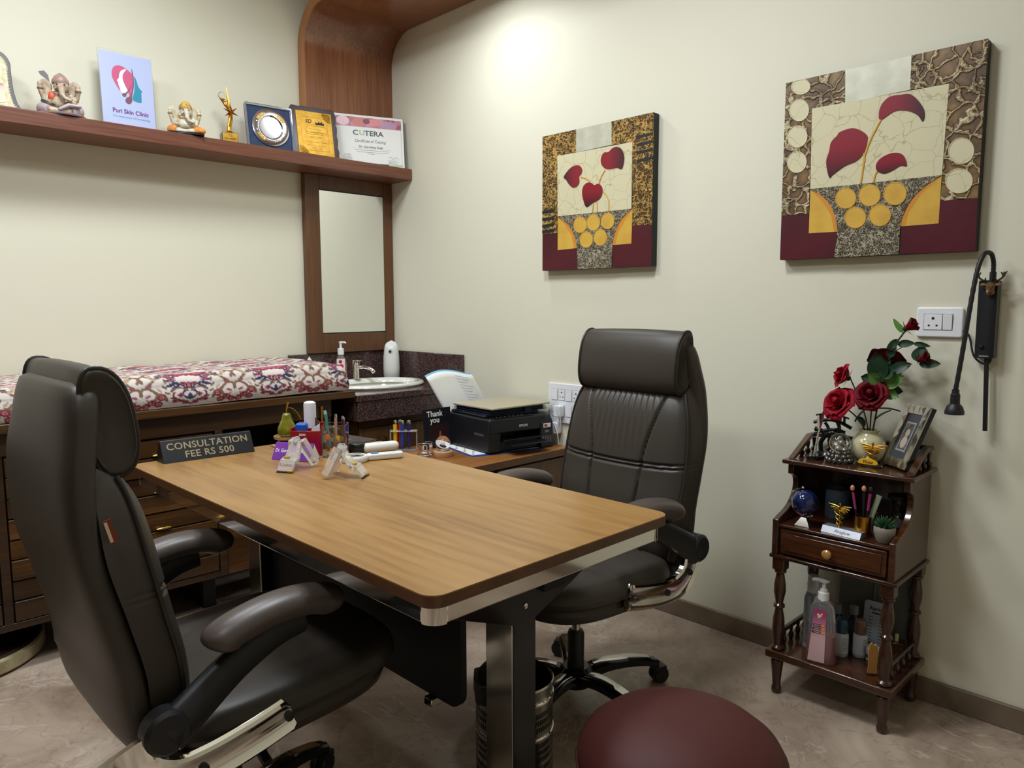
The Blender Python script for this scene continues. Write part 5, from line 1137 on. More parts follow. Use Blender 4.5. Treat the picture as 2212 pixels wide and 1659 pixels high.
# printer
PRN = mat('printer_black', (0.006, 0.007, 0.010), 0.42); PRNG = mat('printer_gloss', (0.004, 0.004, 0.007), 0.2)
pr = thing('inkjet_printer', 'black inkjet printer with ink tank on the side unit', 'printer', (-0.205, -1.088, ZR+0.004), math.radians(-8))
w2, d2 = 0.165, 0.162
MB().box(-w2, w2-0.030, -d2+0.012, d2, 0, 0.052).build('body_base', PRN, pr, bevel=0.008)
MB().box(-w2, w2-0.030, -d2, d2, 0.080, 0.146).build('body_top', PRN, pr, bevel=0.008)
MB().box(-w2-0.001, -w2+0.06, -d2+0.002, d2+0.001, 0.004, 0.143).build('body_cheek', PRN, pr, bevel=0.006)
MB().box(-w2+0.055, w2-0.032, -d2+0.10, d2-0.002, 0.050, 0.082).build('body_back', PRN, pr)
mb = MB(); q = [(-d2-0.004, 0), (d2-0.03, 0), (d2-0.03, 0.138), (-d2+0.050, 0.144), (-d2+0.016, 0.138), (-d2+0.002, 0.120), (-d2-0.004, 0.100)]
mb.rings([[(x, y, z) for y, z in (q)] for x in (w2-0.062, w2+0.005)]).build('ink_tank', PRN, pr, bevel=0.003, weld=True)
for k in range(4): MB().box(w2-0.056+0.014*k, w2-0.047+0.014*k, -d2-0.0062, -d2-0.004, 0.020, 0.050).build('tank_window', mat('tank_window', (0.10, 0.10, 0.11), 0.2), pr)
MB().box(-w2+0.062, w2-0.070, -d2-0.02, -d2+0.10, 0.050, 0.056).build('output_tray', PRNG, pr, bevel=0.002)
MB().box(-w2+0.066, w2-0.074, -d2-0.085, -d2-0.015, 0.040, 0.045).build('tray_extension', PRNG, pr, bevel=0.002)
MB().box(-w2+0.004, w2-0.034, -d2+0.045, d2-0.02, 0.146, 0.158).build('scanner_lid', PRN, pr, bevel=0.005)
cpn = MB().box(-w2+0.02, w2-0.09, -d2+0.002, -d2+0.045, 0.1455, 0.149).build('control_panel', PRNG, pr, bevel=0.002)
for k in range(7): MB().lathe([(0.001, 0.0005), (0.0035, 0.0005), (0.0035, 0)], 10, T(-w2+0.05+0.022*k, -d2+0.022, 0.149)).build('button', mat('button_grey', (0.25, 0.25, 0.26), 0.5), cpn)
text('EPSON', 0.0145, mat('logo_silver', (0.62, 0.62, 0.64), 0.4), pr, (0.010, -d2-0.0008, 0.106), (PI/2, 0, 0), ext=0.0004, bold=0.0003, name='maker_logo')
lbw = MB().box(w2-0.048, w2-0.008, -d2-0.0052, -d2-0.004, 0.086, 0.104).build('sticker', PAPER, pr)
MB().box(w2-0.044, w2-0.028, -d2-0.0056, -d2-0.0052, 0.089, 0.100).build('sticker_print', mat('print_red', srgb(170, 50, 50), 0.5), lbw)
MB().box(w2-0.044, w2-0.014, -d2-0.0052, -d2-0.004, 0.062, 0.076).build('sticker', mat('sticker_dark', (0.05, 0.05, 0.06), 0.4), pr)
text('L3250', 0.006, PAPER, pr, (w2-0.029, -d2-0.0053, 0.069), (PI/2, 0, 0), ext=0.0001, name='model_print')
MB().box(-w2-0.0012, -w2, -0.12, -0.05, 0.070, 0.080).build('side_recess', mat('recess_grey', (0.06, 0.06, 0.07), 0.5), pr)
# folders and laptop stand on the printer
fd = thing('blue_folder', 'navy blue elastic document folders lying on the printer', 'folder', (-0.195, -1.082, ZR+0.163), math.radians(-4))
NAVYF = mat('navy_folder', srgb(20, 34, 62), 0.45)
for k in range(3):
    MB().box(-0.165+0.004*k, 0.165-0.003*k, -0.130+0.003*k, 0.125, 0.0085*k, 0.0085*k+0.003).build('cover', NAVYF, fd, bevel=0.001)
MB().box(-0.15, 0.15, -0.118, 0.118, 0.003, 0.017).build('paper_block', mat('folder_inside', srgb(24, 38, 66), 0.7), fd)
MB().box(0.030, 0.064, -0.1335, 0.128, -0.001, 0.0215).build('elastic_band', mat('navy_band', srgb(22, 36, 74), 0.7), fd)
nb = MB().prism(rrect(-0.172, 0.165, -0.135, 0.135, 0.006), 0, 0.008).build('beige_clipboard', mat('beige_board', srgb(172, 162, 136), 0.35), None, (-0.192, -1.095, ZR+0.1855), (0, 0, math.radians(-3)), bevel=0.002)
tag(nb, 'flat beige board lying on top of the navy folders', 'board')
# sheet of paper standing behind
bk = thing('open_booklet', 'white open booklet with blue back standing behind the printer', 'booklet', (-0.215, -0.905, ZR+0.0005), math.radians(-4))
def page(off):
    def f(u, v):
        x = -0.215+0.255*u+0.17*(1-v); z = 0.0+0.300*v+0.022*math.sin(PI*min(1, u*1.05+0.05))*v
        return (x, 0.0+0.035*v+0.022*math.sin(PI*u)*v+off, z)
    return f
m_ = MB(); m_.grid(page(0), 16, 12); pg = m_.build('page', PAPER, bk, smooth=60); sd = pg.modifiers.new('s', 'SOLIDIFY'); sd.thickness = 0.001
m_ = MB(); m_.grid(lambda u, v: (page(0.004)(u, v)[0]-0.004, page(0.004)(u, v)[1], page(0.004)(u, v)[2]+0.007*v), 16, 12); pg2 = m_.build('blue_cover', mat('sky_blue_card', srgb(120, 172, 208), 0.5), bk, smooth=60); sd = pg2.modifiers.new('s', 'SOLIDIFY'); sd.thickness = 0.001
mb = MB()
for k in range(9):
    for u0, u1 in ((0.62, 0.90),):
        p0 = page(-0.0012)(u0, 0.94-0.045*k); p1 = page(-0.0012)(u1-0.04*(k % 3), 0.94-0.045*k); mb.add([p0, p1, (p1[0], p1[1], p1[2]+0.0016), (p0[0], p0[1], p0[2]+0.0016)], [(0, 1, 2, 3)])
mb.build('small_print', mat('faint_print', srgb(170, 176, 200), 0.6), bk, smooth=0)['kind'] = 'stuff'
# brochure under the printer
bm_ = thing('brochure', 'blue and white printed brochure lying under the printer', 'brochure', (-0.225, -1.085, ZR+0.0004), math.radians(-14))
MB().box(-0.200, 0.150, -0.165, 0.165, 0, 0.0016).build('blue_sheet', mat('royal_blue', srgb(28, 70, 156), 0.4), bm_, smooth=0)
MB().box(-0.190, 0.150, -0.140, 0.165, 0.0016, 0.0026).build('white_sheet', PAPER, bm_, smooth=0)
mb = MB()
for k in range(10): mb.ell((-0.180+0.014*(k % 3), -0.13+0.026*k, 0.0027), (0.006, 0.007, 0.0003), 8, 4)
mb.build('photo_print', mat('print_dark_red', srgb(110, 60, 70), 0.5), bm_)['kind'] = 'stuff'
# thank-you card
tk = front_thing('thank_you_card', 'black thank you card with perfume picture leaning by the printer', 'card', -0.424, -0.930, ZR+0.001, 0, 0.06)
MB().box(-0.075, 0.075, 0, 0.172, 0, 0.004).build('card', mat('card_black', (0.010, 0.011, 0.016), 0.35), tk)
text('Thank\nyou', 0.0345, PAPER, tk, (-0.014, 0.134, 0.0042), ext=0.0002, bold=0.0006, line=0.80)
pc = MB().box(-0.050, 0.062, 0.004, 0.100, 0.004, 0.0046).build('picture', mat('picture_brown', srgb(46, 30, 30), 0.3), tk)
MB().prism([(0.0, 0.016), (0.022, 0.016), (0.026, 0.040), (0.018, 0.052), (0.016, 0.070), (0.008, 0.070), (0.006, 0.052), (-0.004, 0.040)], 0.0046, 0.0052).build('perfume_print', mat('print_amber', srgb(150, 80, 50), 0.3), pc)
# pen stand with tube pens
ps = thing('pen_stand', 'clear acrylic rack holding coloured ball pens upright', 'pen stand', (-0.565, -0.872, ZR), math.radians(-42))
ACR = mat('clear_acrylic_thin', (0.92, 0.94, 0.95), 0.06, trans=0.75)
MB().box(-0.055, 0.055, -0.018, 0.018, 0.0, 0.004).build('rack_base', ACR, ps, bevel=0.001)
MB().box(-0.058, 0.058, -0.020, 0.020, 0.082, 0.086).build('rack_plate', ACR, ps, bevel=0.001)
for s in (-1, 1): MB().box(s*0.056-0.002, s*0.056+0.002, -0.016, 0.016, 0.004, 0.082).build('rack_side', ACR, ps)
for k, (dx, dy, c, cn) in enumerate(((-0.036, -0.004, (222, 178, 20), 'yellow'), (-0.016, 0.008, (178, 30, 40), 'red'), (-0.006, -0.006, (34, 70, 150), 'blue'), (0.022, -0.004, (44, 40, 96), 'violet-blue'))):
    A = math.radians(-42); px_, py_ = -0.565+dx*math.cos(A)-dy*math.sin(A), -0.872+dx*math.sin(A)+dy*math.cos(A)
    pn = thing('ball_pen', '%s ball pen with silver top standing in the acrylic rack' % cn, 'pen', (px_, py_, ZR+0.0045), 0, 'pens in the acrylic rack')
    MB().lathe([(0.0006, 0), (0.006, 0.012), (0.0086, 0.02), (0.0086, 0.110)], 16).build('barrel', mat('pen_%s' % cn, srgb(*c), 0.3), pn)
    MB().lathe([(0.0088, 0.110), (0.0088, 0.118), (0.007, 0.125), (0.001, 0.127)], 16).build('cap', SILVER, pn)
# crystals
cu = thing('crystal_cube', 'clear crystal cube engraved with a white figure', 'ornament', (-0.583, -1.040, ZR), math.radians(-52))
MB().box(-0.026, 0.026, -0.026, 0.026, 0.0, 0.058).build('crystal_block', CLEAR, cu, bevel=0.002)
mb = MB(); mb.ell((-0.004, 0, 0.034), (0.004, 0.006, 0.014), 10, 8); mb.tube([(0.002+0.009*math.cos(a_), 0, 0.036+0.011*math.sin(a_)) for a_ in [2*PI*i/16 for i in range(17)]], 0.0022, 6); mb.ell((0.0, 0, 0.014), (0.013, 0.008, 0.006), 10, 6)
mb.build('engraving', mat('etched_white', (0.85, 0.85, 0.85), 0.7), cu, smooth=60)
cbk = thing('crystal_ball', 'crystal ball on a pale round wooden base', 'ornament', (-0.528, -1.090, ZR))
MB().lathe([(0.001, 0), (0.040, 0), (0.041, 0.002), (0.041, 0.021), (0.039, 0.023), (0.016, 0.023), (0.012, 0.021), (0.001, 0.021)], 40).build('wooden_base', wood('pale_wood', (srgb(168, 124, 84), srgb(204, 164, 120)), axis=0, scale=14, stretch=6, rough=0.5), cbk, bevel=0.001)
MB().ell((0, 0, 0.0535), 0.031, 36, 22).build('ball', CLEAR, cbk, smooth=60)
mb = MB(); mb.ell((0, 0, 0.0535), (0.006, 0.006, 0.0065), 12, 8); mb.build('inner_engraving', mat('etched_white', (0.85, 0.85, 0.85), 0.7), cbk, smooth=60)
MB().lathe([(0.010, 0.0), (0.020, 0.003), (0.024, 0.0)], 20, T(0, 0, 0.045, 0.5), cap0=False, cap1=False).build('inner_ring', mat('etched_white', (0.85, 0.85, 0.85), 0.7), cbk)

# ================================================================== WOODEN SIDE TABLE
TW = wood('polished_teak', (srgb(36, 18, 9), srgb(64, 33, 16), srgb(94, 53, 25)), axis=0, scale=10, stretch=14, rough=0.22, coat=0.5, fine=0.3)
TWD = wood('polished_teak_dark', (srgb(30, 14, 8), srgb(52, 27, 14), srgb(70, 38, 19)), axis=2, scale=12, stretch=14, rough=0.22, coat=0.4)
tb = thing('side_table', 'turned-leg dark teak side table with drawer and galleried top', 'table', (-0.160, -2.590, 0), -PI/2)
def turned(prof, x, y, n=20): return MB().lathe(prof, n, T(x, y, 0))
UP = [(0.012, 0.142), (0.020, 0.146), (0.020, 0.152), (0.014, 0.158), (0.013, 0.168), (0.016, 0.185), (0.0185, 0.215), (0.017, 0.245), (0.0125, 0.268), (0.0115, 0.276), (0.017, 0.281), (0.017, 0.288), (0.0115, 0.293), (0.0125, 0.302), (0.018, 0.330), (0.0175, 0.352), (0.0135, 0.378), (0.012, 0.388), (0.018, 0.393), (0.018, 0.400), (0.013, 0.402)]
LO = [(0.001, 0.0), (0.0115, 0.0), (0.0150, 0.006), (0.0150, 0.018), (0.0120, 0.024), (0.0145, 0.060), (0.0185, 0.100), (0.0185, 0.108), (0.0150, 0.112), (0.0150, 0.117)]
for sx in (-1, 1):
    for sy in (-1, 1):
        x, y = sx*0.158, sy*0.122
        lg = turned(UP, x, y).build('leg', TWD, tb)
        MB().box(x-0.019, x+0.019, y-0.019, y+0.019, 0.402, 0.4395).build('leg_block', TWD, lg, bevel=0.003)
        turned(LO, x, y).build('foot', TWD, tb)
MB().box(-0.188, 0.188, -0.148, 0.142, 0.117, 0.142).build('lower_shelf', TW, tb, bevel=0.005)
for sx in (-1, 1):
    rl = MB().box(sx*0.160-0.008, sx*0.160+0.008, -0.110, 0.110, 0.186, 0.198).build('lower_rail', TWD, tb, bevel=0.004)
    for k in range(4): MB().lathe([(0.005, 0.142), (0.008, 0.152), (0.008, 0.162), (0.004, 0.170), (0.006, 0.180), (0.005, 0.187)], 12, T(sx*0.160, -0.075+0.05*k, 0)).build('spindle', TWD, rl)
MB().box(-0.186, 0.186, -0.146, 0.142, 0.4395, 0.452).build('base_moulding', TWD, tb, bevel=0.004)
MB().box(-0.176, 0.176, -0.130, 0.138, 0.452, 0.540).build('drawer_case', TWD, tb)
MB().box(-0.172, 0.172, -0.142, 0.138, 0.540, 0.549).build('middle_shelf', TW, tb, bevel=0.002)
dw = MB().box(-0.154, 0.154, -0.141, -0.1305, 0.458, 0.536).build('drawer', TW, tb, bevel=0.004)
MB().box(-0.140, 0.140, -0.1445, -0.141, 0.470, 0.524).build('drawer_panel', TW, dw, bevel=0.003)
MB().lathe([(0.006, 0), (0.006, 0.008), (0.013, 0.012), (0.014, 0.018), (0.009, 0.023), (0.001, 0.024)], 20, T(-0.004, -0.1445, 0.494, PI/2)).build('knob', wood('knob_pale', (srgb(150, 104, 50), srgb(190, 140, 76)), axis=0, scale=30, stretch=4, rough=0.3, coat=0.4), dw)
side = [(-0.146, 0.452), (0.138, 0.452), (0.138, 0.722), (-0.052, 0.722), (-0.052, 0.690)]
side += [(p.x, p.y) for p in bez([(-0.052, 0.690, 0), (-0.040, 0.686, 0), (-0.022, 0.676, 0), (-0.015, 0.655, 0), (-0.022, 0.628, 0), (-0.045, 0.602, 0), (-0.080, 0.582, 0), (-0.115, 0.572, 0), (-0.146, 0.562, 0)], 4)][1:]
Mside = lambda x: Matrix(((0, 0, 1, x), (1, 0, 0, 0), (0, 1, 0, 0), (0, 0, 0, 1)))
for sx in (-1, 1): MB().prism(side, -0.009, 0.009, Mside(sx*0.169)).build('side_panel', TW if sx > 0 else TWD, tb, bevel=0.002)
MB().box(-0.160, 0.160, 0.120, 0.132, 0.549, 0.722).build('back_panel', TWD, tb)
MB().box(-0.192, 0.192, -0.068, 0.144, 0.722, 0.736).build('table_top', TW, tb, bevel=0.004)
for sx in (-1, 1):
    pts = [(-0.050, 0.737), (-0.030, 0.737), (0.085, 0.786), (0.135, 0.786), (0.135, 0.800), (0.080, 0.800)]
    g = MB().prism(pts, -0.010, 0.010, Mside(sx*0.172)).build('gallery_rail', TW, tb, bevel=0.003)
    for y, h in ((0.030, 0.763), (0.075, 0.782), (0.122, 0.786)): MB().lathe([(0.005, 0.736), (0.009, 0.742), (0.009, 0.750), (0.004, 0.756), (0.007, h-0.006), (0.005, h)], 12, T(sx*0.172, y, 0)).build('spindle', TWD, g)
g = MB().box(-0.162, 0.162, 0.120, 0.136, 0.786, 0.800).build('gallery_rail', TW, tb, bevel=0.003)
for k in range(6): MB().lathe([(0.005, 0.736), (0.009, 0.744), (0.009, 0.752), (0.004, 0.758), (0.007, 0.778), (0.005, 0.787)], 12, T(-0.125+0.05*k, 0.128, 0)).build('spindle', TWD, g)

# ------------------------------------------------------------------ on its top
ZT = 0.7365
VASE = mat('cream_glaze', srgb(196, 188, 150), 0.15, coat=0.4)
vs_ = MB().lathe([(0.001, 0.0), (0.026, 0.0), (0.030, 0.003), (0.045, 0.022), (0.051, 0.044), (0.048, 0.066), (0.037, 0.082), (0.027, 0.089), (0.026, 0.094), (0.030, 0.099), (0.030, 0.101), (0.026, 0.101), (0.022, 0.092), (0.022, 0.086), (0.040, 0.06), (0.040, 0.03), (0.020, 0.008), (0.001, 0.008)], 40).build('round_vase', VASE, None, (-0.088, -2.606, ZT), smooth=50)
tag(vs_, 'round cream glazed vase holding the red roses', 'vase')
VM = Vector((-0.088, -2.606, ZT+0.085))
PET = {}
def petal_mesh(key, L, R_):
    """one cupped petal wrapping round the flower axis (+z), centred on +y"""
    if key in PET: return PET[key]
    span = (1.25, 1.0, 0.85, 0.72)[L]; r0 = R_*(0.05, 0.10, 0.12, 0.12)[L]; r1 = R_*(0.20, 0.42, 0.70, 0.92)[L]; h = R_*(0.92, 0.86, 0.70, 0.42)[L]; curl = R_*(0.03, 0.12, 0.22, 0.26)[L]
    mb = MB()
    def f(u, v):
        a_ = (u-0.5)*2; w = span*(0.35+0.65*math.sin(PI/2*min(1, v*1.5)))*(1-0.28*max(0, v-0.7)/0.3)
        r_ = r0+(r1-r0)*math.sin(PI/2*v)**0.9+curl*max(0, v-0.62)/0.38*(0.6+0.4*a_*a_)
        z = h*v-curl*0.9*(max(0, v-0.7)/0.3)**2-0.10*h*a_*a_*v+0.05*R_*max(0, 1-abs(a_)*2.2)*max(0, v-0.6)/0.4
        an = a_*w+PI/2
        return (r_*math.cos(an), r_*math.sin(an), z)
    mb.grid(f, 8, 8)
    me = bpy.data.meshes.new('petal'); me.from_pydata(mb.v, [], mb.f); me.shade_smooth(); PET[key] = me
    return me
def rosecol(i): return mat('rose_%d' % i, [srgb(158, 8, 32), srgb(112, 4, 22), srgb(96, 4, 20)][i], 0.6, spec=0.2, noise=(60, [srgb(130, 6, 28), srgb(84, 2, 18), srgb(70, 2, 14)][i], 2))
GREEN = mat('leaf_green', srgb(30, 62, 36), 0.45, noise=(30, srgb(22, 48, 30), 3)); GREENL = mat('leaf_light_green', srgb(96, 142, 62), 0.4, noise=(30, srgb(70, 120, 50), 3)); STEMG = mat('stem_green', srgb(44, 66, 34), 0.5)
def bloom(parent, pos, axis, R_, ci, layers=4):
    q = Vector(axis).normalized().to_track_quat('Z', 'Y'); pos = Vector(pos)
    cr = MB().lathe([(0.001, 0), (R_*0.22, R_*0.08), (R_*0.26, R_*0.45), (R_*0.18, R_*0.75), (R_*0.05, R_*0.82)], 12).build('bloom', rosecol(ci), parent); cr.location = pos; cr.rotation_mode = 'QUATERNION'; cr.rotation_quaternion = q
    for L in range(layers):
        n = (3, 4, 5, 6)[L]; me = petal_mesh((round(R_, 4), L), L, R_)
        for k in range(n):
            a_ = 2*PI*k/n+L*0.7+0.15*math.sin(k*3+L)
            o = bpy.data.objects.new('petal', me); COL.objects.link(o); o.parent = cr
            o.matrix_local = Matrix.Rotation(a_, 4, 'Z') @ Matrix.Translation((0, 0.012*R_*(k % 2), 0.03*R_*math.sin(k*2.3+L))) @ Matrix.Rotation(0.10*math.sin(k*1.9+L), 4, 'X')
            if not me.materials: me.materials.append(rosecol(ci))
            o.material_slots[0].link = 'OBJECT'; o.material_slots[0].material = rosecol(ci)
    mb = MB()
    for k in range(5):
        a_ = 2*PI*k/5; mb.add([(0.1*R_*math.cos(a_), 0.1*R_*math.sin(a_), -0.05*R_), (0.30*R_*math.cos(a_+0.25), 0.30*R_*math.sin(a_+0.25), 0.02*R_), (0.75*R_*math.cos(a_), 0.75*R_*math.sin(a_), 0.10*R_), (0.30*R_*math.cos(a_-0.25), 0.30*R_*math.sin(a_-0.25), 0.02*R_)], [(0, 1, 2, 3)])
    mb.lathe([(0.02*R_, -0.22*R_), (0.16*R_, -0.12*R_), (0.20*R_, 0.0)], 10)
    mb.build('sepals', GREEN, cr, smooth=0)
    return cr
LEAFME = {}
def leaf(parent, pos, d, L=0.05, W=0.018, m=None, droop=0.2, up=(0, 0, 1)):
    mb = MB(); d = Vector(d).normalized(); s = d.cross(Vector(up)); s = s.normalized() if s.length > 1e-3 else Vector((0, 1, 0)); n = s.cross(d)
    def f(u, v):
        a_ = (u-0.5)*2; w = W*math.sin(PI*v**0.8)**0.75 if 0 < v < 1 else 0
        return Vector(pos)+d*(L*v)+s*(w*a_)+n*(0.25*W*abs(a_)**1.2-droop*L*v*v)
    mb.grid(f, 4, 8); return mb.build('leaf', m or GREEN, parent, smooth=60)
def rose_stem(label, tip, mid, base_off, axis, R_, ci, layers=4, leaves=()):
    t = thing('red_rose', label, 'rose', tuple(VM+Vector(base_off)), group='red roses in the vase')
    o = VM+Vector(base_off); L = lambda p: Vector(p)-o
    pth = bez([(0, 0, -0.055), (0, 0, 0.0), tuple(L(mid)), tuple(L(tip)-Vector(axis).normalized()*0.2*R_)], 6)
    MB().tube(pth, 0.0021, 8).build('stem', STEMG, t)
    bloom(t, L(tip), axis, R_, ci, layers)
    for p, d, ln, w, m in leaves: leaf(t, L(p), d, ln, w, m)
    return t
rose_stem('bright red open rose, lowest on the left of the vase', (-0.125, -2.533, 0.912), (-0.10, -2.575, 0.87), (0.004, 0.010, 0), (-0.75, 0.25, 0.45), 0.050, 0, 4, [((-0.10, -2.575, 0.875), (-0.3, -0.6, -0.5), 0.04, 0.014, GREEN)])
rose_stem('half-open red rose at the upper left of the bouquet', (-0.098, -2.540, 0.992), (-0.088, -2.585, 0.90), (0.010, 0.004, 0), (-0.55, 0.75, 0.45), 0.046, 0, 3, [((-0.092, -2.57, 0.93), (0.2, -0.5, 0.5), 0.035, 0.010, GREEN)])
rose_stem('dark red full rose in the middle of the bouquet', (-0.120, -2.620, 0.945), (-0.095, -2.612, 0.88), (-0.004, -0.004, 0), (-0.85, -0.05, 0.5), 0.046, 1, 4, [((-0.105, -2.63, 0.905), (0.1, -1, 0.15), 0.066, 0.014, GREEN), ((-0.10, -2.60, 0.90), (-0.2, 0.6, -0.6), 0.05, 0.020, GREEN), ((-0.09, -2.625, 0.87), (0.3, -0.5, 0.6), 0.05, 0.013, GREEN)])
# tall spray with one rose and two buds
t = thing('rose_spray', 'tall leafy rose spray with a hidden bloom and two buds reaching the switch plate', 'rose', tuple(VM+Vector((0.0, -0.010, 0))), group='red roses in the vase')
o = VM+Vector((0.0, -0.010, 0)); L = lambda p: Vector(p)-o
MB().tube(bez([(0, 0, -0.055), (0, 0, 0), tuple(L((-0.085, -2.628, 0.92))), tuple(L((-0.085, -2.645, 1.02))), tuple(L((-0.090, -2.665, 1.09))), tuple(L((-0.095, -2.695, 1.140)))], 6), 0.0026, 8).build('stem', STEMG, t)
MB().tube(bez([tuple(L((-0.085, -2.632, 0.96))), tuple(L((-0.085, -2.670, 1.005))), tuple(L((-0.085, -2.715, 1.045)))], 6), 0.0018, 8).build('stem', STEMG, t)
MB().tube(bez([tuple(L((-0.088, -2.655, 1.07))), tuple(L((-0.080, -2.690, 1.095))), tuple(L((-0.08, -2.725, 1.105)))], 6), 0.0012, 8).build('stem', STEMG, t)
bloom(t, L((-0.075, -2.640, 1.040)), (0.75, 0.0, 0.55), 0.050, 2, 4)
bloom(t, L((-0.097, -2.697, 1.147)), (-0.1, -0.75, 0.55), 0.040, 1, 2)
bloom(t, L((-0.090, -2.735, 1.058)), (-0.2, -0.75, 0.35), 0.034, 1, 2)
for p, d, ln, w, m in (((-0.115, -2.640, 0.995), (-0.35, 0.1, 0.95), 0.085, 0.030, GREEN), ((-0.11, -2.635, 1.005), (-0.2, -0.5, 0.9), 0.06, 0.018, GREEN), ((-0.10, -2.635, 0.985), (-0.3, 0.7, 0.25), 0.055, 0.022, GREEN), ((-0.11, -2.64, 0.985), (-0.4, 0.3, 0.35), 0.050, 0.020, GREENL),
                       ((-0.10, -2.650, 0.975), (-0.2, -0.75, 0.55), 0.062, 0.022, GREENL), ((-0.10, -2.648, 0.958), (-0.2, -0.9, -0.25), 0.045, 0.017, GREENL), ((-0.09, -2.645, 0.965), (0.1, -0.9, -0.05), 0.05, 0.018, GREEN), ((-0.09, -2.66, 1.02), (0.0, -0.9, 0.45), 0.06, 0.018, GREEN),
                       ((-0.09, -2.655, 1.06), (-0.2, -0.25, 0.9), 0.055, 0.014, GREEN), ((-0.09, -2.68, 1.115), (-0.1, 0.55, -0.5), 0.05, 0.012, GREEN), ((-0.09, -2.675, 1.100), (0.1, -0.9, 0.15), 0.045, 0.012, GREEN), ((-0.08, -2.715, 1.104), (0.0, -0.9, -0.1), 0.045, 0.008, GREEN),
                       ((-0.095, -2.690, 1.135), (-0.2, 0.5, 0.8), 0.050, 0.008, GREENL), ((-0.085, -2.735, 1.050), (0.05, -0.1, 1.0), 0.050, 0.024, GREEN), ((-0.085, -2.735, 1.045), (0.0, -1.0, 0.1), 0.055, 0.015, GREEN), ((-0.09, -2.625, 0.99), (0, 0.3, -0.8), 0.05, 0.018, GREEN), ((-0.12, -2.65, 1.0), (-0.1, -0.3, 0.6), 0.05, 0.022, GREEN)):
    leaf(t, L(p), d, ln, w, m, up=(-1, 0, 0.3))
# photo frame
pf = thing('photo_frame', 'silver hammered photo frame with black edge leaning on the table top', 'frame', (-0.121, -2.690, ZT+0.004))
d_ = Vector((-0.068, -0.083, 0)).normalized(); n_ = Vector((-d_.y, d_.x, 0)); n_ = n_ if n_.x < 0 else -n_
ln_ = 0.40; up_ = (Vector((0, 0, 1))*math.cos(ln_)-n_*math.sin(ln_)); no_ = d_.cross(up_)
pf.rotation_euler = Matrix(((d_.x, up_.x, no_.x), (d_.y, up_.y, no_.y), (d_.z, up_.z, no_.z))).to_euler()
MB().box(-0.056, 0.056, 0.0, 0.196, -0.014, 0).build('frame_back', BLACKP, pf, bevel=0.001)
FRS = mat('hammered_silver', (0.60, 0.58, 0.53), 0.22, 1.0)
fr = []
rg = random.Random(11)
for (x0, x1, y0, y1) in ((-0.055, -0.034, 0.0, 0.195), (0.034, 0.055, 0.0, 0.195), (-0.034, 0.034, 0.0, 0.028), (-0.034, 0.034, 0.168, 0.195)):
    mb = MB(); nx = 2; ny = max(1, int((y1-y0)/0.028)) if y1-y0 > 0.05 else 1; nx = 1 if x1-x0 < 0.03 else 3
    P_ = [[Vector((x0+(x1-x0)*i/nx, y0+(y1-y0)*j/ny, 0.004)) for i in range(nx+1)] for j in range(ny+1)]
    for j in range(ny):
        for i in range(nx):
            a_, b_, c_, e_ = P_[j][i], P_[j][i+1], P_[j+1][i+1], P_[j+1][i]; m_ = (a_+b_+c_+e_)/4+Vector((rg.uniform(-.006, .006), rg.uniform(-.008, .008), rg.uniform(0.0005, 0.0022)))
            mb.add([a_, b_, c_, e_, m_], [(0, 1, 4), (1, 2, 4), (2, 3, 4), (3, 0, 4)])
    mb.box(x0, x1, y0, y1, 0, 0.0035); mb.build('frame_member', FRS, pf, smooth=0)
pp = MB().box(-0.034, 0.034, 0.028, 0.168, 0.0, 0.001).build('mount', mat('mount_slate', srgb(66, 68, 74), 0.4), pf)
MB().box(-0.022, 0.022, 0.050, 0.142, 0.001, 0.0018).build('mount_line', mat('mount_line', srgb(150, 150, 150), 0.4), pp)
MB().box(-0.018, 0.018, 0.055, 0.137, 0.0018, 0.0022).build('portrait', mat('portrait_grey', srgb(112, 102, 92), 0.35, noise=(60, srgb(70, 62, 56), 3)), pp)
MB().ell((0.001, 0.108, 0.0022), (0.009, 0.012, 0.0006), 14, 6).build('portrait_shape', mat('portrait_light', srgb(176, 164, 150), 0.4), pp)
MB().ell((0.001, 0.078, 0.0022), (0.013, 0.019, 0.0005), 14, 6).build('portrait_shape', mat('portrait_light', srgb(176, 164, 150), 0.4), pp)
MB().box(-0.004, 0.004, 0.02, 0.12, -0.017, -0.014).build('easel_strut', BLACKP, pf)
# caduceus trophies
def caduceus(parent, h, w, m, y=0.0):
    """winged staff with two snakes, in the xz plane, base at z=0"""
    MB().lathe([(h*0.045, 0.0), (h*0.05, h*0.03), (h*0.03, h*0.05), (h*0.022, h*0.1), (h*0.022, h*0.85), (h*0.05, h*0.89), (h*0.055, h*0.94), (h*0.03, h*0.99), (0.0003, h)], 14, T(0, y, 0)).build('staff', m, parent)
    for s in (-1, 1):
        pth = [(s*w*0.20*math.sin(PI*3*t_+PI/2*0)*(0.45+0.75*t_), y+0.006*h/0.07*math.cos(PI*3*t_)*s, h*(0.10+0.60*t_)) for t_ in [i/36 for i in range(37)]]
        MB().tube(pth, h*0.026, 8).build('snake', m, parent, smooth=60)
        for f in range(4):
            l_ = w*(0.52-0.085*f); a_ = 0.20-0.20*f
            MB().tube([(s*w*0.03, y, h*(0.80-0.035*f)), (s*l_*0.5, y, h*(0.80-0.035*f)+l_*0.5*math.sin(a_)*0.9), (s*l_, y, h*(0.80-0.035*f)+l_*math.sin(a_))], [h*0.03, h*0.05, h*0.006], 8, flat=((0, 1, 0), 0.45)).build('feather', m, parent, smooth=60)
fx = thing('medical_trophy', 'small golden winged staff on a dark oval base with yellow name badge', 'trophy', (-0.142, -2.638, ZT), -PI/2)
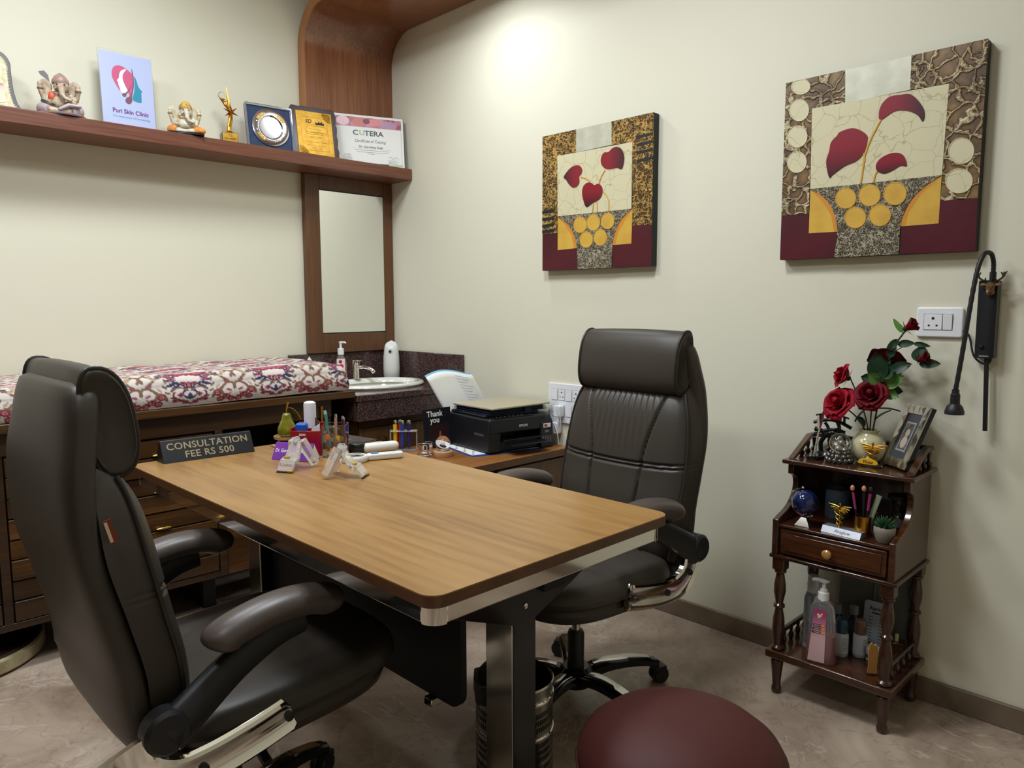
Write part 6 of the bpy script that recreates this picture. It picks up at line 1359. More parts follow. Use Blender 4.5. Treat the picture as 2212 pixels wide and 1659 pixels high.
MB().lathe([(0.001, 0), (0.026, 0), (0.027, 0.002), (0.026, 0.005), (0.001, 0.006)], 28, T(0, 0, 0, 0, 0, 0, (1.15, 0.8, 1))).build('oval_base', mat('dark_bronze', srgb(60, 52, 42), 0.35, 0.6), fx)
GOLDM = mat('matte_gold', srgb(190, 138, 44), 0.32, 0.9)
cad = MB().lathe([(0.006, 0), (0.006, 0.003)], 12, T(0.006, 0, 0.006)).build('staff_socket', GOLDM, fx)
caduceus(fx, 0.073, 0.078, GOLDM)
ol = bez2([(-0.026, 0.001), (0.022, 0.001), (0.026, 0.010), (0.016, 0.016), (0.006, 0.018), (-0.002, 0.026), (-0.010, 0.018), (-0.020, 0.016), (-0.027, 0.010)], 5)
bd = MB().prism(ol, 0, 0.003, Matrix.Translation((-0.006, -0.013, 0.006)) @ FRONTM).build('name_badge', mat('badge_yellow', srgb(226, 176, 36), 0.35), fx, bevel=0.0008)
text('Finax', 0.0135, mat('print_maroon', srgb(96, 30, 20), 0.5), bd, (-0.006, -0.0162, 0.0138), (PI/2, 0, 0), ext=0.0002, bold=0.0002)
MB().lathe([(0.0005, 0.0004), (0.003, 0.0004), (0.003, 0)], 12, T(-0.008, -0.016, 0.025, PI/2)).build('badge_stone', mat('stone_pale', srgb(230, 220, 200), 0.2), bd)
# snow globe on silver skull-like knobs
sgb = thing('snow_globe', 'glass snow globe on a knobbly pewter base', 'snow globe', (-0.146, -2.543, ZT))
PEW = mat('pewter', (0.24, 0.23, 0.21), 0.35, 0.9, noise=(120, (0.12, 0.115, 0.10), 2))
MB().lathe([(0.001, 0), (0.034, 0), (0.034, 0.010), (0.026, 0.024), (0.020, 0.028), (0.001, 0.028)], 24).build('base_core', PEW, sgb)
for lv, (n, rr, z, r_) in enumerate(((14, 0.035, 0.008, 0.0085), (12, 0.031, 0.020, 0.0080), (9, 0.025, 0.030, 0.0065))):
    for k in range(n):
        a_ = 2*PI*(k+0.5*lv)/n
        MB().ell((rr*math.cos(a_), rr*math.sin(a_), z), (r_, r_*0.85, r_*1.0), 10, 7).build('knob', PEW, sgb, smooth=60)
MB().ell((0, 0, 0.058), 0.0315, 32, 20).build('glass_ball', CLEAR, sgb, smooth=60)
for p, r_ in (((-0.006, 0, 0.046), 0.009), ((0.008, -0.004, 0.047), 0.009), ((0.0, 0.006, 0.052), 0.009), ((-0.004, -0.004, 0.060), 0.007), ((0.004, 0.002, 0.063), 0.006), ((-0.001, 0, 0.071), 0.005), ((0.0, -0.011, 0.043), 0.007)):
    MB().ell(p, r_, 10, 8).build('inner_figure', mat('pewter_light', (0.45, 0.42, 0.36), 0.3, 0.7), sgb, smooth=60)
# feather pen
fp = thing('feather_pen', 'tall dip pen with feather on a round black stand', 'pen', (-0.150, -2.470, ZT))
MB().lathe([(0.001, 0), (0.026, 0), (0.027, 0.002), (0.027, 0.010), (0.025, 0.012), (0.001, 0.012)], 28).build('stand', BLACKG, fp)
MB().tube([(0.002, 0.006, 0.012), (0.004, 0.004, 0.022)], 0.0035, 10).build('pen_socket', SILVER, fp)
MB().tube([(0.004, 0.004, 0.018), (0.010, -0.006, 0.096)], 0.0034, 10).build('pen_barrel', mat('cream_patterned', srgb(196, 186, 160), 0.4, noise=(200, srgb(120, 108, 88), 2)), fp)
def feather(p0, p1, w, m):
    d = Vector(p1)-Vector(p0); s = Vector((0.25, -0.95, 0))
    mb = MB(); mb.grid(lambda u, v: Vector(p0)+d*v+s*(w*math.sin(PI*v**0.6)*(u-0.5)*2)+Vector((-0.003*abs(u-0.5), 0, 0)), 4, 14); return mb.build('feather', m, fp, smooth=60)
feather((0.010, -0.006, 0.090), (0.020, -0.022, 0.190), 0.0045, mat('feather_wine', srgb(92, 30, 44), 0.7))
feather((0.009, -0.003, 0.094), (0.010, 0.000, 0.140), 0.004, mat('feather_buff', srgb(196, 180, 166), 0.7))
# black openwork bridge-and-tree ornament
og = thing('openwork_ornament', 'black openwork metal tree-and-bridge ornament behind the snow globe', 'ornament', (-0.074, -2.488, ZT), -PI/2+0.15)
MB().lathe([(0.001, 0), (0.040, 0), (0.042, 0.004), (0.036, 0.012), (0.030, 0.014), (0.001, 0.014)], 28, T(0, 0, 0, 0, 0, 0, (1.15, 0.6, 1))).build('base', BLACKG, og)
for nm, pts, r_ in (('trunk', [(-0.030, 0, 0.012), (-0.032, 0, 0.04), (-0.022, 0, 0.062), (-0.030, 0, 0.078), (-0.052, 0, 0.084)], 0.0055), ('trunk', [(0.030, 0, 0.012), (0.030, 0, 0.035), (0.022, 0, 0.060), (0.034, 0, 0.066), (0.048, 0, 0.060)], 0.005), ('branch', [(-0.024, 0, 0.058), (-0.004, 0, 0.074), (0.020, 0, 0.072), (0.030, 0, 0.060)], 0.0055),
                    ('branch', [(-0.050, 0, 0.070), (-0.020, 0, 0.080), (0.014, 0, 0.086), (0.040, 0, 0.078)], 0.0045), ('deck', [(-0.056, 0, 0.104), (-0.030, 0, 0.112), (0.0, 0, 0.116), (0.030, 0, 0.108), (0.058, 0, 0.094)], 0.0045), ('handrail', [(-0.050, 0, 0.128), (-0.022, 0, 0.134), (0.004, 0, 0.136), (0.030, 0, 0.130), (0.050, 0, 0.124)], 0.0022),
                    ('post', [(-0.036, 0, 0.108), (-0.036, 0, 0.133)], 0.003), ('post', [(-0.012, 0, 0.114), (-0.012, 0, 0.137)], 0.003), ('post', [(0.014, 0, 0.114), (0.014, 0, 0.136)], 0.003), ('post', [(0.036, 0, 0.106), (0.036, 0, 0.130)], 0.003), ('branch', [(-0.010, 0, 0.074), (-0.012, 0, 0.092), (-0.022, 0, 0.106)], 0.004), ('branch', [(0.016, 0, 0.072), (0.022, 0, 0.092), (0.016, 0, 0.110)], 0.0045), ('figure', [(-0.004, 0, 0.134), (-0.004, 0, 0.146)], 0.005)):
    MB().tube(bez(pts, 4), r_*1.3, 8).build(nm, BLACKG, og, smooth=60)
for p in ((-0.040, 0, 0.078), (0.040, 0.003, 0.066), (0.030, 0, 0.074), (-0.045, 0.0, 0.066), (0.046, 0, 0.056), (-0.02, 0, 0.068)): MB().ell(p, (0.012, 0.006, 0.006), 10, 6).build('foliage', BLACKG, og, smooth=60)

# ------------------------------------------------------------------ on the middle shelf
ZM = 0.5495
gl = thing('desk_globe', 'dark blue star globe on a chrome stand', 'globe', (-0.262, -2.492, ZM), -PI/2)
MB().add([(-0.024, -0.020, 0), (0.024, -0.020, 0), (0.024, 0.020, 0), (-0.024, 0.020, 0), (-0.008, -0.006, 0.026), (0.008, -0.006, 0.026), (0.008, 0.006, 0.026), (-0.008, 0.006, 0.026)], [(3, 2, 1, 0), (4, 5, 6, 7), (0, 1, 5, 4), (1, 2, 6, 5), (2, 3, 7, 6), (3, 0, 4, 7)]).build('stand', CHROME, gl, bevel=0.001)
MB().ell((0, 0, 0.072), 0.0385, 32, 20).build('sphere', mat('globe_blue', srgb(20, 40, 92), 0.12, coat=0.6, noise=(30, srgb(14, 22, 54), 4)), gl, smooth=60)
arc = [(0.043*math.cos(a_), 0, 0.072+0.043*math.sin(a_)) for a_ in [math.radians(100+200*i/24) for i in range(25)]]
MB().tube(arc, 0.0022, 8).build('meridian_arm', CHROME, gl)
for a_ in (100, 300): MB().ell((0.044*math.cos(math.radians(a_)), 0, 0.072+0.044*math.sin(math.radians(a_))), 0.0045, 10, 8).build('pivot', CHROME, gl)
ah = thing('medical_trophy', 'golden winged staff on a brushed aluminium name bar', 'trophy', (-0.268, -2.612, ZM), -PI/2-0.10)
ALU = mat('brushed_aluminium', (0.42, 0.43, 0.46), 0.45, 0.8)
mb = MB(); q = [(-0.022, 0.0), (0.018, 0.0), (0.018, 0.018), (-0.012, 0.018)]
mb.rings([[(x, y, z) for y, z in q] for x in (-0.058, 0.058)]).build('name_bar', ALU, ah, weld=True, smooth=0)
Mt = Matrix.Translation((0.004, -0.0172, 0.0090)) @ Matrix.Rotation(math.radians(-29), 4, 'X') @ FRONTM
o = text('Ahaglow', 0.0135, mat('print_grey', srgb(46, 48, 54), 0.5), ah, ext=0.0002, M=Mt)
hold = bpy.data.objects.new('staff_mount', None)
sub = MB().lathe([(0.005, 0.018), (0.006, 0.020), (0.005, 0.022)], 12, T(-0.014, 0, 0)).build('staff_mount', GOLD, ah)
caduceus(sub, 0.072, 0.068, mat('bright_gold', srgb(206, 168, 70), 0.22, 1.0)); 
for c in sub.children: c.location = (-0.014, 0, 0.019)
gcup = thing('gold_brush_cup', 'shiny gold metal cup on the middle shelf', 'cup', (-0.243, -2.655, ZM), 0)
MB().lathe([(0.001, 0), (0.0235, 0), (0.0235, 0.056), (0.0245, 0.060), (0.0225, 0.060), (0.0215, 0.004), (0.001, 0.003)], 32).build('cup', mat('gold_tin', srgb(196, 142, 50), 0.16, 1.0), gcup, smooth=40)
PK = mat('pink_handle', srgb(150, 50, 104), 0.4)
for k, (dx, dy, lx, ly, h, kind) in enumerate(((0.004, 0.010, -0.012, 0.022, 0.142, 'pink-handled brush with peach tip'), (0.0, -0.002, -0.008, 0.0, 0.146, 'dark brush with peach tip'), (-0.004, -0.008, 0.002, -0.012, 0.145, 'pink-handled brush with dark tip'))):
    br = thing('makeup_brush', '%s in the gold cup' % kind, 'brush', (-0.243+dx, -2.655+dy, ZM+0.005), 0, 'brushes in the gold cup')
    hm_ = PK if 'pink' in kind else BLACKP
    MB().tube([(0, 0, 0), (lx*0.8, ly*0.8, h*0.8)], [0.0028, 0.0034], 10).build('handle', BLACKP, br)
    MB().tube([(lx*0.5, ly*0.5, h*0.5), (lx*0.84, ly*0.84, h*0.84)], [0.0036, 0.0042], 10).build('grip', hm_, br)
    MB().ell((lx*0.92, ly*0.92, h*0.93), (0.006, 0.006, 0.009), 10, 8).build('bristles', mat('peach_bristle', srgb(206, 140, 112), 0.7) if 'peach' in kind else BLACKM, br)
sp_ = thing('grooming_spatula', 'pale green flat spatula leaning in the gold cup', 'spatula', (-0.243, -2.663, ZM+0.006), 0, None)
MB().tube([(0, 0, 0), (0.012, -0.030, 0.118)], [0.006, 0.008], 12, flat=((1, 0, 0), 0.25)).build('blade', mat('pale_olive', srgb(140, 150, 120), 0.4), sp_)
pt = thing('succulent_pot', 'small green artificial succulent in a tapered grey pot', 'plant', (-0.262, -2.722, ZM), 0)
MB().lathe([(0.001, 0), (0.018, 0), (0.021, 0.003), (0.0285, 0.030), (0.0285, 0.042), (0.0265, 0.045), (0.0245, 0.042), (0.0245, 0.038), (0.001, 0.038)], 28).build('pot', mat('pot_grey', srgb(140, 130, 118), 0.6), pt, smooth=40)
for k in range(14): MB().ell((0.019*math.cos(k*2.4)*(0.6+0.4*(k % 3)/2), 0.019*math.sin(k*2.4)*(0.6+0.4*(k % 3)/2), 0.040), 0.0042, 8, 5).build('pebble', mat('pebble_cream', srgb(186, 170, 146), 0.7), pt)
for L_, (n, tl, ln) in enumerate(((9, 1.15, 0.036), (8, 0.8, 0.038), (6, 0.45, 0.038), (3, 0.12, 0.036))):
    for k in range(n):
        a_ = 2*PI*k/n+L_*0.5; e = (math.sin(tl)*math.cos(a_)*ln, math.sin(tl)*math.sin(a_)*ln, 0.040+math.cos(tl)*ln)
        MB().tube([(0.004*math.cos(a_), 0.004*math.sin(a_), 0.040), (e[0]*0.5, e[1]*0.5, 0.040+(e[2]-0.040)*0.45), e], [0.004, 0.0048, 0.0005], 7).build('succulent_leaf', mat('succulent_green', srgb(34, 84, 46), 0.45, noise=(40, srgb(24, 62, 36), 2)), pt, smooth=60)
hg = thing('hourglass', 'black-framed hourglass in the shadow at the right of the middle shelf', 'hourglass', (-0.120, -2.712, ZM), 0)
for z in (0.0, 0.098): MB().lathe([(0.001, z), (0.030, z), (0.030, z+0.010), (0.001, z+0.010)], 24).build('end_disc', BLACKP, hg)
for k in range(3): a_ = 2*PI*k/3+0.4; MB().tube([(0.026*math.cos(a_), 0.026*math.sin(a_), 0.01), (0.026*math.cos(a_), 0.026*math.sin(a_), 0.098)], 0.0025, 8).build('pillar', BLACKP, hg)
MB().lathe([(0.016, 0.011), (0.018, 0.025), (0.012, 0.043), (0.003, 0.054), (0.012, 0.065), (0.018, 0.083), (0.016, 0.097)], 24).build('glass_bulb', CLEAR, hg, smooth=50)
MB().lathe([(0.001, 0.012), (0.014, 0.012), (0.0155, 0.024), (0.008, 0.032), (0.001, 0.035)], 18).build('sand', mat('grey_sand', srgb(120, 118, 112), 0.8), hg)
mg = thing('grey_mug', 'slate grey mug behind the blue globe', 'mug', (-0.100, -2.525, ZM), 0)
MB().lathe([(0.001, 0), (0.034, 0), (0.036, 0.004), (0.036, 0.090), (0.034, 0.092), (0.032, 0.088), (0.032, 0.006), (0.001, 0.005)], 28).build('mug_body', mat('slate_ceramic', srgb(70, 82, 92), 0.4), mg, smooth=40)
MB().tube([(0.034*0.7, 0.034*0.7, 0.02), (0.04, 0.045, 0.03), (0.04, 0.045, 0.06), (0.034*0.7, 0.034*0.7, 0.07)], 0.004, 8).build('handle', mat('slate_ceramic', srgb(70, 82, 92), 0.4), mg)
ac = thing('acrylic_block', 'small clear acrylic photo block behind the gold cup', 'block', (-0.190, -2.668, ZM), 0.5)
MB().box(-0.022, 0.022, -0.006, 0.006, 0, 0.066).build('block', CLEAR, ac, bevel=0.001)
MB().box(-0.018, 0.018, 0.0062, 0.0070, 0.004, 0.062).build('backing_print', mat('print_olive', srgb(110, 104, 84), 0.5), ac)

# ------------------------------------------------------------------ on the lower shelf
ZL = 0.1425
hw_ = thing('handwash_bottle', 'large clear pump bottle of pink hand wash with tapered label', 'bottle', (-0.262, -2.560, ZL), -PI/2+0.22)
def oblong(w, d, z, n=32, p=0.55): return [(w*math.copysign(abs(math.cos(2*PI*j/n))**p, math.cos(2*PI*j/n)), d*math.copysign(abs(math.sin(2*PI*j/n))**p, math.sin(2*PI*j/n)), z) for j in range(n)]
CLP = mat('clear_plastic_blue', (0.90, 0.93, 0.95), 0.06, trans=0.9)
MB().rings([oblong(0.040, 0.026, 0), oblong(0.043, 0.028, 0.006), oblong(0.038, 0.026, 0.10), oblong(0.032, 0.023, 0.172), oblong(0.024, 0.020, 0.186), oblong(0.014, 0.014, 0.194)]).build('bottle', CLP, hw_, smooth=50)
MB().rings([oblong(0.0385, 0.0245, 0.003), oblong(0.041, 0.0265, 0.008), oblong(0.0375, 0.0250, 0.086)]).build('pink_liquid', mat('pink_liquid', srgb(196, 70, 74), 0.1, trans=0.35), hw_, smooth=50)
lb = MB().add([(-0.034, -0.0292, 0.006), (0.014, -0.0292, 0.006), (0.014, -0.0262, 0.168), (-0.020, -0.0262, 0.168)], [(0, 1, 2, 3)]).build('label', grad_mat('pink_label', srgb(216, 176, 182), srgb(168, 60, 108), 2, 0.45, 0.9), hw_, smooth=0)
for k in range(3):
    zz = 0.116-0.011*k; yy = -0.0272-0.0010*k*0-0.0006
    MB().box(-0.022-0.0015*k, 0.000, yy-0.0004, yy, zz, zz+0.0065).build('label_band', mat('print_plum_dark', srgb(84, 30, 60), 0.5), lb); MB().box(0.000, 0.011, yy-0.0004, yy, zz, zz+0.0065).build('label_band', mat('print_orange', srgb(226, 130, 50), 0.5), lb)
    text('lastolite', 0.0052, PAPER, lb, (-0.011, yy-0.0005, zz+0.0032), (PI/2, 0, 0), ext=0.0001); text('/10', 0.0058, PAPER, lb, (0.0055, yy-0.0005, zz+0.0032), (PI/2, 0, 0), ext=0.0001)
for x, z, r_ in ((-0.008, 0.152, 0.004), (-0.002, 0.149, 0.004), (-0.006, 0.145, 0.004), (0.002, 0.155, 0.003)): MB().lathe([(0.0003, 0.0003), (r_, 0.0003), (r_, 0)], 8, T(x, -0.0272, z, PI/2)).build('blossom_print', mat('blossom_cream', srgb(236, 210, 190), 0.5), lb)
pm = MB().lathe([(0.016, 0.193), (0.016, 0.215), (0.011, 0.217), (0.011, 0.224), (0.006, 0.226), (0.005, 0.246), (0.014, 0.247), (0.016, 0.251), (0.010, 0.255), (0.001, 0.256)], 22).build('pump', PUMPW, hw_)
MB().tube([(0, 0, 0.251), (-0.028, 0.004, 0.249), (-0.033, 0.004, 0.245)], [0.006, 0.0055, 0.004], 10).build('nozzle', PUMPW, pm)
b2 = thing('refill_bottle', 'clear capped bottle standing behind the pink hand wash', 'bottle', (-0.180, -2.495, ZL), 0)
MB().rings([oblong(0.030, 0.022, 0), oblong(0.031, 0.023, 0.005), oblong(0.028, 0.022, 0.16), oblong(0.018, 0.018, 0.175)]).build('bottle', CLP, b2, smooth=50)
MB().lathe([(0.018, 0.175), (0.019, 0.178), (0.018, 0.222), (0.014, 0.228), (0.001, 0.229)], 22).build('cap', mat('frosted_cap', (0.75, 0.76, 0.76), 0.3, trans=0.3), b2)
for k, (x, y, c, nm) in enumerate(((-0.182, -2.588, (66, 98, 124), 'blue'), (-0.150, -2.632, (150, 112, 92), 'amber'))):
    sb_ = thing('foam_bottle', 'small labelled pump bottle with %s-tinted cap on the lower shelf' % nm, 'bottle', (x, y, ZL), 0.3*k, 'small bottles on the lower shelf')
    MB().lathe([(0.001, 0), (0.0185, 0), (0.0200, 0.003), (0.0200, 0.068), (0.0175, 0.072), (0.001, 0.073)], 26).build('bottle', mat('bottle_frost_%s' % nm, srgb(176, 180, 182), 0.4), sb_)
    lb = MB().lathe([(0.0203, 0.010), (0.0203, 0.066)], 26, cap0=False, cap1=False).build('label', mat('label_pale', srgb(196, 200, 204), 0.5), sb_)
    mb = MB()
    for r_ in range(7):
        for q in range(5):
            a0 = PI+0.5+0.16*q; a1 = a0+0.11; z = 0.058-0.006*r_
            mb.add([(0.0206*math.cos(a0), 0.0206*math.sin(a0), z), (0.0206*math.cos(a1), 0.0206*math.sin(a1), z), (0.0206*math.cos(a1), 0.0206*math.sin(a1), z+0.002), (0.0206*math.cos(a0), 0.0206*math.sin(a0), z+0.002)], [(0, 1, 2, 3)])
    mb.build('small_print', INK, lb, smooth=0)['kind'] = 'stuff'
    MB().lathe([(0.0178, 0.073), (0.0180, 0.092), (0.0172, 0.108), (0.0140, 0.116), (0.006, 0.119), (0.001, 0.119)], 26).build('cap', mat('cap_tint_%s' % nm, srgb(*c), 0.15, trans=0.6), sb_, smooth=50)
    MB().lathe([(0.006, 0.073), (0.006, 0.095), (0.010, 0.096), (0.010, 0.104), (0.001, 0.105)], 14).build('pump', mat('pump_tint_%s' % nm, srgb(*[int(v*0.8) for v in c]), 0.4), sb_)
for k, (x, y) in enumerate(((-0.118, -2.548), (-0.092, -2.590))):
    sb_ = thing('dark_bottle', 'dark glass bottle with grey cap on the lower shelf, %s' % ('nearer the hand wash' if k == 0 else 'nearer the printed card'), 'bottle', (x, y, ZL), 0, 'dark bottles at the back')
    MB().lathe([(0.001, 0), (0.019, 0), (0.020, 0.004), (0.020, 0.085), (0.012, 0.098), (0.011, 0.104)], 22).build('bottle', mat('dark_glass', srgb(30, 32, 34), 0.2), sb_, smooth=50)
    MB().lathe([(0.0125, 0.104), (0.0125, 0.128), (0.010, 0.131), (0.001, 0.131)], 20).build('cap', mat('grey_cap', srgb(120, 124, 124), 0.4), sb_)
cdt = thing('tablet_card', 'pale grey printed card with rounded corners standing behind the bottles', 'card', (-0.092, -2.655, ZL+0.001), 0)
cdt.rotation_euler = (Matrix.Rotation(-PI/2, 4, 'Z') @ FRONTM @ Matrix.Rotation(-0.12, 4, 'X')).to_euler()
MB().prism(rrect(-0.040, 0.040, 0.0, 0.155, 0.010), 0, 0.002).build('card', mat('card_grey', srgb(168, 176, 190), 0.5), cdt, smooth=0)
text('Apreso', 0.0165, INK, cdt, (0.0, 0.133, 0.0021), ext=0.0002, bold=0.0003)
MB().box(-0.016, 0.012, 0.117, 0.121, 0.002, 0.0023).build('print_bar', INK, cdt)
mb = MB()
for r_ in range(9):
    for q in (-0.022, 0.010): mb.box(q-0.004, q+0.009, 0.104-0.010*r_-(0.004 if q > 0 else 0), 0.1065-0.010*r_-(0.004 if q > 0 else 0), 0.002, 0.0023)
mb.build('small_print', mat('print_slate_blue', srgb(84, 90, 108), 0.5), cdt, smooth=0)['kind'] = 'stuff'
jr = thing('cream_jar', 'low white jar with blue band at the foot of the printed card', 'jar', (-0.150, -2.672, ZL), 0)
MB().lathe([(0.001, 0), (0.020, 0), (0.021, 0.003), (0.021, 0.022), (0.001, 0.022)], 24).build('jar_body', mat('jar_navy', srgb(60, 70, 90), 0.4), jr)
MB().lathe([(0.0215, 0.022), (0.0215, 0.038), (0.019, 0.041), (0.001, 0.041)], 24).build('lid', mat('jar_white', srgb(196, 198, 204), 0.4), jr)
MB().lathe([(0.0212, 0.002), (0.0214, 0.006), (0.0212, 0.008)], 24, cap0=False, cap1=False).build('band', mat('jar_white', srgb(196, 198, 204), 0.4), jr)
wb = thing('bookmark_stand', 'upright golden brown wooden tablet beside the front right leg', 'tablet', (-0.240, -2.700, ZL), -PI/2+0.6)
ol = [(-0.013, 0.0), (0.013, 0.0), (0.0125, 0.03), (0.0135, 0.058), (0.012, 0.080), (0.008, 0.094), (0.002, 0.088), (-0.004, 0.097), (-0.010, 0.090), (-0.0135, 0.058), (-0.012, 0.03)]
MB().prism(ol, 0, 0.006, FRONTM).build('tablet', wood('honey_wood', (srgb(150, 104, 44), srgb(184, 136, 64)), axis=2, scale=20, stretch=8, rough=0.4), wb, bevel=0.001)
MB().box(-0.016, 0.016, -0.012, 0.008, 0, 0.004).build('foot', TWD, wb)
wk = thing('wooden_block', 'small wooden block with a cream stub on the lower shelf by the wall', 'block', (-0.062, -2.708, ZL), 0.2)
MB().box(-0.022, 0.022, -0.022, 0.022, 0, 0.045).build('block', TW, wk, bevel=0.002)
MB().lathe([(0.006, 0.045), (0.006, 0.064), (0.004, 0.067), (0.001, 0.067)], 14).build('stub', mat('cream_stub', srgb(196, 184, 140), 0.5), wk)
gb = thing('grey_plastic_sheet', 'dull grey-green plastic sheet leaning against the wall behind the lower shelf', 'board', (-0.046, -2.610, ZL), -PI/2)  # translucent plastic sheet, modelled as a stiff flat board
MB().box(-0.090, 0.130, 0.0, 0.004, 0, 0.262, T(0, 0, 0, math.radians(-5))).build('board', mat('grey_green', srgb(96, 100, 92), 0.6), gb)
MB().tube([(0.02, -0.006, 0.02), (0.02, 0.016, 0.25)], 0.003, 6).build('stiffener', mat('grey_green', srgb(96, 100, 92), 0.6), gb)

# ================================================================== THINGS ON THE DESK
ZD = 0.7503
# consultation fee sign
cs = thing('fee_sign', 'black triangular desk sign with raised lettering for the consultation fee', 'sign', (-1.512, -1.128, ZD), math.radians(-2))
mb = MB(); q = [(-0.034, 0.0), (0.036, 0.0), (0.006, 0.064), (-0.002, 0.064)]
mb.rings([[(x, y, z) for y, z in q] for x in (-0.140, 0.140)]).build('sign_body', mat('sign_black', (0.006, 0.007, 0.008), 0.42), cs, weld=True, smooth=0, bevel=0.0015)
LET = mat('letter_bronze', srgb(150, 136, 108), 0.45, 0.3)
tl = math.atan2(0.032, 0.064); 
def sign_text(s_, up, size): 
    M = Matrix.Translation((0, -0.034+up*math.sin(tl), up*math.cos(tl))) @ Matrix.Rotation(-tl, 4, 'X') @ FRONTM
    text(s_, size, LET, cs, ext=0.0012, M=M @ Matrix.Diagonal((1.04, 1, 1, 1)), bold=0.0005, spacing=1.06)
sign_text('CONSULTATION', 0.049, 0.0300); sign_text('FEE RS 500', 0.020, 0.0300)
# pear on a tray
pe = thing('pear_ornament', 'green glass pear with brass stem on a small footed tray', 'ornament', (-1.250, -1.150, ZD)); pe.scale = (1.3, 1.3, 1.25)
pw = wood('pale_wood', (srgb(168, 124, 84), srgb(204, 164, 120)), axis=0, scale=14, stretch=6, rough=0.5)
MB().box(-0.036, 0.030, -0.032, 0.022, 0, 0.005).build('tray_base', pw, pe, bevel=0.002)
MB().lathe([(0.001, 0.020), (0.032, 0.020), (0.034, 0.022), (0.034, 0.028), (0.032, 0.028), (0.031, 0.024), (0.001, 0.023)], 32).build('tray', mat('tray_brass', srgb(190, 160, 110), 0.35, 0.5), pe)
for k in range(3): a_ = 2*PI*k/3+1.0; MB().tube([(0.022*math.cos(a_), 0.022*math.sin(a_), 0.004), (0.024*math.cos(a_), 0.024*math.sin(a_), 0.021)], 0.0016, 8).build('tray_leg', BRASS, pe)
MB().lathe([(0.001, 0.023), (0.016, 0.024), (0.023, 0.032), (0.0245, 0.042), (0.022, 0.053), (0.016, 0.066), (0.0125, 0.076), (0.011, 0.083), (0.008, 0.088), (0.001, 0.090)], 32).build('pear', mat('pear_glaze', srgb(122, 118, 24), 0.12, coat=0.6, noise=(60, srgb(92, 94, 20), 3)), pe, smooth=60)
MB().tube(bez([(0, 0, 0.088), (0.0, 0, 0.097), (0.002, 0, 0.108), (0.005, 0, 0.118)], 4), [0.0026]*10+[0.003, 0.0034, 0.003], 8).build('brass_stem', BRASS, pe)
MB().tube(bez([(0.001, 0, 0.104), (0.014, -0.006, 0.100), (0.026, -0.010, 0.086), (0.034, -0.012, 0.068)], 5), 0.0012, 8).build('leaf_stalk', BRASS, pe)
leaf(pe, (0.012, -0.004, 0.094), (0.5, 0.1, -0.8), 0.034, 0.010, mat('leaf_olive', srgb(70, 70, 30), 0.4))
# red organiser
ro = thing('red_organiser', 'glossy red desk organiser box with cut-down front corner', 'organiser', (-1.255, -1.322, ZD), math.radians(-47))
REDP = mat('red_plastic', srgb(152, 14, 28), 0.18, coat=0.4)
def tray_box(mb, x0, x1, y0, y1, h, th, hf=None):
    hf = hf or h
    mb.box(x0, x1, y0, y1, 0, th)
    mb.box(x0, x1, y1-th, y1, th, h); mb.box(x0, x1, y0, y0+th, th, hf); mb.box(x0, x0+th, y0+th, y1-th, th, h); mb.box(x1-th, x1, y0+th, y1-th, th, hf)
    return mb
for nm, a_ in (('bottom', (-0.056, 0.040, -0.040, 0.044, 0, 0.003)), ('side_wall', (-0.056, 0.040, 0.041, 0.044, 0.003, 0.094)), ('side_wall', (-0.056, 0.040, -0.040, -0.037, 0.003, 0.078)), ('side_wall', (-0.056, -0.053, -0.037, 0.041, 0.003, 0.086)), ('side_wall', (0.037, 0.040, -0.037, 0.041, 0.003, 0.082)), ('partition', (-0.053, 0.037, 0.004, 0.006, 0.003, 0.080))):
    MB().box(*a_).build(nm, REDP, ro, bevel=0.001)
MB().box(-0.028, -0.008, -0.0406, -0.040, 0.062, 0.069).build('brand_print', mat('print_pale', srgb(216, 190, 190), 0.5), ro)
def in_box(dx, dy, A=math.radians(-47), c=(-1.255, -1.322)): return (c[0]+dx*math.cos(A)-dy*math.sin(A), c[1]+dx*math.sin(A)+dy*math.cos(A))
wt = in_box(-0.012, 0.024)
cy = thing('white_canister', 'tall white cylinder standing in the red organiser', 'cylinder', (*wt, ZD+0.0035))
MB().lathe([(0.001, 0), (0.0195, 0), (0.0195, 0.148), (0.0185, 0.156), (0.012, 0.160), (0.001, 0.161)], 32).build('tube', mat('white_satin', srgb(216, 214, 220), 0.35), cy)
bl = in_box(-0.026, -0.018)
bs_ = thing('blue_block', 'blue rounded plastic eraser block in the red organiser', 'eraser', (*bl, ZD+0.0035), math.radians(-47))
MB().prism(rrect(-0.018, 0.018, -0.014, 0.014, 0.008), 0.0, 0.096).build('block', mat('blue_plastic', srgb(22, 84, 176), 0.3), bs_, bevel=0.006, seg=3)
MB().box(-0.010, 0.010, -0.0146, -0.014, 0.02, 0.05).build('block_print', mat('blue_dark', srgb(14, 50, 120), 0.4), bs_)
wc = in_box(0.016, -0.014)
wcd = thing('note_card', 'small white card standing in the red organiser', 'card', (*wc, ZD+0.0035), math.radians(-30))
MB().add([(-0.012, -0.001, 0), (0.012, -0.001, 0), (0.014, -0.001, 0.094), (-0.012, -0.001, 0.076), (-0.012, 0.001, 0), (0.012, 0.001, 0), (0.014, 0.001, 0.094), (-0.012, 0.001, 0.076)], [(0, 1, 2, 3), (7, 6, 5, 4), (0, 4, 5, 1), (1, 5, 6, 2), (2, 6, 7, 3), (3, 7, 4, 0)]).build('card', PAPER, wcd, smooth=0)
bc_ = in_box(0.010, 0.018)
bcd = thing('note_card', 'small brown card standing behind the white card in the organiser', 'card', (*bc_, ZD+0.0035), math.radians(-45))
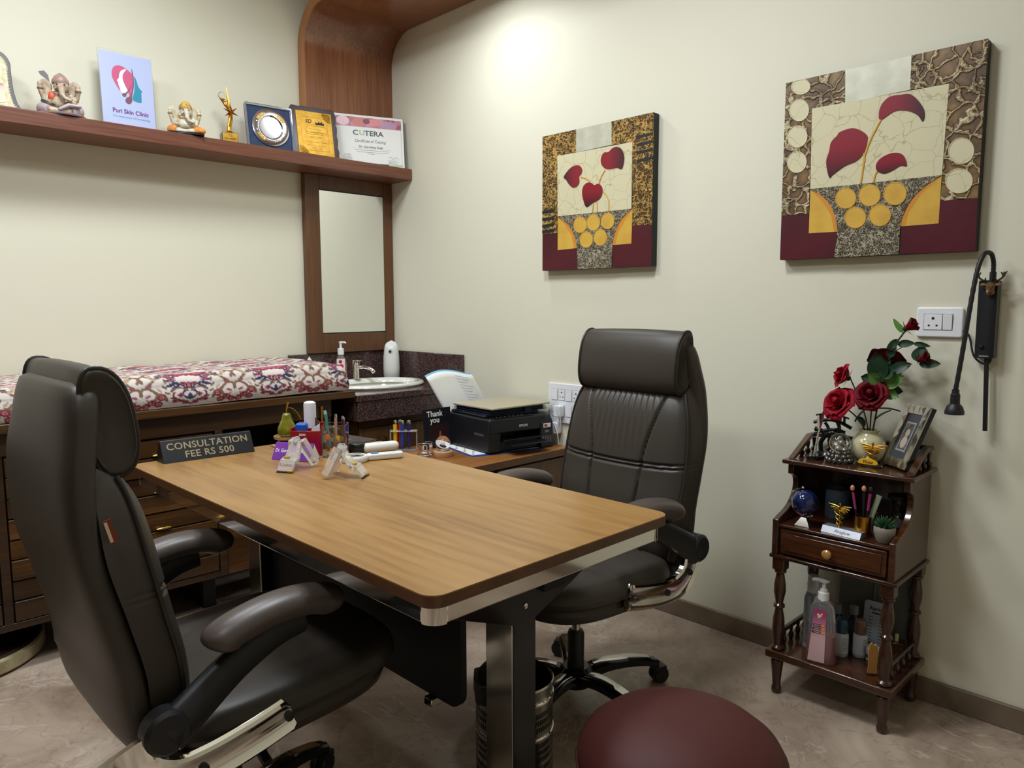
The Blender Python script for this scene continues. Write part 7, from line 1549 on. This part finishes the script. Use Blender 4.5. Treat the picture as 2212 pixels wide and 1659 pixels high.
MB().add([(-0.014, -0.001, 0), (0.014, -0.001, 0), (0.010, -0.001, 0.096), (-0.006, -0.001, 0.112), (-0.014, 0.001, 0), (0.014, 0.001, 0), (0.010, 0.001, 0.096), (-0.006, 0.001, 0.112)], [(0, 1, 2, 3), (7, 6, 5, 4), (0, 4, 5, 1), (1, 5, 6, 2), (2, 6, 7, 3), (3, 7, 4, 0)]).build('card', mat('brown_card', srgb(96, 66, 50), 0.6), bcd, smooth=0)
# glass pen holder
gh = thing('glass_pen_holder', 'square clear acrylic pen holder with leaf decoration', 'pen holder', (-1.222, -1.408, ZD), math.radians(-40))
hs = 0.037
MB().box(-hs, hs, -hs, hs, 0, 0.006).build('holder_base', CLEAR, gh, bevel=0.001)
for x0, x1, y0, y1 in ((-hs, hs, -hs, -hs+0.003), (-hs, hs, hs-0.003, hs), (-hs, -hs+0.003, -hs+0.003, hs-0.003), (hs-0.003, hs, -hs+0.003, hs-0.003)): MB().box(x0, x1, y0, y1, 0.006, 0.100).build('holder_wall', CLEAR, gh, bevel=0.0008)
MB().box(-0.0015, 0.0015, -hs+0.003, hs-0.003, 0.006, 0.096).build('divider', CLEAR, gh)
rg = random.Random(4)
for k in range(16):
    c = [(150, 40, 36), (196, 150, 60), (206, 110, 40), (120, 100, 50), (220, 216, 206)][k % 5]
    x_ = rg.uniform(-0.03, 0.03); z_ = rg.uniform(0.012, 0.07)
    side_ = k % 2
    p = (x_, -hs-0.0006, z_) if side_ else (hs+0.0006, x_, z_)
    MB().ell(p, (0.007, 0.0006, 0.010) if side_ else (0.0006, 0.007, 0.010), 8, 6).build('leaf_decor', mat('decor_%d' % (k % 5), srgb(*c), 0.5), gh)
MB().tube([(hs+0.001, 0.0, 0.004), (hs+0.001, 0.004, 0.04), (hs+0.001, -0.002, 0.07)], 0.0012, 6).build('tree_decor', INK, gh)
for q in ((0.012, 0.06), (-0.012, 0.062), (0.010, 0.045), (-0.008, 0.05)): MB().tube([(hs+0.001, 0.002, q[1]-0.012), (hs+0.001, q[0], q[1])], 0.0008, 6).build('tree_decor', INK, gh)
def hp(dx, dy): A = math.radians(-40); return (-1.222+dx*math.cos(A)-dy*math.sin(A), -1.408+dx*math.sin(A)+dy*math.cos(A))
for k, (dx, dy, tx, ty, ln, c, lab) in enumerate(((-0.012, -0.010, -0.018, 0.006, 0.135, (60, 130, 126), 'teal pen leaning in the acrylic pen holder'), (-0.020, 0.010, -0.012, 0.010, 0.128, (150, 120, 70), 'bronze pen at the back of the acrylic pen holder'), (0.004, -0.012, 0.000, 0.002, 0.124, (176, 140, 130), 'pink pen in the middle of the acrylic pen holder'), (0.018, -0.004, 0.006, 0.006, 0.116, (50, 40, 46), 'dark pen with silver top in the acrylic pen holder'), (0.022, 0.014, 0.002, 0.0, 0.110, (150, 44, 50), 'red pencil low in the acrylic pen holder'))):
    p = hp(dx, dy); A = math.radians(-40); e = (tx*math.cos(A)-ty*math.sin(A), tx*math.sin(A)+ty*math.cos(A), ln)
    pn = thing('pen', lab, 'pen', (*p, ZD+0.008), 0, 'pens in the acrylic holder')
    MB().tube([(0, 0, 0), (e[0]*0.1, e[1]*0.1, ln*0.1), (e[0]*0.93, e[1]*0.93, ln*0.93)], [0.001, 0.0042, 0.0046], 12).build('barrel', mat('pen_tone_%d' % k, srgb(*c), 0.3), pn)
    MB().tube([(e[0]*0.92, e[1]*0.92, ln*0.92), e], [0.0047, 0.0040], 12).build('top', SILVER if k != 0 else mat('pen_tone_0b', srgb(140, 190, 186), 0.3), pn)
# purple name tent
nt_ = thing('name_tent', 'purple and white folded name tent card behind the clear stands', 'name card', (-1.338, -1.368, ZD), math.radians(-62))
q = [(-0.030, 0.001), (0.0, 0.052), (0.030, 0.001)]
for s in (-1, 1):
    M = Matrix.Translation((0, s*0.030, 0.001)) @ Matrix.Rotation(s*math.atan2(0.030, 0.052), 4, 'X')
    MB().box(-0.066, 0.066, -0.0008, 0.0008, 0, 0.056, M).build('panel', mat('tent_violet', srgb(118, 58, 150), 0.3, noise=(8, srgb(86, 36, 122), 2)), nt_)
M = Matrix.Translation((0, -0.030, 0.001)) @ Matrix.Rotation(-math.atan2(0.030, 0.052), 4, 'X') @ Matrix.Translation((-0.012, -0.0010, 0.030)) @ FRONTM
text('Dr. Gurudeep Singh', 0.0165, PAPER, nt_, ext=0.0002, M=M, sx=0.72)
MB().add([(0.0672, -0.027, 0.003), (0.0672, 0.027, 0.003), (0.0672, 0.0, 0.047), (0.0662, -0.027, 0.003), (0.0662, 0.027, 0.003), (0.0662, 0, 0.047)], [(0, 1, 2), (5, 4, 3), (0, 3, 4, 1), (1, 4, 5, 2), (2, 5, 3, 0)]).build('end_flap', PAPER, nt_, smooth=0)
# clear cut-glass phone stands
CUTA = mat('cut_acrylic', (1.0, 0.98, 0.95), 0.04, trans=0.80, ior=1.47)
def acrylic_stand(label, x, y, rz, lettered):
    t = thing('acrylic_card_stand', label, 'stand', (x, y, ZD), rz, 'clear faceted stands')
    # A-frame: back leg and front leg meet at the top, a tray foot in front
    def slab(p0, p1, w0, w1, th, nm, m=CUTA):
        p0, p1 = Vector(p0), Vector(p1); d = (p1-p0).normalized(); n = Vector((0, -d.z, d.y)) if abs(d.x) < 1e-6 else d.cross(Vector((1, 0, 0)))
        n = n.normalized(); h = n*th/2
        return MB().add([p0+Vector((-w0, 0, 0))-h, p0+Vector((w0, 0, 0))-h, p0+Vector((w0, 0, 0))+h, p0+Vector((-w0, 0, 0))+h, p1+Vector((-w1, 0, 0))-h, p1+Vector((w1, 0, 0))-h, p1+Vector((w1, 0, 0))+h, p1+Vector((-w1, 0, 0))+h], [(3, 2, 1, 0), (4, 5, 6, 7), (0, 1, 5, 4), (1, 2, 6, 5), (2, 3, 7, 6), (3, 0, 4, 7)]).build(nm, m, t, bevel=0.0015, weld=True)
    for s in (-1, 1): 
        MB().tube([(s*0.038, 0.036, 0.010), (s*0.012, 0.006, 0.080)], [0.0135, 0.0165], 4).build('rear_leg', CUTA, t, smooth=0)
    MB().tube([(-0.004, 0.002, 0.080), (0.004, 0.002, 0.080)], 0.014, 6).build('apex', CUTA, t, smooth=0)
    slab((0, 0.002, 0.078), (0, -0.026, 0.030), 0.016, 0.024, 0.009, 'front_plate')
    slab((0, -0.026, 0.034), (0, -0.042, 0.026), 0.026, 0.026, 0.012, 'tray_step')
    slab((0, -0.040, 0.034), (0, -0.062, 0.004), 0.025, 0.025, 0.007, 'name_plate')
    MB().box(-0.016, 0.000, -0.042, -0.030, 0.034, 0.042).build('gold_insert', mat('yellow_glass', srgb(230, 196, 60), 0.08, trans=0.6), t, bevel=0.002)
    MB().box(0.008, 0.025, -0.066, -0.052, 0.001, 0.008).build('gold_insert', mat('yellow_glass', srgb(230, 196, 60), 0.08, trans=0.6), t, bevel=0.002)
    MB().box(-0.025, 0.025, -0.066, -0.060, 0.0, 0.003).build('foot_strip', INK, t)
    if lettered:
        d = Vector((0, -0.022, -0.030)).normalized()
        M = Matrix.Translation((0, -0.0545, 0.0225)) @ Matrix.Rotation(-math.atan2(-0.022, 0.030)-0.0, 4, 'X') @ FRONTM
        M = Matrix.Translation((0, -0.0560, 0.0210)) @ Matrix.Rotation(math.radians(-36), 4, 'X') @ FRONTM
        text('SUNHU', 0.0125, mat('print_brown', srgb(110, 84, 60), 0.5), t, ext=0.0002, M=M)
    return t
acrylic_stand('clear faceted card stand with lettered foot plate in front of the name tent', -1.400, -1.490, math.radians(-62), True)
acrylic_stand('clear faceted card stand seen from the side beside the magnifier', -1.362, -1.675, math.radians(38), False)
# magnifier
mg = thing('magnifier', 'white illuminated hand magnifier lying on the desk', 'magnifier', (-1.232, -1.530, ZD), math.radians(-20))
WP = mat('white_plastic', srgb(218, 216, 208), 0.3)
MB().lathe([(0.0275, 0.0), (0.0375, 0.0), (0.040, 0.004), (0.040, 0.015), (0.037, 0.019), (0.0285, 0.019), (0.0275, 0.016)], 40, cap0=False, cap1=False).lathe([(0.0275, 0.016), (0.0275, 0.0)], 40, cap0=False, cap1=False).build('lens_ring', WP, mg, smooth=40)
MB().lathe([(0.001, 0.007), (0.0278, 0.008), (0.0278, 0.011), (0.001, 0.0125)], 36).build('lens', mat('lens_glass', (0.75, 0.76, 0.75), 0.05, trans=0.85), mg, smooth=50)
MB().lathe([(0.0270, 0.0125), (0.0285, 0.0193), (0.0300, 0.0193)], 36, cap0=False, cap1=False).build('inner_bezel', STEEL, mg)
hd_ = MB().prism(rrect(0.036, 0.150, -0.0145, 0.0145, 0.010), 0.001, 0.020).build('handle', WP, mg, bevel=0.005, seg=3)
MB().box(0.050, 0.072, -0.009, 0.009, 0.020, 0.0225).build('slide_switch', mat('switch_blue', srgb(30, 110, 176), 0.35), mg, bevel=0.001)
MB().box(0.092, 0.128, -0.006, 0.006, 0.0200, 0.0203).build('handle_print', mat('print_faint', srgb(196, 196, 190), 0.5), mg)
# torch
to = thing('skin_torch', 'white cylindrical hand torch lying behind the magnifier', 'torch', (-1.092, -1.462, ZD+0.0165), math.radians(-14))
MB().lathe([(0.001, -0.062), (0.009, -0.061), (0.015, -0.055), (0.0165, -0.046), (0.0160, 0.044), (0.0145, 0.054), (0.010, 0.060), (0.001, 0.061)], 28, T(0, 0, 0, 0, PI/2)).build('torch_body', WP, to, smooth=50)
MB().box(-0.012, 0.006, -0.004, 0.004, 0.0158, 0.0180).build('button', mat('soft_grey', (0.55, 0.55, 0.54), 0.4), to, bevel=0.001)
# lens jar
lj = thing('black_lens_jar', 'short black cylindrical jar with lid beside the notebook', 'jar', (-1.163, -1.437, ZD))
MB().lathe([(0.001, 0), (0.024, 0), (0.025, 0.002), (0.025, 0.024), (0.024, 0.026), (0.0255, 0.027), (0.0255, 0.034), (0.023, 0.036), (0.020, 0.0345), (0.001, 0.0345)], 32).build('jar_body', BLACKP, lj, smooth=40)
MB().lathe([(0.0258, 0.028), (0.0258, 0.033)], 32, cap0=False, cap1=False).build('lid_band', BLACKG, lj)
# notebook and bracelet
nb = thing('notebook', 'dark brown hardback notebook lying at the back of the desk', 'notebook', (-1.108, -1.300, ZD), math.radians(8))
CV = mat('notebook_cover', srgb(52, 40, 38), 0.45)
MB().box(-0.055, 0.062, -0.075, 0.075, 0, 0.003).build('cover', CV, nb, bevel=0.001)
MB().box(-0.052, 0.058, -0.072, 0.072, 0.003, 0.019).build('pages', mat('page_edge', srgb(190, 184, 170), 0.7), nb)
MB().box(-0.055, 0.062, -0.075, 0.075, 0.019, 0.022).build('cover', CV, nb, bevel=0.001)
MB().box(-0.058, -0.055, -0.075, 0.075, 0, 0.022).build('spine', CV, nb, bevel=0.001)
MB().box(-0.020, 0.012, -0.004, 0.004, 0.0220, 0.0223).build('title_print', mat('print_bronze', srgb(140, 110, 80), 0.5), nb)
bt = thing('bead_bracelet', 'dark beaded bracelet lying behind the notebook', 'bracelet', (-1.078, -1.180, ZD))
for k in range(18):
    a_ = 2*PI*k/18; MB().ell((0.028*math.cos(a_), 0.034*math.sin(a_), 0.026+0.014*math.sin(a_)), 0.0055, 10, 8).build('bead', mat('bead_dark', srgb(40, 40, 46), 0.15), bt, smooth=60)
MB().lathe([(0.001, 0), (0.030, 0), (0.032, 0.004), (0.026, 0.010), (0.001, 0.0125)], 24).build('pouch', BLACKM, bt)
